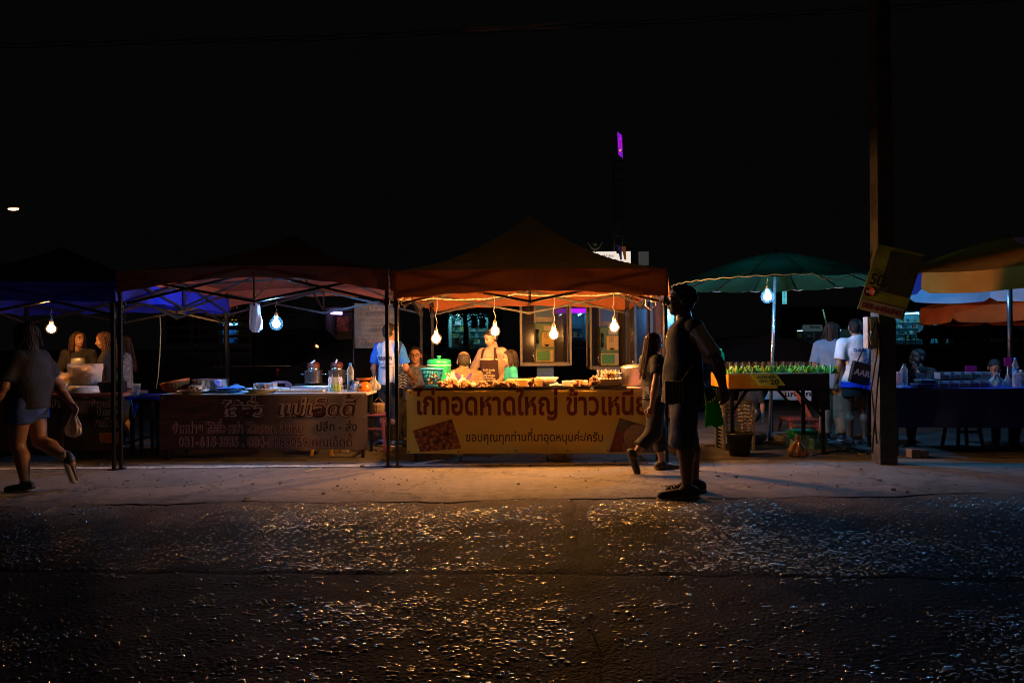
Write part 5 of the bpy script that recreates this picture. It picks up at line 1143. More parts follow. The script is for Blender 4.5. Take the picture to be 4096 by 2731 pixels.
pile('fried chicken wings in front of the cardboard box', 2000, d2 - .05, Z2 + .012, .10, .11, 14, 4, 2, 1.1, hz=.025); pile('fried chicken pile at the left end of the cardboard box', 2045, d2, Z2 + .012, .08, .1, 10, 14, 2, 1., hz=.025)
pile('small golden chicken pile in front of the box end', 2122, d2 - .1, Z2 + .012, .05, .05, 6, 5, 2, .9)
pile('chicken nuggets spread on the right tray', 2312, d2 - .02, Z2 + .012, .11, .12, 24, 6, 2, .8, hz=.022); pile('chicken legs leaning against the dotted basket', 2375, d2 - .02, Z2 + .012, .06, .08, 9, 7, 3, 1.1, hz=.03)
film_bag('plastic_bag', 'white knotted plastic bag standing among the fried chicken', tp(1795, 8.26, Z2 + .02), .20, .14, .15, mat('white_bag_film', (.75, .72, .66), .45, transl=.4, bump=.3, bscale=20), 14, tie=True)
film_bag('plastic_bag', 'pointed white paper bag behind the fried chicken', tp(1850, 8.22, Z2 + .02), .22, .12, .13, mat('white_paper', (.78, .72, .62), .7, transl=.2), 15, pinch=.1); film_bag('plastic_bag', 'crumpled white tissue between two chicken piles', tp(1895, 8.1, Z2 + .012), .12, .1, .08, mat('white_paper', (.78, .72, .62), .7), 16)
film_bag('plastic_bag', 'pale sack beside the green cooler', tp(1812, 8.55, Z2 + .02), .14, .1, .16, clr2, 17)
t = thing('cardboard_box', 'flat yellow cardboard box carrying steel tongs', 'box', tp(2098, 8.28, Z2 + .012)); bx('box', (0, 0, .042), (.42, .2, .082), mat('yellow_card', (.62, .38, .13), .7), t, bev=.003)
t = thing('tongs', 'long steel tongs lying on the yellow cardboard box', 'tongs', tp(2080, 8.26, Z2 + .107)); 
for y in (-.012, .012): MB().beam((-.15, 0, .004), (.15, y * 1.6, .006), .014, .006).build('arm', inox, t)
film_bag('plastic_bag', 'brown paper wrap on the end of the cardboard box', tp(2150, 8.28, Z2 + .097), .11, .08, .03, mat('kraft_paper', (.4, .26, .13), .7), 18)
t = thing('glass_bowl', 'cut glass bowl of sauce on the chicken stall', 'bowl', tp(2193, 8.25, Z2 + .012)); lt('bowl', [(.001, .012), (.045, .012), (.05, .0), (.06, .012), (.105, .09), (.118, .1), (.12, .106), (.113, .104), (.1, .09), (.052, .018), (.001, .018)], clear('cut_glass', (.95, .93, .9), .16, .06), t, n=28, wob=lambda a, z: .04 * math.cos(14 * a)); lt('sauce', [(.001, .07), (.08, .07), (.05, .02), (.001, .02)], mat('brown_sauce', (.25, .09, .02), .3), t, n=20)
plate('small white dish of rice in front of the glass bowl', 2222, 8.06, Z2 + .012, .07, wpl, 'small_dish', .03, 'dish'); pile('white rice lumps on the small dish', 2222, 8.06, Z2 + .03, .04, .04, 6, 9, 2, .5, 'rice_lumps', [tmp_mesh(MB().ell((0, 0, 0), (.035, .025, .02), n=8), mat('white_rice', (.75, .68, .58), .6), 'rice_lump')], 'rice_lump', .015, 'rice')
t = thing('foil_box', 'long pale foil box behind the chicken nuggets', 'box', tp(2300, 8.3, Z2 + .012)); bx('box', (0, 0, .03), (.30, .14, .06), mat('pale_card', (.62, .55, .45), .6), t, bev=.003)
t = thing('dotted_basket', 'white plastic basket with dot holes full of bagged chicken', 'basket', tp(2434, 8.2, Z2 + .02)); mwb = mat('cream_plastic', (.55, .45, .38), .4)
def dbx(u, v):
    a = u * 2 * math.pi; c_, s_ = math.cos(a), math.sin(a); k = (abs(c_) ** 6 + abs(s_) ** 6) ** (-1 / 6); g = 1 + .12 * v
    return (.128 * c_ * k * g, .085 * s_ * k * g, .085 * v + (.006 * math.sin(a * 28) if v == 1 else 0))
MB().grid(dbx, 112, 4).build('wall', mwb, t, solid=.004); bx('floor', (0, 0, .004), (.24, .16, .006), mwb, t)
for i in range(12):
    for j in range(4): MB().lathe([(.001, 0), (.0055, 0)], (-.118 + .0215 * i + .01 * (j % 2), -.0895 - .0028 * j, .014 + .019 * j), 6, rot=Matrix.Rotation(R(90), 3, 'X')).build('dot', mat('dot_dark', (.09, .035, .02), .7, var=0), t)
pile('fried chicken pieces packed in small bags in the dotted basket', 2434, 8.2, Z2 + .05, .10, .06, 18, 31, 3, 1., hz=.04)
for k in range(5): film_bag('plastic_bag', ['first', 'second', 'third', 'fourth', 'fifth'][k] + ' clear bag from the left standing in the dotted basket', tp(2398 + 18 * k, 8.17 + .03 * (k % 2), Z2 + .09), .07, .06, .11, clr, 40 + k, pinch=.8)
t = thing('yellow_tray', 'yellow plastic lid standing behind the dotted basket', 'tray', tp(2439, 8.32, Z2 + .16)); lt('disc', [(.001, .012), (.08, .012), (.095, .004), (.095, 0), (.001, 0)], mat('yellow_lid_plastic', (.7, .42, .05), .4), t, n=28); bx('stack', (0, 0, -.085), (.12, .1, .165), mat('pale_card', (.62, .55, .45), .6), t)
pot('large dented aluminium pot with lid on the chicken stall', 2535, 8.27, Z2 + .008, .145, .205, alu)
t = thing('chopping_mat', 'pink cloth under the aluminium pot', 'cloth', tp(2545, 8.07, Z2)); MB().box((0, 0, .004), (.36, .34, .006)).build('sheet', mat('pink_cloth', (.6, .3, .25), .8), t)
t = thing('knife', 'long thin knife lying in front of the apron wearing woman', 'knife', tp(1960, 8.42, Z2 + .002)); MB().box((.1, 0, .004), (.2, .022, .004)).build('blade', inox, t); MB().box((-.06, 0, .006), (.11, .02, .014)).build('grip', blk_p, t)
# power cord twisted along the tent front
pc = [tp(1590, 8.0, 1.86), tp(1740, 8.13, 1.875), tp(1900, 8.13, 1.865), tp(1978, 8.13, 1.885), tp(2060, 8.12, 1.92), tp(2210, 8.13, 1.90), tp(2300, 8.13, 1.895), tp(2457, 8.13, 1.915), tp(2560, 8.1, 1.94), tp(2610, 8.0, 1.93)]
t = thing('power_cord', 'twisted white power cord feeding the four warm bulbs', 'cord', pc[0]); pts = []
for i in range(len(pc) - 1):
    for k in range(12): pts.append(pc[i].lerp(pc[i + 1], k / 12))
for s_ in (0, math.pi): tb('strand', [p - pc[0] + Vector((0, .006 * math.cos(i * .9 + s_), .006 * math.sin(i * .9 + s_) - .012 * math.sin((i % 12) / 12 * math.pi))) for i, p in enumerate(pts)], .0038, mat('white_cord', (.62, .58, .52), .5), t, 5)
t = thing('socket_strip', 'white socket with looped cable at the right corner of the orange tent', 'socket', tp(2612, 7.95, 1.86)); bx('body', (0, 0, 0), (.05, .03, .12), wpl, t, bev=.005)
tb('loop', [(0, -.02, .05), (-.08, -.02, .0), (-.09, -.02, -.1), (-.03, -.02, -.15), (.03, -.02, -.1), (.04, -.02, .06)], .008, wpl, t)
# ---- far left stall
Z0 = .795
t = thing('clear_tub', 'large clear tub of pale dough on the far left stall', 'tub', tp(342, 8.55, Z0 + .085))
def tubf(u, v): a = u * 6.283; k = (abs(math.cos(a)) ** 5 + abs(math.sin(a)) ** 5) ** -.2; g = .9 + .14 * v; return (.165 * math.cos(a) * k * g, .13 * math.sin(a) * k * g, .26 * v)
MB().grid(tubf, 40, 4).build('wall', clear('tub_plastic', (.95, .9, .85), .22, .2), t); bx('filling', (0, 0, .06), (.27, .21, .12), mat('dark_filling', (.10, .05, .025), .5), t, bev=.02)
blob('dough', [ell((-.06, 0, .17), (.09, .08, .05)), ell((.07, -.02, .17), (.08, .08, .045)), ell((0, .02, .21), (.07, .06, .03)), ell((-.09, -.03, .21), (.05, .05, .03))], mat('pale_dough', (.66, .52, .38), .6), t, h=.012)
t = thing('white_basin', 'upturned white enamel basin under the clear tub', 'basin', tp(345, 8.45, Z0)); lt('bowl', [(.001, .085), (.17, .085), (.185, .08), (.195, .03), (.20, .0), (.19, .0), (.17, .07), (.001, .075)], mat('white_enamel', (.7, .68, .66), .25), t, n=36)
t = thing('cardboard_box', 'low pale cardboard box left of the white basin', 'box', tp(246, 8.5, Z0)); bx('box', (0, 0, .06), (.24, .22, .12), mat('pale_box', (.55, .42, .28), .7), t)
t = thing('noodle_tub', 'clear round tub of yellow noodles on the pale box', 'tub', tp(246, 8.5, Z0 + .122)); lt('tub', [(.001, 0), (.10, 0), (.115, .11), (.12, .115), (.12, .12)], clear('tub_plastic', (.95, .9, .85), .22, .2), t, n=28); pile_ = blob('noodles', [ell((0, 0, .04), (.095, .095, .035)), ell((.04, 0, .06), (.04, .04, .03))], mat('yellow_noodles', (.62, .36, .06), .5, bump=.6, bscale=60), t, h=.01)
t = thing('black_box', 'black plastic box on the far left stall behind the tent pole', 'box', tp(450, 8.5, Z0)); bx('box', (0, 0, .065), (.26, .2, .13), blk_p, t, bev=.012); film_bag('plastic_bag', 'clear bag of green leaves on the black box', tp(462, 8.5, Z0 + .13), .15, .1, .06, clear('green_film', (.6, .9, .6), .3, .2, (.15, .35, .08)), 22)
def cup(label, px, d, z, h=.12, r=.045, m=clr): t = thing('plastic_cup', label, 'cup', tp(px, d, z)); lt('cup', [(.001, .003), (r * .75, .003), (r, h), (r * 1.05, h), (r * 1.05, h + .005)], m, t, n=20); return t
cup('clear measuring cup at the right end of the far left stall', 545, 8.6, .735, .15, .05)
plate('plate of orange snacks at the left edge', 8, 8.5, Z0, .16, inox); pile('orange snack balls on the left edge plate', 8, 8.5, Z0 + .01, .08, .08, 9, 55, 2, 1., 'snack_pile', [tmp_mesh(MB().ell((0, 0, 0), (.035, .035, .03), n=10), mat('orange_snack', (.6, .3, .05), .5), 'snack_ball')], 'snack_ball', .04, 'snacks')
t = thing('spoons', 'blue plastic spoons hanging at the small blue table', 'spoons', tp(524, 8.5, .60))
for i, (xa, xb) in enumerate(((-.02, .03), (0, .05), (.06, .035), (.085, .04))): MB().beam((xa, 0, .1 - .06 * (i > 1)), (xb, 0, -.10), .009, .006).build('spoon', mat('blue_spoon', (.01, .06, .8) if i > 1 else (.1, .3, .6), .35) if i < 2 else mat('blue_spoon2', (.01, .06, .8), .35), t)
wbag = film_bag('plastic_bag', 'clear carrier bag swinging behind the walking woman at left', wp + Vector((.02, 0, -.32)), .19, .12, .30, clear('carrier_film', (.8, .75, .7), .34, .25, (.55, .45, .38)), 33, pinch=.12)
t = thing('hanging_cable', 'thin pale cable hanging down from the blue tent edge', 'cable', tp(640, 9.5, 1.75)); tb('cable', [(0, 0, 0), (.01, 0, -.2), (-.005, 0, -.5), (-.03, 0, -.8), (-.06, 0, -.98)], .006, mat('pale_green_cable', (.35, .36, .2), .5), t, 6)
# ---- fruit stall under the green parasol
t = thing('fruit_stall', 'dark fruit stall counter with black side board under the green parasol', 'stall', gd(3120, 8.2)); X0 = gd(3120, 8.2).x; sx_ = lambda px, d=8.2: gd(px, d).x - X0
xa, xb = sx_(2918), sx_(3322); 
bx('counter_box', ((xa + xb) / 2, .35, .87), (xb - xa, .7, .17), mat('counter_black', (.015, .012, .016), .5), t, bev=.004)
m_op = mat('orange_painted_board', (.75, .33, .02), .6)
bx('orange_board', ((xa + sx_(3110)) / 2 - .003, .345, .872), (sx_(3110) - xa + .01, .72, .165), m_op, t)
for px in (2936, 3302):
    for y in (.06, .62): bx('leg', (sx_(px), y, .392), (.04, .04, .784), m_steel, t)
MB().beam((sx_(2936), .06, .5), (sx_(3000), .06, .78), .03).build('brace', m_steel, t); MB().beam((sx_(3302), .06, .45), (sx_(3190), .06, .78), .03).build('brace', m_steel, t); MB().beam((sx_(3260), .62, .5), (sx_(3180), .62, .78), .03).build('brace', m_steel, t)
bx('rail', ((xa + xb) / 2, .06, .77), (xb - xa, .03, .03), m_steel, t)
bx('side_board', (sx_(3315), .2, .66), (.22, .03, .30), blk_p, t, bev=.012); bx('tray_rim', ((xa + xb) / 2, .02, .962), (xb - xa, .04, .012), mat('pale_edge', (.3, .4, .38), .4), t)
m_leaf = mat('green_fruit', (.28, .72, .05), .45, var=.4, scale=20); rr = random.Random(9)
slice_me = [tmp_mesh(MB().box((0, 0, .03), (.028, .014, .085), Matrix.Rotation(R(a), 3, 'Y'), taper=.5), m_, 'fruit_slice') for a, m_ in ((-18, m_leaf), (6, mat('yellow_green_fruit', (.50, .62, .05), .45, var=.3, scale=20)), (22, mat('pale_green_fruit', (.42, .75, .22), .45, var=.3, scale=20)), (-8, mat('deep_green_fruit', (.10, .45, .03), .45, var=.3, scale=20)))]
ORD = 'first second third fourth fifth sixth seventh eighth ninth tenth eleventh twelfth thirteenth fourteenth fifteenth sixteenth seventeenth'.split()
for k in range(17):
    px = 2890 + k * 26.5 if k < 8 else 2900 + k * 26.0
    row = k % 2; t_ = thing('fruit_bag', 'clear bag of green fruit, ' + ORD[k] + ' from the left on the dark counter', 'fruit bag', tp(px + 14 + rr.uniform(-5, 5), 8.36 + .13 * row + rr.uniform(-.03, .03), .965), 0, 'fruit bags on the dark counter')
    for i in range(12):
        o = obj('fruit_slice', slice_me[rr.choice((0, 1, 1, 2) if k < 7 else (0, 2, 3, 3))], None, t_); o.location = (rr.uniform(-.044, .044), rr.uniform(-.035, .035), .0); o.rotation_euler = (rr.uniform(-.35, .35), rr.uniform(-.4, .4), rr.uniform(0, 6)); s_ = rr.uniform(.55, 1.3); o.scale = (s_, s_, s_)  # left bags get more yellow slices, warm lamplight put into their colour
    a_ = rr.uniform(0, 6)
    MB().grid(lambda u, v: ((.045 + .004 * math.sin(9 * u * 6.28 + a_)) * math.cos(u * 6.283) * (1 - .05 * v), (.035 + .004 * math.sin(7 * u * 6.28)) * math.sin(u * 6.283), .002 + (.125 + .012 * math.sin(3 * u * 6.28 + a_)) * v), 24, 6).build('film', clear('thin_film', (.96, .97, .97), .02, .1, None, .12), t_)
bottle('green plastic bottle at the left end of the fruit stall', 2882, 8.72, .957, .30, .05, clear('green_bottle', (.35, .85, .6), .25, .15, (.02, .35, .2)), (.05, .5, .1))
t = thing('price_card', 'yellow green price card reading 20 clipped to the fruit counter', 'price card', tp(3070, 8.14, .90)); t.rotation_euler = (R(-14), 0, 0)
MB().add([(-.20, 0, .065), (.11, 0, .065), (.20, 0, -.075), (-.11, 0, -.075)], [(0, 3, 2, 1)]).build('card', mat('lime_card', (.50, .62, .10), .6), t, solid=.003)
dblu = mat('teal_marker', (.01, .10, .14), .6, var=0)
text('มะม่วง-ฝรั่ง', .05, dblu, t, lambda x, y: (-.125 + x, -.004, .012 + y), width=.22, bold=.002); text('ถุงละ', .045, dblu, t, lambda x, y: (-.10 + x, -.004, -.035 + y), width=.11, bold=.002); text('20', .08, blk, t, lambda x, y: (.025 + x, -.004, -.062 + y), width=.105, bold=.003)
t = thing('plastic_crate', 'tall grey lattice plastic crate under the fruit stall', 'crate', gd(2938, 8.75)); mcr = mat('grey_crate', (.22, .22, .22), .5)
for z in [.04 + .045 * k for k in range(13)]:
    for (y, w2) in ((-.17, .36), (.17, .36)): bx('slat', (0, y, z), (.36, .012, .014 if (z * 1000) % 3 else .02), mcr, t)
    for x in (-.18, .18): bx('slat', (x, 0, z), (.012, .34, .014), mcr, t)
for x in [-.18 + .04 * k for k in range(10)]: bx('upright', (x, -.172, .31), (.008, .008, .56), mcr, t)
for (x, y) in ((-.18, -.17), (.18, -.17), (-.18, .17), (.18, .17)): bx('corner_post', (x, y, .31), (.03, .03, .6), mcr, t)
bx('rim', (0, -.172, .60), (.38, .02, .03), mcr, t)
t = thing('black_bucket', 'black plastic bucket on the ground under the fruit stall', 'bucket', gd(2958, 8.2)); lt('body', [(.001, .002), (.11, .002), (.145, .25), (.16, .255), (.16, .275), (.148, .275), (.11, .012), (.001, .012)], blk_p, t, n=28); tb('handle', [(-.155, 0, .26), (-.1, -.12, .24), (.1, -.12, .24), (.155, 0, .26)], .005, blk_p, t)
t = thing('weight_sacks', 'grey sacks weighing down the foot of the green parasol', 'weights', gb)
blob('sack', [ell((-.28, 0, .07), (.2, .16, .085)), ell((-.16, -.05, .09), (.12, .1, .07))], mat('grey_sack', (.16, .17, .18), .6, bump=.4, bscale=14), t, h=.018, fold=.012, freq=26); blob('sack', [ell((.24, .02, .07), (.22, .17, .085)), ell((.36, -.04, .06), (.12, .1, .06))], mat('grey_sack', (.16, .17, .18), .6, bump=.4, bscale=14), t, h=.018, fold=.012, freq=24); MB().beam((-.1, -.1, .03), (.28, -.16, .03), .05, .05).build('stone', mat('dull_stone', (.10, .09, .09), .8), t)
t = thing('green_basket', 'green shopping basket with white handle on the ground at the fruit stall', 'basket', gd(3208, 9.0)); mgb = mat('green_basket_plastic', (.01, .28, .14), .45)
def gbx(u, v): a = u * 6.283; k = (abs(math.cos(a)) ** 5 + abs(math.sin(a)) ** 5) ** -.2; g = .85 + .2 * v; return (.17 * math.cos(a) * k * g, .12 * math.sin(a) * k * g, .20 * v)
MB().grid(gbx, 40, 5).build('wall', mgb, t, solid=.006); tb('handle', [(-.15, 0, .2), (-.1, -.02, .26), (.1, -.02, .26), (.15, 0, .2)], .011, wpl, t); MB().lathe([(.001, 0), (.1, 0)], (0, 0, .01), 20).build('floor', mgb, t)
for k, (px, d, w_, h_) in enumerate(((3240, 8.85, .34, .17), (3200, 8.7, .26, .13))):
    t = thing('clear_crate', ('wide' if k == 0 else 'narrow') + ' clear plastic crate under the fruit stall', 'crate', gd(px, d))
    for (c_, s_) in (((0, -.12, h_ / 2), (w_, .006, h_)), ((0, .12, h_ / 2), (w_, .006, h_)), ((-w_ / 2, 0, h_ / 2), (.006, .24, h_)), ((w_ / 2, 0, h_ / 2), (.006, .24, h_)), ((0, 0, .004), (w_, .24, .006))): MB().box(c_, s_).build('side', clear('aqua_plastic', (.7, .92, .9), .3, .2, (.3, .5, .48)), t)
film_bag('plastic_bag', 'clear rubbish bag with brown peel on the ground by the fruit stall', gd(3192, 8.05), .28, .2, .24, clear('brown_film', (.75, .6, .5), .45, .2, (.30, .16, .09)), 61, pinch=.25)
t = thing('sign_board', 'white cloth sign with black letters hanging behind the fruit stall legs', 'sign', tp(3172, 10.2, .60)); MB().add([(-.42, 0, -.1), (.30, .0, -.13), (.30, 0, .12), (-.30, 0, .12)], [(0, 1, 2, 3)]).build('sheet', mat('white_sheet', (.5, .47, .45), .7), t, solid=.002); MB().beam((-.3, .01, .12), (-.3, .01, -.6), .02).build('post', m_steel, t); MB().beam((.28, .01, .12), (.28, .01, -.6), .02).build('post', m_steel, t); text('แก  เก', .1, blk, t, lambda x, y: (-.12 + x, -.004, -.06 + y), width=.38, bold=.003)
stool('dark red low stool behind the fruit stall', gd(3195, 9.9), .26, mat('dark_red_plastic', (.28, .05, .03), .5), .42)
bx('red_tool', tp(3225, 9.95, .36), (.05, .03, .80), mat('orange_red_wood', (.45, .10, .04), .5), None, Matrix.Rotation(R(-28), 3, 'Y')); tag(bpy.data.objects['red_tool'], 'orange red slat leaning behind the fruit stall', 'slat')
for k, (pts, lb) in enumerate((([(2820, 8.9), (2900, 8.95), (3000, 9.1), (3080, 9.2), (3160, 9.3)], 'black cable on the ground left of the parasol foot'), ([(3300, 8.3), (3350, 8.5), (3420, 8.4), (3480, 8.5), (3520, 8.2)], 'black cable looping on the ground to the concrete pole'), ([(3250, 8.1), (3330, 8.35), (3400, 8.7), (3470, 8.3), (3500, 8.1)], 'black cable snaking from the stall leg past the sandals'), ([(3340, 8.9), (3400, 8.5), (3440, 8.2), (3500, 8.35)], 'thin pale cable tangled by the concrete pole'))):
    P3 = [gd(*p) for p in pts]; q = []
    for i in range(len(P3) - 1):
        for j in range(6): f = j / 6; q.append(P3[i].lerp(P3[i + 1], f) + Vector((.02 * math.sin(i * 3 + j), .05 * math.sin(i * 2.1 + j * 1.1), .012)))
    tag(tb('ground_cable', q, .009, mat('black_cable', (.012, .012, .012), .5) if k < 3 else mat('grey_cable', (.3, .28, .25), .5)), lb, 'cable')
# ---- concrete pole with poster and meter box
pp = gd(3538, 7.62); t = thing('utility_pole', 'square concrete utility pole beside the fruit stall', 'utility pole', pp)
mcp = mat('pole_concrete', (.085, .08, .078), .85, var=.45, scale=7, bump=.5, bscale=40); o = MB().box((0, 0, 4.5), (.185, .185, 9.0), taper=.72).build('shaft', mcp, t)
for z in (.9, 1.5, 2.1, 2.7): MB().lathe([(.001, 0), (.011, 0)], (-.0925, -.04, z), 8, rot=Matrix.Rotation(R(90), 3, 'Y')).build('bolt_hole', blk_p, t)
pst = thing('poster', 'tilted green edged poster reading 50 with a phone number on the pole', 'poster', at(3562, 1128, 7.47)); pst.rotation_euler = (R(0), R(17), R(-16))
bx('sheet', (0, 0, 0), (.46, .006, .72), mat('lime_poster', (.22, .27, .02), .5, var=.25), pst); bx('number_panel', (0, -.005, -.30), (.42, .004, .11), mat('grey_panel', (.34, .30, .30), .5), pst); bx('dark_picture', (.06, -.005, .10), (.30, .004, .44), mat('dark_photo', (.03, .035, .02), .5, var=.6, scale=9), pst)
text('085-6456745', .08, mat('maroon_num', (.16, .015, .02), .5, var=0), pst, lambda x, y: (-.20 + x, -.009, -.33 + y), width=.40, bold=.003); text('50.-', .17, blk, pst, lambda x, y: (-.20 + x, -.009, -.07 + y), width=.21, bold=.004); text('เพียง', .05, blk, pst, lambda x, y: (-.2 + x, -.009, .07 + y), width=.1)
MB().lathe([(.001, 0), (.052, 0), (.052, .003)], (-.17, -.006, -.155), 20, rot=Matrix.Rotation(R(90), 3, 'X')).build('badge', mat('crimson_badge', (.35, .02, .05), .5), pst); text('ฟรี!', .05, whi, pst, lambda x, y: (-.205 + x, -.011, -.17 + y), width=.07, bold=.001); text('ค่าจัดส่ง', .03, blk, pst, lambda x, y: (-.1 + x, -.009, -.15 + y), width=.12)
mbx = thing('meter_box', 'white steel electric box fixed to the concrete pole', 'electric box', at(3482, 1330, 7.62)); bx('case', (0, 0, 0), (.115, .1, .34), mat('white_steel', (.5, .5, .49), .45), mbx, bev=.006); bx('door', (.01, -.053, 0), (.085, .008, .30), mat('pale_door', (.6, .6, .58), .4), mbx, bev=.003); bx('latch', (-.045, -.06, -.03), (.018, .012, .04), inox, mbx)
for k, ps in enumerate(([(.02, -.06, .1), (-.03, -.09, 0), (-.06, -.08, -.12), (-.02, -.07, -.18)], [(.05, -.06, .14), (.02, -.1, -.2), (-.05, -.1, -.6), (.0, -.08, -1.0), (.03, -.05, -1.2)], [(.07, -.06, .2), (.05, -.1, -.3), (.0, -.11, -.7), (-.1, -.2, -1.28)])): tb('lead', ps, .009, mat('black_cable', (.012, .012, .012), .5), mbx, 6)
# ---- right stall table goods
ZR = .775
tr_l = [(3650, 8.5), (3700, 8.5)]
bottle('clear water bottle behind the concrete pole on the right stall', 3617, 8.35, ZR, .29, .04, capc=(.03, .03, .03)); cup('tall clear cup at the left end of the right stall', 3595, 8.3, ZR, .19, .045, clr2); film_bag('plastic_bag', 'flat clear bag at the left end of the right stall', tp(3610, 8.2, ZR), .18, .1, .05, clear('blue_film', (.55, .8, 1), .35, .2, (.2, .5, .9)), 71)
for k, (px, w_) in enumerate(((3690, .2), (3700, .17))):
    t = thing('clear_tray', ('lower' if k == 0 else 'upper') + ' clear tray of the small pair on the right stall', 'tray', tp(px, 8.35, ZR + .05 * k)); bx('dish', (0, 0, .018), (w_, .14, .036), mat('dark_green_food', (.03, .06, .04), .4), t); bx('lid', (0, 0, .042), (w_ + .015, .155, .008), clrb, t)
t = thing('price_card', 'pale blue card standing on the small trays', 'price card', tp(3682, 8.3, ZR + .11)); MB().box((0, 0, .03), (.105, .004, .08), Matrix.Rotation(R(-12), 3, 'X')).build('card', mat('pale_blue_card2', (.25, .5, .6), .6), t)
foods = [(.05, .025, .02), (.02, .02, .025), (.14, .11, .03), (.02, .015, .02), (.10, .055, .03)]
for lv in range(2):
    for k in range(5):
        px = 3770 + 41 * k + (0 if lv else -6); t = thing('food_box', 'clear food box, ' + ['first', 'second', 'third', 'fourth', 'fifth'][k] + ' from left in the ' + ('upper' if lv else 'lower') + ' row on the right stall', 'food box', tp(px, 8.33 + .12 * lv, ZR + .082 * lv * 1.15))
        bx('food', (0, 0, .03), (.112, .11, .05), mat('food_%d' % k, foods[k], .5, var=.5, scale=40), t, bev=.01); MB().box((0, 0, .04), (.122, .12, .078), taper=1.06).build('box', clrb, t)
t = thing('price_card', 'magenta card standing behind the food boxes', 'price card', tp(3884, 8.6, ZR + .17)); MB().box((0, 0, .04), (.14, .004, .075), Matrix.Rotation(R(-8), 3, 'X')).build('card', mat('magenta_card', (.45, .02, .40), .6), t); MB().box((0, .01, -.09), (.02, .01, .2)).build('stem', blk_p, t)
film_bag('plastic_bag', 'pale blue bag of ice on the right stall', tp(3985, 8.3, ZR), .24, .18, .16, clear('ice_film', (.7, .9, 1), .45, .15, (.35, .6, .75)), 72, pinch=.3); film_bag('plastic_bag', 'small milky bag right of the bag of ice', tp(4030, 8.35, ZR), .14, .12, .14, clr2, 73)
t = thing('hand_fan', 'magenta hand fan on a stick stuck in the right stall', 'fan', tp(4030, 8.55, ZR)); tb('stick', [(0, 0, 0), (.005, 0, .24)], .006, wpl, t); bx('blade', (.01, 0, .29), (.10, .008, .105), mat('magenta_fan', (.6, .01, .30), .5), t, bev=.02)
bottle('tall blue labelled bottle right of the dark parasol pole', 4062, 8.5, ZR, .34, .035, capc=(.1, .3, .7), lab=(.02, .25, .6)); bottle('squat clear bottle at the right picture edge', 4086, 8.3, ZR, .2, .05, capc=(.5, .5, .5)); bottle('ribbed clear bottle lying near the right picture edge', 4068, 8.2, ZR, .2, .045, capc=(.2, .3, .7))
t = thing('wood_block', 'old squared wooden block on the pavement under the right stall', 'wood block', gd(3664, 7.98)); bx('block', (-.03, 0, .05), (.11, .12, .1), mat('old_wood', (.20, .15, .12), .8), t, bev=.008); bx('block', (.075, .0, .045), (.08, .12, .09), mat('old_wood', (.20, .15, .12), .8), t, bev=.008)
stool('low dark stool under the right stall', gd(3850, 8.7), .34, mat('dim_blue_plastic', (.04, .04, .12), .5), .3)
# litter
for k, (px, py, lb) in enumerate(((1255, 1882, 'pale drinking straw lying on the pavement'), )): g = gxy(px, py); tag(MB().beam(g + Vector((-.07, -.08, .006)), g + Vector((.05, .10, .006)), .008).build('straw', wpl), lb, 'straw')
rr = random.Random(12); mlit = mat('litter', (.10, .09, .08), .9)
for k in range(26): pass
# ================================================================= behind the stalls
mterr = mat('terrace', (.03, .03, .03), .9)
struct(MB().grid(lambda u, v: (-90 + 180 * u, 21 + 80 * v, min(1.1, max(-.03, (80 * v - .5) / 9 * 1.1))), 2, 80).build('rising_ground', mterr))
mdark = mat('dark_wall', (.03, .03, .035), .9); m_al = mat('booth_aluminium', (.13, .12, .11), .45, .6, var=.2)
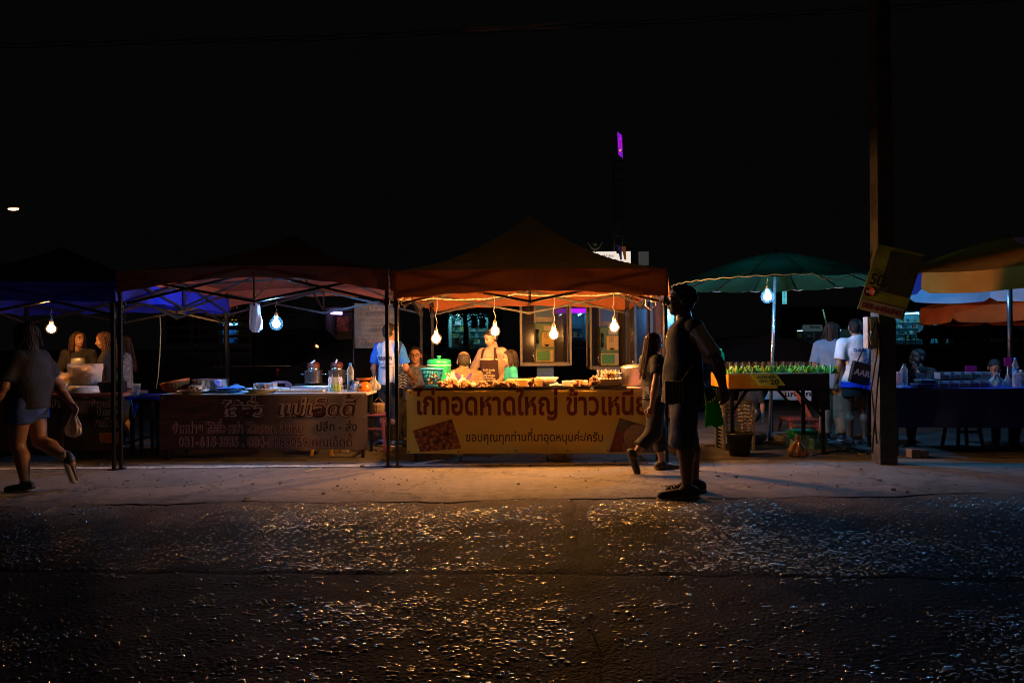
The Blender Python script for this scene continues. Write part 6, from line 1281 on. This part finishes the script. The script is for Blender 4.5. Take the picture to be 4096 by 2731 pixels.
# ---- phone booths
def booth(label, xa, xb, yb, d, phone_dy, fl=1):
    L, Rr = at(xa, yb, d), at(xb, yb, d); z0 = L.z; w_ = Rr.x - L.x; cx = (L.x + Rr.x) / 2; H_ = 2.15 - z0
    t = thing('phone_booth', label, 'phone booth', (cx, d, 0)); dp = .55
    g = clear('booth_glass%d' % fl, (.55, .5, .5), .22, .12, (.18, .15, .15)); blu_ = mat('booth_blue', (.012, .09, .28), .45)
    for x in (-w_ / 2, w_ / 2):
        for y in (0, dp): bx('post', (x, y, z0 + H_ / 2), (.032, .032, H_), m_al, t)
        bx('side_pane', (x, dp / 2, z0 + H_ / 2), (.008, dp - .05, H_ - .06), g, t)
        bx('bottom_rail', (x, dp / 2, z0 + .02), (.04, dp - .05, .04), m_al, t)
    for x in (-w_ * .2, w_ * .2):
        bx('mullion', (x, dp - .01, z0 + H_ / 2), (.03, .03, H_), m_al, t)
    for x in (-w_ * .35, w_ * .35): bx('rear_pane', (x, dp, z0 + H_ / 2), (w_ * .26, .008, H_ - .06), g, t)
    bx('front_sill', (0, 0, z0 + .02), (w_ - .05, .05, .045), m_al, t); bx('rear_sill', (0, dp, z0 + .02), (w_ - .05, .05, .045), m_al, t)
    bx('roof', (0, dp / 2, 2.17), (w_ + .1, dp + .12, .06), mat('booth_roof', (.25, .26, .28), .5), t, bev=.015)
    bx('back_board', (0, dp - .03, z0 + H_ / 2 + .02), (w_ * .36, .02, H_ - .1), blu_, t)
    bx('number_plate', (0, dp - .05, 1.33 + phone_dy + .39), (w_ * .33, .012, .07), m_al, t)
    ph = bx('phone', (0, dp - .09, 1.33 + phone_dy), (.32, .09, .66), mat('phone_green', (.05, .13, .03), .45), t, bev=.012)
    bx('keypad_panel', (.05, dp - .145, 1.33 + phone_dy + .06), (.2, .02, .24), mat('phone_yellow', (.52, .33, .07), .5), ph, bev=.008)
    for i in range(3):
        for j in range(3): bx('key', (.0 + .028 * i, dp - .158, 1.33 + phone_dy + .15 - .03 * j), (.018, .008, .016), mat('key_dark', (.10, .07, .03), .5), ph)
    lt('coin_dial', [(.001, -.004), (.035, -.004), (.04, .004)], mat('dial_dark', (.03, .025, .02), .35), ph, c=(.035, dp - .158, 1.33 + phone_dy - .02), n=16, rot=Matrix.Rotation(R(70), 3, 'X'))
    bx('display', (.06, dp - .145, 1.33 + phone_dy + .24), (.15, .012, .08), mat('display_grey', (.35, .32, .26), .5), ph)
    bx('lower_box', (0, dp - .15, 1.33 + phone_dy - .21), (.30, .03, .20), mat('phone_yellow', (.52, .33, .07), .5), ph, bev=.012); bx('green_plate', (-.025, dp - .17, 1.33 + phone_dy - .205), (.21, .012, .16), mat('plate_green', (.03, .20, .04), .5), ph); bx('slot_plate', (.115, dp - .17, 1.33 + phone_dy - .2), (.04, .012, .1), mat('slot_grey', (.3, .28, .26), .4), ph)
    hs = MB().tube([(-.12, dp - .16, 1.33 + phone_dy + .22), (-.125, dp - .18, 1.33 + phone_dy + .12), (-.12, dp - .16, 1.33 + phone_dy + .0)], [.028, .018, .028], 8).build('handset', blk_p, t)
    tb('handset_cord', [(-.12, dp - .16, 1.33 + phone_dy), (-.2, dp - .18, 1.33 + phone_dy - .2), (-.12, dp - .2, 1.33 + phone_dy - .38), (-.04, dp - .18, 1.33 + phone_dy - .3)], .006, inox, hs, 6)
    bx('pedestal', (0, dp * .6, z0 / 2), (.28, .22, z0), blu_, t, bev=.01)
    return t
booth('left glass phone booth with green and yellow telephone', 2086, 2283, 1463, 11.0, .02)
booth('right glass phone booth with green and yellow telephone', 2364, 2542, 1478, 11.2, -.05, 2)
# wooden kiosk beside the booths
k0, k1 = gd(2552, 11.6), gd(2722, 11.6); t = thing('wooden_kiosk', 'brown wooden kiosk with pale posts behind the vest wearing man', 'kiosk', ((k0.x + k1.x) / 2, 11.6, 0)); w_ = k1.x - k0.x; mw = mat('kiosk_wood', (.17, .075, .04), .6, var=.3, scale=12)
for i in range(7): bx('board', (-w_ / 2 + w_ * (i + .5) / 7, .03 + .008 * (i % 2), 1.1), (w_ / 7 - .012, .03, 2.0), mw, t)
for x in (-w_ / 2 - .03, -.12, w_ / 2 + .03): bx('post', (x, -.02, 1.1), (.05, .05, 2.2), m_al, t)
for z in (2.06, 2.16): bx('fascia_board', (0, -.03, z), (w_ + .1, .04, .085), mat('pale_fascia', (.38, .36, .37), .6), t)
bx('roof', (0, .6, 2.24), (w_ + .3, 1.4, .05), mdark, t); bx('rear_wall', (0, 1.2, 1.1), (w_, .04, 2.2), mw, t)
for x in (-.28, .18): bx('mirror_pane', (x, -.012, 1.35), (.16, .012, 1.1), mat('dim_mirror', (.2, .2, .24), .15, .8), t)
# ---- dark printed menu board behind the sausage stall
t, P, B, Wd, Hh = banner('dark grey seedling banner with faint Thai lettering behind the sausage stall', 1418, 1592, 1213, 1392, 10.9, 10.9, mat('grey_leaf_print', (.12, .13, .12), .6, var=.7, scale=5), amp=.01, seed=8)
fa = mat('faint_ink', (.30, .27, .26), .6, var=0); fb = mat('faint_dark_ink', (.04, .04, .04), .6, var=0)
patch(t, P, B, [(1478, 1222), (1540, 1220), (1538, 1240), (1480, 1242)], fa, 'oval_print', .003)
for s_, xa, xb, yb, hp, mm in (('จำหน่าย', 1484, 1534, 1236, 10, [fb]), ('ต้นกล้าพริกไทยพันธุ์ซีลอน', 1432, 1588, 1256, 12, [fa, fb]), ('พริกไทยพันธุ์ (ต้นละ 20 บาท)', 1436, 1586, 1272, 8, [fa]), ('จำหน่ายต้นกล้า พริกไทย', 1444, 1580, 1297, 8, [fa]), ('ขายส่ง ราคาพิเศษ', 1444, 1560, 1313, 8, [fa]), ('สนใจติดต่อได้ที่', 1446, 1530, 1338, 8, [fa]), ('บ้านเลขที่ ตำบล อำเภอ จังหวัด', 1430, 1580, 1354, 7, [fa]), ('โทร. 085-7628636, 087', 1434, 1588, 1371, 11, [mat('faint_pink', (.34, .22, .22), .6, var=0)])):
    print_line(t, P, B, s_, xa, xb, yb, hp, mm, [.05, .004] if len(mm) > 1 else [.006], [.006, .009])
for x in (-.02, Wd + .02): tb('post', [P(x, Hh + .05) , P(x, 0) - Vector((0, 0, 1.32))], .014, m_steel, t)
# ---- parked vehicles
def car(label, p, rz, col, pickup=False, name='parked_car'):
    t = thing(name, label, 'pickup truck' if pickup else 'car', p, rz); m = mat('paint_' + name + '%.3f' % col[0], col, .7, .0, var=.05, spec=.1); gl = mat('car_glass', (.006, .007, .008), .02, .0, var=0, spec=.25)
    if pickup: prof = [(-2.5, .45), (-2.5, 1.0), (-.7, 1.02), (-.62, 1.68), (.55, 1.7), (1.15, 1.12), (2.35, .98), (2.5, .75), (2.48, .42)]
    else: prof = [(-2.1, .4), (-2.15, .85), (-1.75, 1.0), (-1.1, 1.40), (-.2, 1.47), (.55, 1.38), (1.15, .98), (2.0, .82), (2.15, .6), (2.1, .38)]
    def loft(s_, k):
        return [(x * (1 - .03 * k), s_ * (.86 - (.16 * k if z > 1.0 else 0) - (.03 if z < .5 else 0)), z) for (x, z) in prof]
    n_ = len(prof); mb = MB(); A_ = loft(-1, 1); B_ = loft(1, 1); A0 = [(x, -.80 if z > 1 else -.86, z) for x, z in prof]
    mb.add(A_ + B_, [(i, (i + 1) % n_, n_ + (i + 1) % n_, n_ + i) for i in range(n_)] + [list(range(n_))[::-1], [n_ + i for i in range(n_)]])
    o = mb.build('body', m, t); md = o.modifiers.new('bevel', 'BEVEL'); md.width = .05; md.segments = 3; md.limit_method = 'ANGLE'
    for s_ in (-1, 1):
        for x in ((-1.45, 1.5) if pickup else (-1.3, 1.3)):
            w2 = MB().lathe([(.2, -.1), (.31, -.1), (.33, -.07), (.33, .07), (.31, .1), (.2, .1)], (x, s_ * .78, .33), 22, rot=Matrix.Rotation(R(90), 3, 'X')).build('wheel', mat('tyre_rubber', (.015, .015, .015), .8), t)
            MB().lathe([(.001, -.06), (.2, -.06), (.21, .0)], (x, s_ * .80, .33), 16, rot=Matrix.Rotation(R(90 if s_ < 0 else -90), 3, 'X')).build('rim', inox, w2)
        q = [(-.55, 1.08), (-.5, 1.58), (.48, 1.6), (.92, 1.1)] if pickup else [(-1.25, 1.03), (-.92, 1.33), (.45, 1.30), (.95, .99)]
        MB().add([(x, s_ * (.725 if z > 1.2 else .735), z) for x, z in q], [(0, 1, 2, 3)]).build('side_window', gl, t, solid=.02)
    bx('belt_trim', (-.1, -.868, .93), (2.6, .012, .014), inox, t)
    for s_ in (-.6, .6): bx('headlight', (2.08 if not pickup else 2.42, s_, .72), (.12, .3, .13), mat('lamp_lens', (.5, .5, .5), .1), t, bev=.03); bx('tail_light', (-2.1 if not pickup else -2.5, s_, .82), (.06, .25, .16), mat('tail_red', (.3, .01, .01), .2), t)
    return t
car('black parked car with a bright roof line behind the fruit stall', gd(3060, 14.3), R(0), (.012, .012, .014))
car('dark grey parked car behind the chicken stall', gd(1560, 14.6), R(4), (.012, .012, .013))
pk = car('dark pickup truck with a slatted cage behind the sausage stall', gd(1180, 15.2), R(0), (.008, .008, .009), True, 'parked_pickup')
for z in (1.2, 1.38, 1.56, 1.74, 1.92): bx('cage_rail', (.2 - 1.75, -.82, z), (1.9, .03, .045), m_steel, pk); bx('cage_rail', (.2 - 1.75, .82, z), (1.9, .03, .045), m_steel, pk)
for x in (-2.45, -1.85, -1.25, -.65):
    for s_ in (-.82, .82): bx('cage_post', (x, s_, 1.45), (.04, .04, 1.0), m_steel, pk)
# ---- lit shops far behind
def shop(label, xa, xb, yt, yb, d, wall, lc, ls, shelves=3, seed=0, dep=3.0, ext=(1.5, 1.5, 1.6), floorc=(.2, .22, .22), side_boxes=True, tubes=2):
    A_, B_ = at(xa, yb, d), at(xb, yt, d); w_ = B_.x - A_.x; h_ = B_.z - A_.z; z0 = A_.z
    t = thing('lit_shop', label, 'shop', ((A_.x + B_.x) / 2, d, z0)); mw_ = mat('shop_wall_%d' % seed, wall, .7, var=.1); rr = random.Random(seed)
    MB().box((0, dep, h_ / 2), (w_ + .1, .1, h_)).build('back_wall', mw_, t)
    for s_ in (-1, 1): MB().box((s_ * (w_ / 2 + .06), dep / 2, h_ / 2), (.1, dep, h_)).build('side_wall', mw_, t)
    MB().box((0, dep / 2, -.05), (w_ + .3, dep, .1)).build('floor', mat('shop_floor_%d' % seed, floorc, .4), t); MB().box((0, dep / 2, h_ + .06), (w_ + .3, dep, .1)).build('ceiling', mw_, t)
    for k in range(tubes): MB().tube([(-w_ * .3 + w_ * .6 * k / max(1, tubes - 1), .4, h_ - .06), (-w_ * .3 + w_ * .6 * k / max(1, tubes - 1), dep - .6, h_ - .06)], .03).build('tube_lamp', glow('shop_tube_%d' % seed, lc, ls), t)
    for k in range(shelves):
        z = .25 + k * (h_ - .5) / max(1, shelves); sh_ = bx('shelf', (-.05 * w_, dep - .3, z), (w_ * .9, .35, .04), mat('shelf_grey', (.35, .36, .36), .5), t)
        x = -w_ * .48
        while x < w_ * .38:
            bw = rr.uniform(.08, .26); bh = rr.uniform(.12, min(.42, (h_ - .5) / shelves - .08)); c_ = rr.choice([(.5, .5, .5), (.1, .3, .4), (.35, .1, .06), (.05, .05, .06), (.4, .35, .1), (.1, .2, .12), (.6, .6, .6), (.02, .02, .03)])
            if rr.random() < .82: bx('packet', (x + bw / 2, dep - .33, z + .02 + bh / 2), (bw, .22, bh), mat('packet_%d_%d' % (c_[0] * 100, c_[2] * 100), c_, .5), sh_)
            x += bw + rr.uniform(.01, .07)
    e0, e1, e2 = ext
    for (c_, s_) in (((-w_ / 2 - .12 - e0 / 2, 0, h_ / 2 + e2 / 2), (e0, .16, h_ + e2)), ((w_ / 2 + .12 + e1 / 2, 0, h_ / 2 + e2 / 2), (e1, .16, h_ + e2)), ((0, 0, h_ + .12 + e2 / 2 - .06), (w_ + .24, .16, e2 - .12))): MB().box(c_, s_).build('facade', mdark, t)
    return t, w_, h_
CY = (.35, .9, 1.); BL = (.15, .55, 1.)
t, w_, h_ = shop('far shop with cyan lit shelves seen between the warm bulbs', 1795, 1952, 1255, 1388, 50, (.35, .55, .55), CY, 24, 4, 3, ext=(1.2, .9, 1.6))
for i, (x, c_) in enumerate(((.45, (.03, .03, .03)), (1.0, (.05, .04, .04)))): bx('poster', (x, -.1 + .0, h_ * .72), (.45, .03, .75), mat('poster_%d' % i, c_, .5, var=.8, scale=5), t)
for k in range(4): bx('cardboard_box', (-.55 + .35 * (k % 3) - .3 * (k == 3), .4, .12 + .3 * (k == 3)), (.3, .3, .28 if k < 3 else .5), mat('far_carton', (.40, .17, .07), .7), t)
t, w_, h_ = shop('far shop with purple sign seen between the two phone booths', 2222, 2352, 1252, 1362, 50, (.12, .3, .42), (.4, .75, 1.), 10, 2, 4, ext=(1, 1.0, 1.0))
A_ = at(2222, 1252, 49.8); B_ = at(2352, 1233, 49.8); s_ = thing('purple_sign', 'glowing purple shop sign between the phone booths', 'sign', ((A_.x + B_.x) / 2, 49.8, A_.z)); bx('lightbox', (0, 0, (B_.z - A_.z) / 2), (B_.x - A_.x, .2, B_.z - A_.z), glow('purple_glow', (.45, .012, .9), 1.3), s_)
t, w_, h_ = shop('shop with blue window under an orange signboard at left', 884, 948, 1290, 1372, 34, (.05, .22, .42), BL, 10, 3, 5, ext=(2.5, 2.2, .6), dep=2)
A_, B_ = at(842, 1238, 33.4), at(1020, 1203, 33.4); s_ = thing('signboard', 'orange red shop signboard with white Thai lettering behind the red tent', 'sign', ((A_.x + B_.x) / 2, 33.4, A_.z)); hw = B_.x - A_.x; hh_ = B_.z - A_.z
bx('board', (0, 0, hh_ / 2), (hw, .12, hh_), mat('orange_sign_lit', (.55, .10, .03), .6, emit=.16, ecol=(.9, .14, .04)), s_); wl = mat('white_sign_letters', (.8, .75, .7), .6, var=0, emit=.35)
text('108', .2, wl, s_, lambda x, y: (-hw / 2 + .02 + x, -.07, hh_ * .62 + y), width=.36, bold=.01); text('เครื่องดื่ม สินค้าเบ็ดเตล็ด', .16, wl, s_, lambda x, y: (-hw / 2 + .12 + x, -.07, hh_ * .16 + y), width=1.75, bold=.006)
aw = MB(); aA, aB = at(842, 1240, 33.3), at(1020, 1264, 32.4)
for k in range(26): x = aA.x + (aB.x - aA.x) * k / 26; MB_ = aw.beam((x, aA.y, aA.z), (x + .02, aB.y, aB.z), .05, .03)
for k in range(26):
    pass
awt = thing('awning', 'corrugated awning under the orange signboard', 'awning', ((aA.x + aB.x) / 2, 33, aB.z))
for k in range(24):
    x = aA.x + (aB.x - aA.x) * (k + .5) / 24 - (aA.x + aB.x) / 2; MB().beam((x, aA.y - 33, aA.z - aB.z), (x, aB.y - 33, 0), .055, .03).build('rib_sheet', mat('rusty_sheet', (.30, .20, .13), .6, var=.4, emit=.03, ecol=(.5, .25, .12)) if False else mat('rusty_sheet', (.30, .20, .13), .6, var=.4), awt)
bx('gutter', (0, -.62, -.03), (2.2, .06, .06), mat('pale_gutter', (.5, .42, .38), .5), awt); MB().tube([(-.9, .15, -.06), (.2, .15, -.06)], .02).build('tube_lamp', glow('awning_lamp', (1., .75, .5), 5), awt)
A_ = at(915, 1285, 33.2); s_ = thing('yellow_strip_sign', 'yellow shop price strips above the blue window', 'sign', A_)
bx('strip', (0, 0, 0), (.85, .06, .13), mat('yellow_lit', (.6, .5, .02), .6, emit=.35, ecol=(.75, .6, .02)), s_); bx('strip', (.12, 0, .16), (.2, .06, .22), mat('yellow_lit', (.6, .5, .02), .6), s_); bx('hanger', (0, .03, .5), (.04, .04, 1.), m_steel, s_)
# purple tube lamp stall behind the pickup
t, w_, h_ = shop('small stall with a violet tube lamp behind the pickup cage', 1318, 1420, 1243, 1345, 24, (.22, .2, .22), (.8, .9, 1.), 0.6, 1, 6, ext=(.3, .3, .2), dep=1.2, tubes=1)
MB().tube([(-.36, -.1, h_ * .92), (.02, -.1, h_ * .90)], .05).build('violet_tube', glow('violet_tube', (.55, .35, 1.), 3.5), t); bx('poster', (-.1, .5, h_ * .5), (.42, .03, .5), mat('orange_poster', (.5, .14, .05), .6, var=.7, scale=6), t)
# right hand shops
t, w_, h_ = shop('bright blue lit shop far behind the right stall', 3585, 3812, 1246, 1372, 60, (.2, .5, .6), (.25, .75, 1.), 16, 4, 7, ext=(2, 0.05, 1.5), dep=4, tubes=3)
bx('wing_wall', (w_ / 2 + 1.2, 0, h_ * .48), (2.2, .2, h_ * .95), mat('pale_wing_wall', (.4, .4, .4), .7), t); bx('pillar', (w_ / 2 - .4, -.2, h_ / 2), (.5, .3, h_), mat('white_pillar', (.55, .55, .55), .6), t)
A_, B_ = at(3678, 1280, 59), at(3816, 1243, 59); s_ = thing('signboard', 'blue grey shop sign with Thai lettering over the far right shop', 'sign', ((A_.x + B_.x) / 2, 59, A_.z)); bx('board', (0, 0, (B_.z - A_.z) / 2), (B_.x - A_.x, .15, B_.z - A_.z), mat('slate_board', (.10, .12, .22), .6, emit=.05, ecol=(.3, .4, .8)), s_); text('ร้านค้าประ', .4, mat('blue_letters', (.1, .3, .7), .6, var=0, emit=.12, ecol=(.1, .35, .9)), s_, lambda x, y: (-1.35 + x, -.1, .28 + y), width=2.5, bold=.012)
A_ = at(3690, 1372, 57.5); s_ = thing('railing', 'low railing in front of the far right shop', 'railing', A_)
for z in (.2, .45, .72): bx('rail', (0, 0, z), (2.9, .05, .05), m_steel, s_)
for k in range(8): bx('baluster', (-1.4 + .4 * k, 0, .37), (.05, .05, .74), m_steel, s_)
pf, J, HP = person('p', 'distant man in dark clothes standing before the bright right shop', at(3706, 1370, 58.5), R(180), 1.68, dict(elL=(.17, -.02, .64), wrL=(.08, -.12, .6)), skin=1, hair='short', shirt=blackc, pants=blackc, pant_end=1.9, shoes=m_dkshoe, face=False, h=.022)
p_ = at(3800, 1392, 52); car('dark car parked before the right shop pillar', (p_.x, 52, 1.08), R(8), (.02, .02, .022)); p_ = at(3920, 1392, 50); car('second dark car parked right of the far shop', (p_.x + 1.2, 50, 1.08), R(-6), (.025, .022, .022))
t, w_, h_ = shop('dim pharmacy shop behind the couple at the fruit stall', 3190, 3420, 1316, 1390, 46, (.16, .2, .22), (.45, .8, .9), 2.0, 3, 8, ext=(1, 1, 1.5), dep=3)
bx('orange_wall', (-w_ * .42, 1.0, h_ * .55), (.7, .1, .6), mat('ochre_wall', (.4, .22, .05), .7), t); bx('lilac_door', (-w_ * .06, .9, h_ * .4), (.4, .1, .95), mat('lilac_door', (.45, .4, .5), .6), t)
A_ = at(3250, 1312, 45); s_ = thing('pharmacy_sign', 'rounded grey signboard above the black car', 'sign', A_); bx('board', (0, 0, 0), (1.3, .15, .42), mat('grey_board', (.2, .26, .28), .6, emit=.05, ecol=(.5, .8, .9)), s_, bev=.08); text('Pharmacy', .25, blk, s_, lambda x, y: (-.2 + x, -.09, 0 + y), width=.65, bold=.008)
A_ = at(3138, 1183, 18); s_ = thing('strip_sign', 'narrow glowing vertical sign with Thai letters right of the parasol pole', 'sign', A_); bx('lightbox', (0, 0, 0), (.105, .03, .42), glow('cyan_sign', (.10, .62, .70), .8), s_); tb('cord', [(0, 0, .2), (0, 0, .8)], .005, blk_p, s_)
for k, c_ in enumerate('ไอติม'): text(c_, .07, blk, s_, lambda x, y, k=k: (-.03 + x, -.018, .12 - .075 * k + y), bold=.002)
A_ = at(3292, 1240, 20); s_ = thing('thin_strip_sign', 'thin leaning strip of lights above the pharmacy', 'sign', A_)
for k in range(9): bx('lamp', (.012 * k, 0, -.05 * k), (.03 if k < 5 else .045, .02, .034 if k < 5 else .008), glow('strip_%d' % (k % 3), [(.1, .6, .5), (.5, .6, .1), (.2, .7, .8)][k % 3], .5), s_)
tb('wire', [(0, .02, .2), (.1, .02, -.45)], .006, blk_p, s_)
# billboard with emblem, tower and flags
A_, B_ = at(2330, 1064, 45), at(2522, 1006, 45); t = thing('billboard', 'white backlit billboard with Thai lettering above the orange tent', 'billboard', ((A_.x + B_.x) / 2, 45, A_.z)); w_ = B_.x - A_.x; h_ = B_.z - A_.z
bx('panel', (0, 0, h_ / 2), (w_, .15, h_), glow('billboard_glow', (.9, .78, .66), .95), t); bx('frame', (0, .05, h_ + .03), (w_ + .1, .2, .06), mdark, t)
text('ยินดี มี เอสเอ็มอี บริการ', .2, blk, t, lambda x, y: (-.85 + x, -.09, h_ * .62 + y), width=1.3, bold=.004); text('ลด ฟรีหมด โหลดเลย', .22, blk, t, lambda x, y: (-.75 + x, -.09, h_ * .3 + y), width=1.25, bold=.004)
for x in (.55, 1.25): bx('post', (x, .2, -A_.z / 2), (.15, .15, A_.z), mdark, t)
for (x, z) in ((.72, h_ * .92), (.35, .1)): bx('flood_lamp', (x, -.25, z), (.22, .16, .16), blk_p, t, bev=.04)
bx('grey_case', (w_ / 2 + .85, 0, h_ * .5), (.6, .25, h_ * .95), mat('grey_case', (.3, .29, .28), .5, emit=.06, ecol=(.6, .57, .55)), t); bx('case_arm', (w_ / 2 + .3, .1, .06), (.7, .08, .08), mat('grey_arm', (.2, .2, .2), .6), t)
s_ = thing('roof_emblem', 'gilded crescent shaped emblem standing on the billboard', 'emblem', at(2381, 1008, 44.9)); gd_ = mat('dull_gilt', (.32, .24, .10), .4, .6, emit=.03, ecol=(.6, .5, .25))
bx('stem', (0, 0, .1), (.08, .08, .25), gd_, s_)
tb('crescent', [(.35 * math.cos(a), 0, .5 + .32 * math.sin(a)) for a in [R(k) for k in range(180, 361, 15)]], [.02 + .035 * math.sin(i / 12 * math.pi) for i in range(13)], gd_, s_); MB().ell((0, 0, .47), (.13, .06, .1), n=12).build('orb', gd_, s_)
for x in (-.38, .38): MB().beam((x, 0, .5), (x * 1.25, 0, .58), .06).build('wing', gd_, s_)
s_ = thing('lattice_mast', 'thin lattice mast rising behind the billboard', 'mast', at(2475, 1012, 46)); mg_ = mat('mast_grey', (.12, .12, .10), .6)
hz_ = s_.location.z
for x in (-.3, .25): bx('upright', (x, 0, (13.6 - hz_) / 2 - hz_ / 2), (.05, .05, 13.6), mg_, s_)
for k in range(12): bx('rung', (0, 0, .5 + .62 * k), (.6, .05, .06), mg_, s_)
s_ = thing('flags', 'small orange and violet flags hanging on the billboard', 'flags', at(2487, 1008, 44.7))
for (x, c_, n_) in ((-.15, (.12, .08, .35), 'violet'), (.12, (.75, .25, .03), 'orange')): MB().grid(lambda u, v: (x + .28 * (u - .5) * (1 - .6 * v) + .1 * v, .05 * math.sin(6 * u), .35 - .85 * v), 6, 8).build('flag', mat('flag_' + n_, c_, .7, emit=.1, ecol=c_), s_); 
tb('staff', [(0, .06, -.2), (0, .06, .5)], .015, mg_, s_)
s_ = thing('tall_purple_sign', 'slim glowing purple sign high in the night sky', 'sign', at(2480, 580, 46)); 
MB().add([(-.16, 0, .86), (.14, .05, .62), (.17, .05, -.88), (-.11, 0, -.62)], [(0, 3, 2, 1)]).build('panel', glow('violet_panel', (.30, .01, .72), .8), s_, solid=.06); tb('ring', [(.085 * math.cos(a) - .01, -.07, .0 + .44 * math.sin(a)) for a in [R(k) for k in range(0, 361, 15)]], .022, glow('magenta_ring', (.75, .02, .55), .8), s_); tb('arc', [(.085 * math.cos(a) - .01, -.085, .0 + .44 * math.sin(a)) for a in [R(k) for k in range(235, 316, 10)]], .032, glow('orange_arc', (1., .35, .03), .9), s_)
# ---- trees
def tree(label, p, h, r, n_, seed, palm=False, name='shade_tree'):
    t = thing(name, label, 'tree', p); rr = random.Random(seed); mb_ = mat('bark', (.05, .038, .03), .9, bump=.5, bscale=20); ml_ = mat('dark_leaf', (.03, .055, .02), .7, var=.4)
    tb('trunk', [(0, 0, -.3), (.05, 0, h * .25), (-.04, 0, h * .5), (.02, 0, h * .7)], [h * .045, h * .035, h * .03, h * .02], mb_, t, 10)
    ends = []
    if palm:
        for k in range(16):
            a = k * 2.4; L = r * rr.uniform(.8, 1.1); pts = [Vector((L * u * math.cos(a), L * u * math.sin(a) * .7, h * .7 + L * (.55 * u - .9 * u * u))) for u in [i / 8 for i in range(9)]]; mbx_ = MB()
            for i in range(1, 9):
                d_ = (pts[i] - pts[i - 1]).normalized(); sd = d_.cross(Vector((0, 0, 1))).normalized()
                for s_ in (-1, 1): mbx_.add([pts[i], pts[i] + d_ * .06 * r, pts[i] + sd * s_ * .28 * r + d_ * .2 * r - Vector((0, 0, .12 * r))], [(0, 1, 2)])
            mbx_.tube(pts, .012 * r, 4); mbx_.build('frond', ml_, t)
        return t
    for k in range(9):
        a = k * 2.4; z = h * (.38 + .04 * k); e_ = Vector((r * .7 * math.cos(a), r * .7 * math.sin(a), z + r * rr.uniform(.2, .6))); tb('limb', [(0, 0, z), e_ * .5 + Vector((0, 0, z * .5 + .1)), e_], [h * .016, h * .012, h * .006], mb_, t, 6); ends.append(e_)
    mbx_ = MB()
    for i in range(n_):
        e_ = rr.choice(ends); c_ = e_ + Vector((rr.gauss(0, r * .28), rr.gauss(0, r * .28), rr.gauss(0, r * .2))); q = Euler((rr.uniform(0, 6), rr.uniform(0, 6), 0)).to_matrix(); s_ = r * .06
        mbx_.add([c_ + q @ Vector(v) * s_ for v in ((-1, 0, 0), (0, -.5, 0), (1, 0, 0), (0, .5, 0))], [(0, 1, 2, 3)])
    cr = mbx_.build('crown', ml_, t); cr['kind'] = 'stuff'; return t
p_ = at(1862, 1384, 42); tree('dark tree standing before the cyan lit far shop', (p_.x, 42, 1.08), 4.2, 1.6, 2600, 3)
p_ = at(985, 1384, 28); tree('dark bushy tree beside the blue window shop', (p_.x + .3, 28, .8), 3.4, 1.5, 2600, 5)
p_ = at(3880, 1384, 40); tree('palm with drooping fronds before the far pale wall', (p_.x + .3, 40, 1.0), 3.0, 1.25, 0, 6, True, 'palm_tree')
# aerial cable bundle high above the tents
t = thing('aerial_cable', 'bundle of overhead power cables with a pale sleeve above the tents', 'cable', (0, 9, 5.2)); cb_ = mat('black_cable', (.012, .012, .012), .5)
ca, cc = at(1842, 130, 9), at(2295, 108, 9)
f_ = lambda x: ca + (cc - ca) * ((x - ca.x) / (cc.x - ca.x)) - Vector((0, 9, 5.2)) + Vector((0, 0, .0025 * (x - .4) ** 2))
for k in range(3): tb('cable', [f_(x * .5) + Vector((0, .03 * math.cos(x * 1.1 + k * 2.1), .035 * math.sin(x * 1.1 + k * 2.1))) for x in range(-30, 31)], .005, cb_, t, 6)
for k in range(2): tb('sleeve', [f_(ca.x + (cc.x - ca.x) * i / 20) + Vector((0, -.05, .03 * math.cos(i * .16 + k * 2.6) + .02 * k)) for i in range(21)], [.026 - .0008 * i for i in range(21)], mat('pale_sleeve', (.40, .36, .33), .6), t, 8)
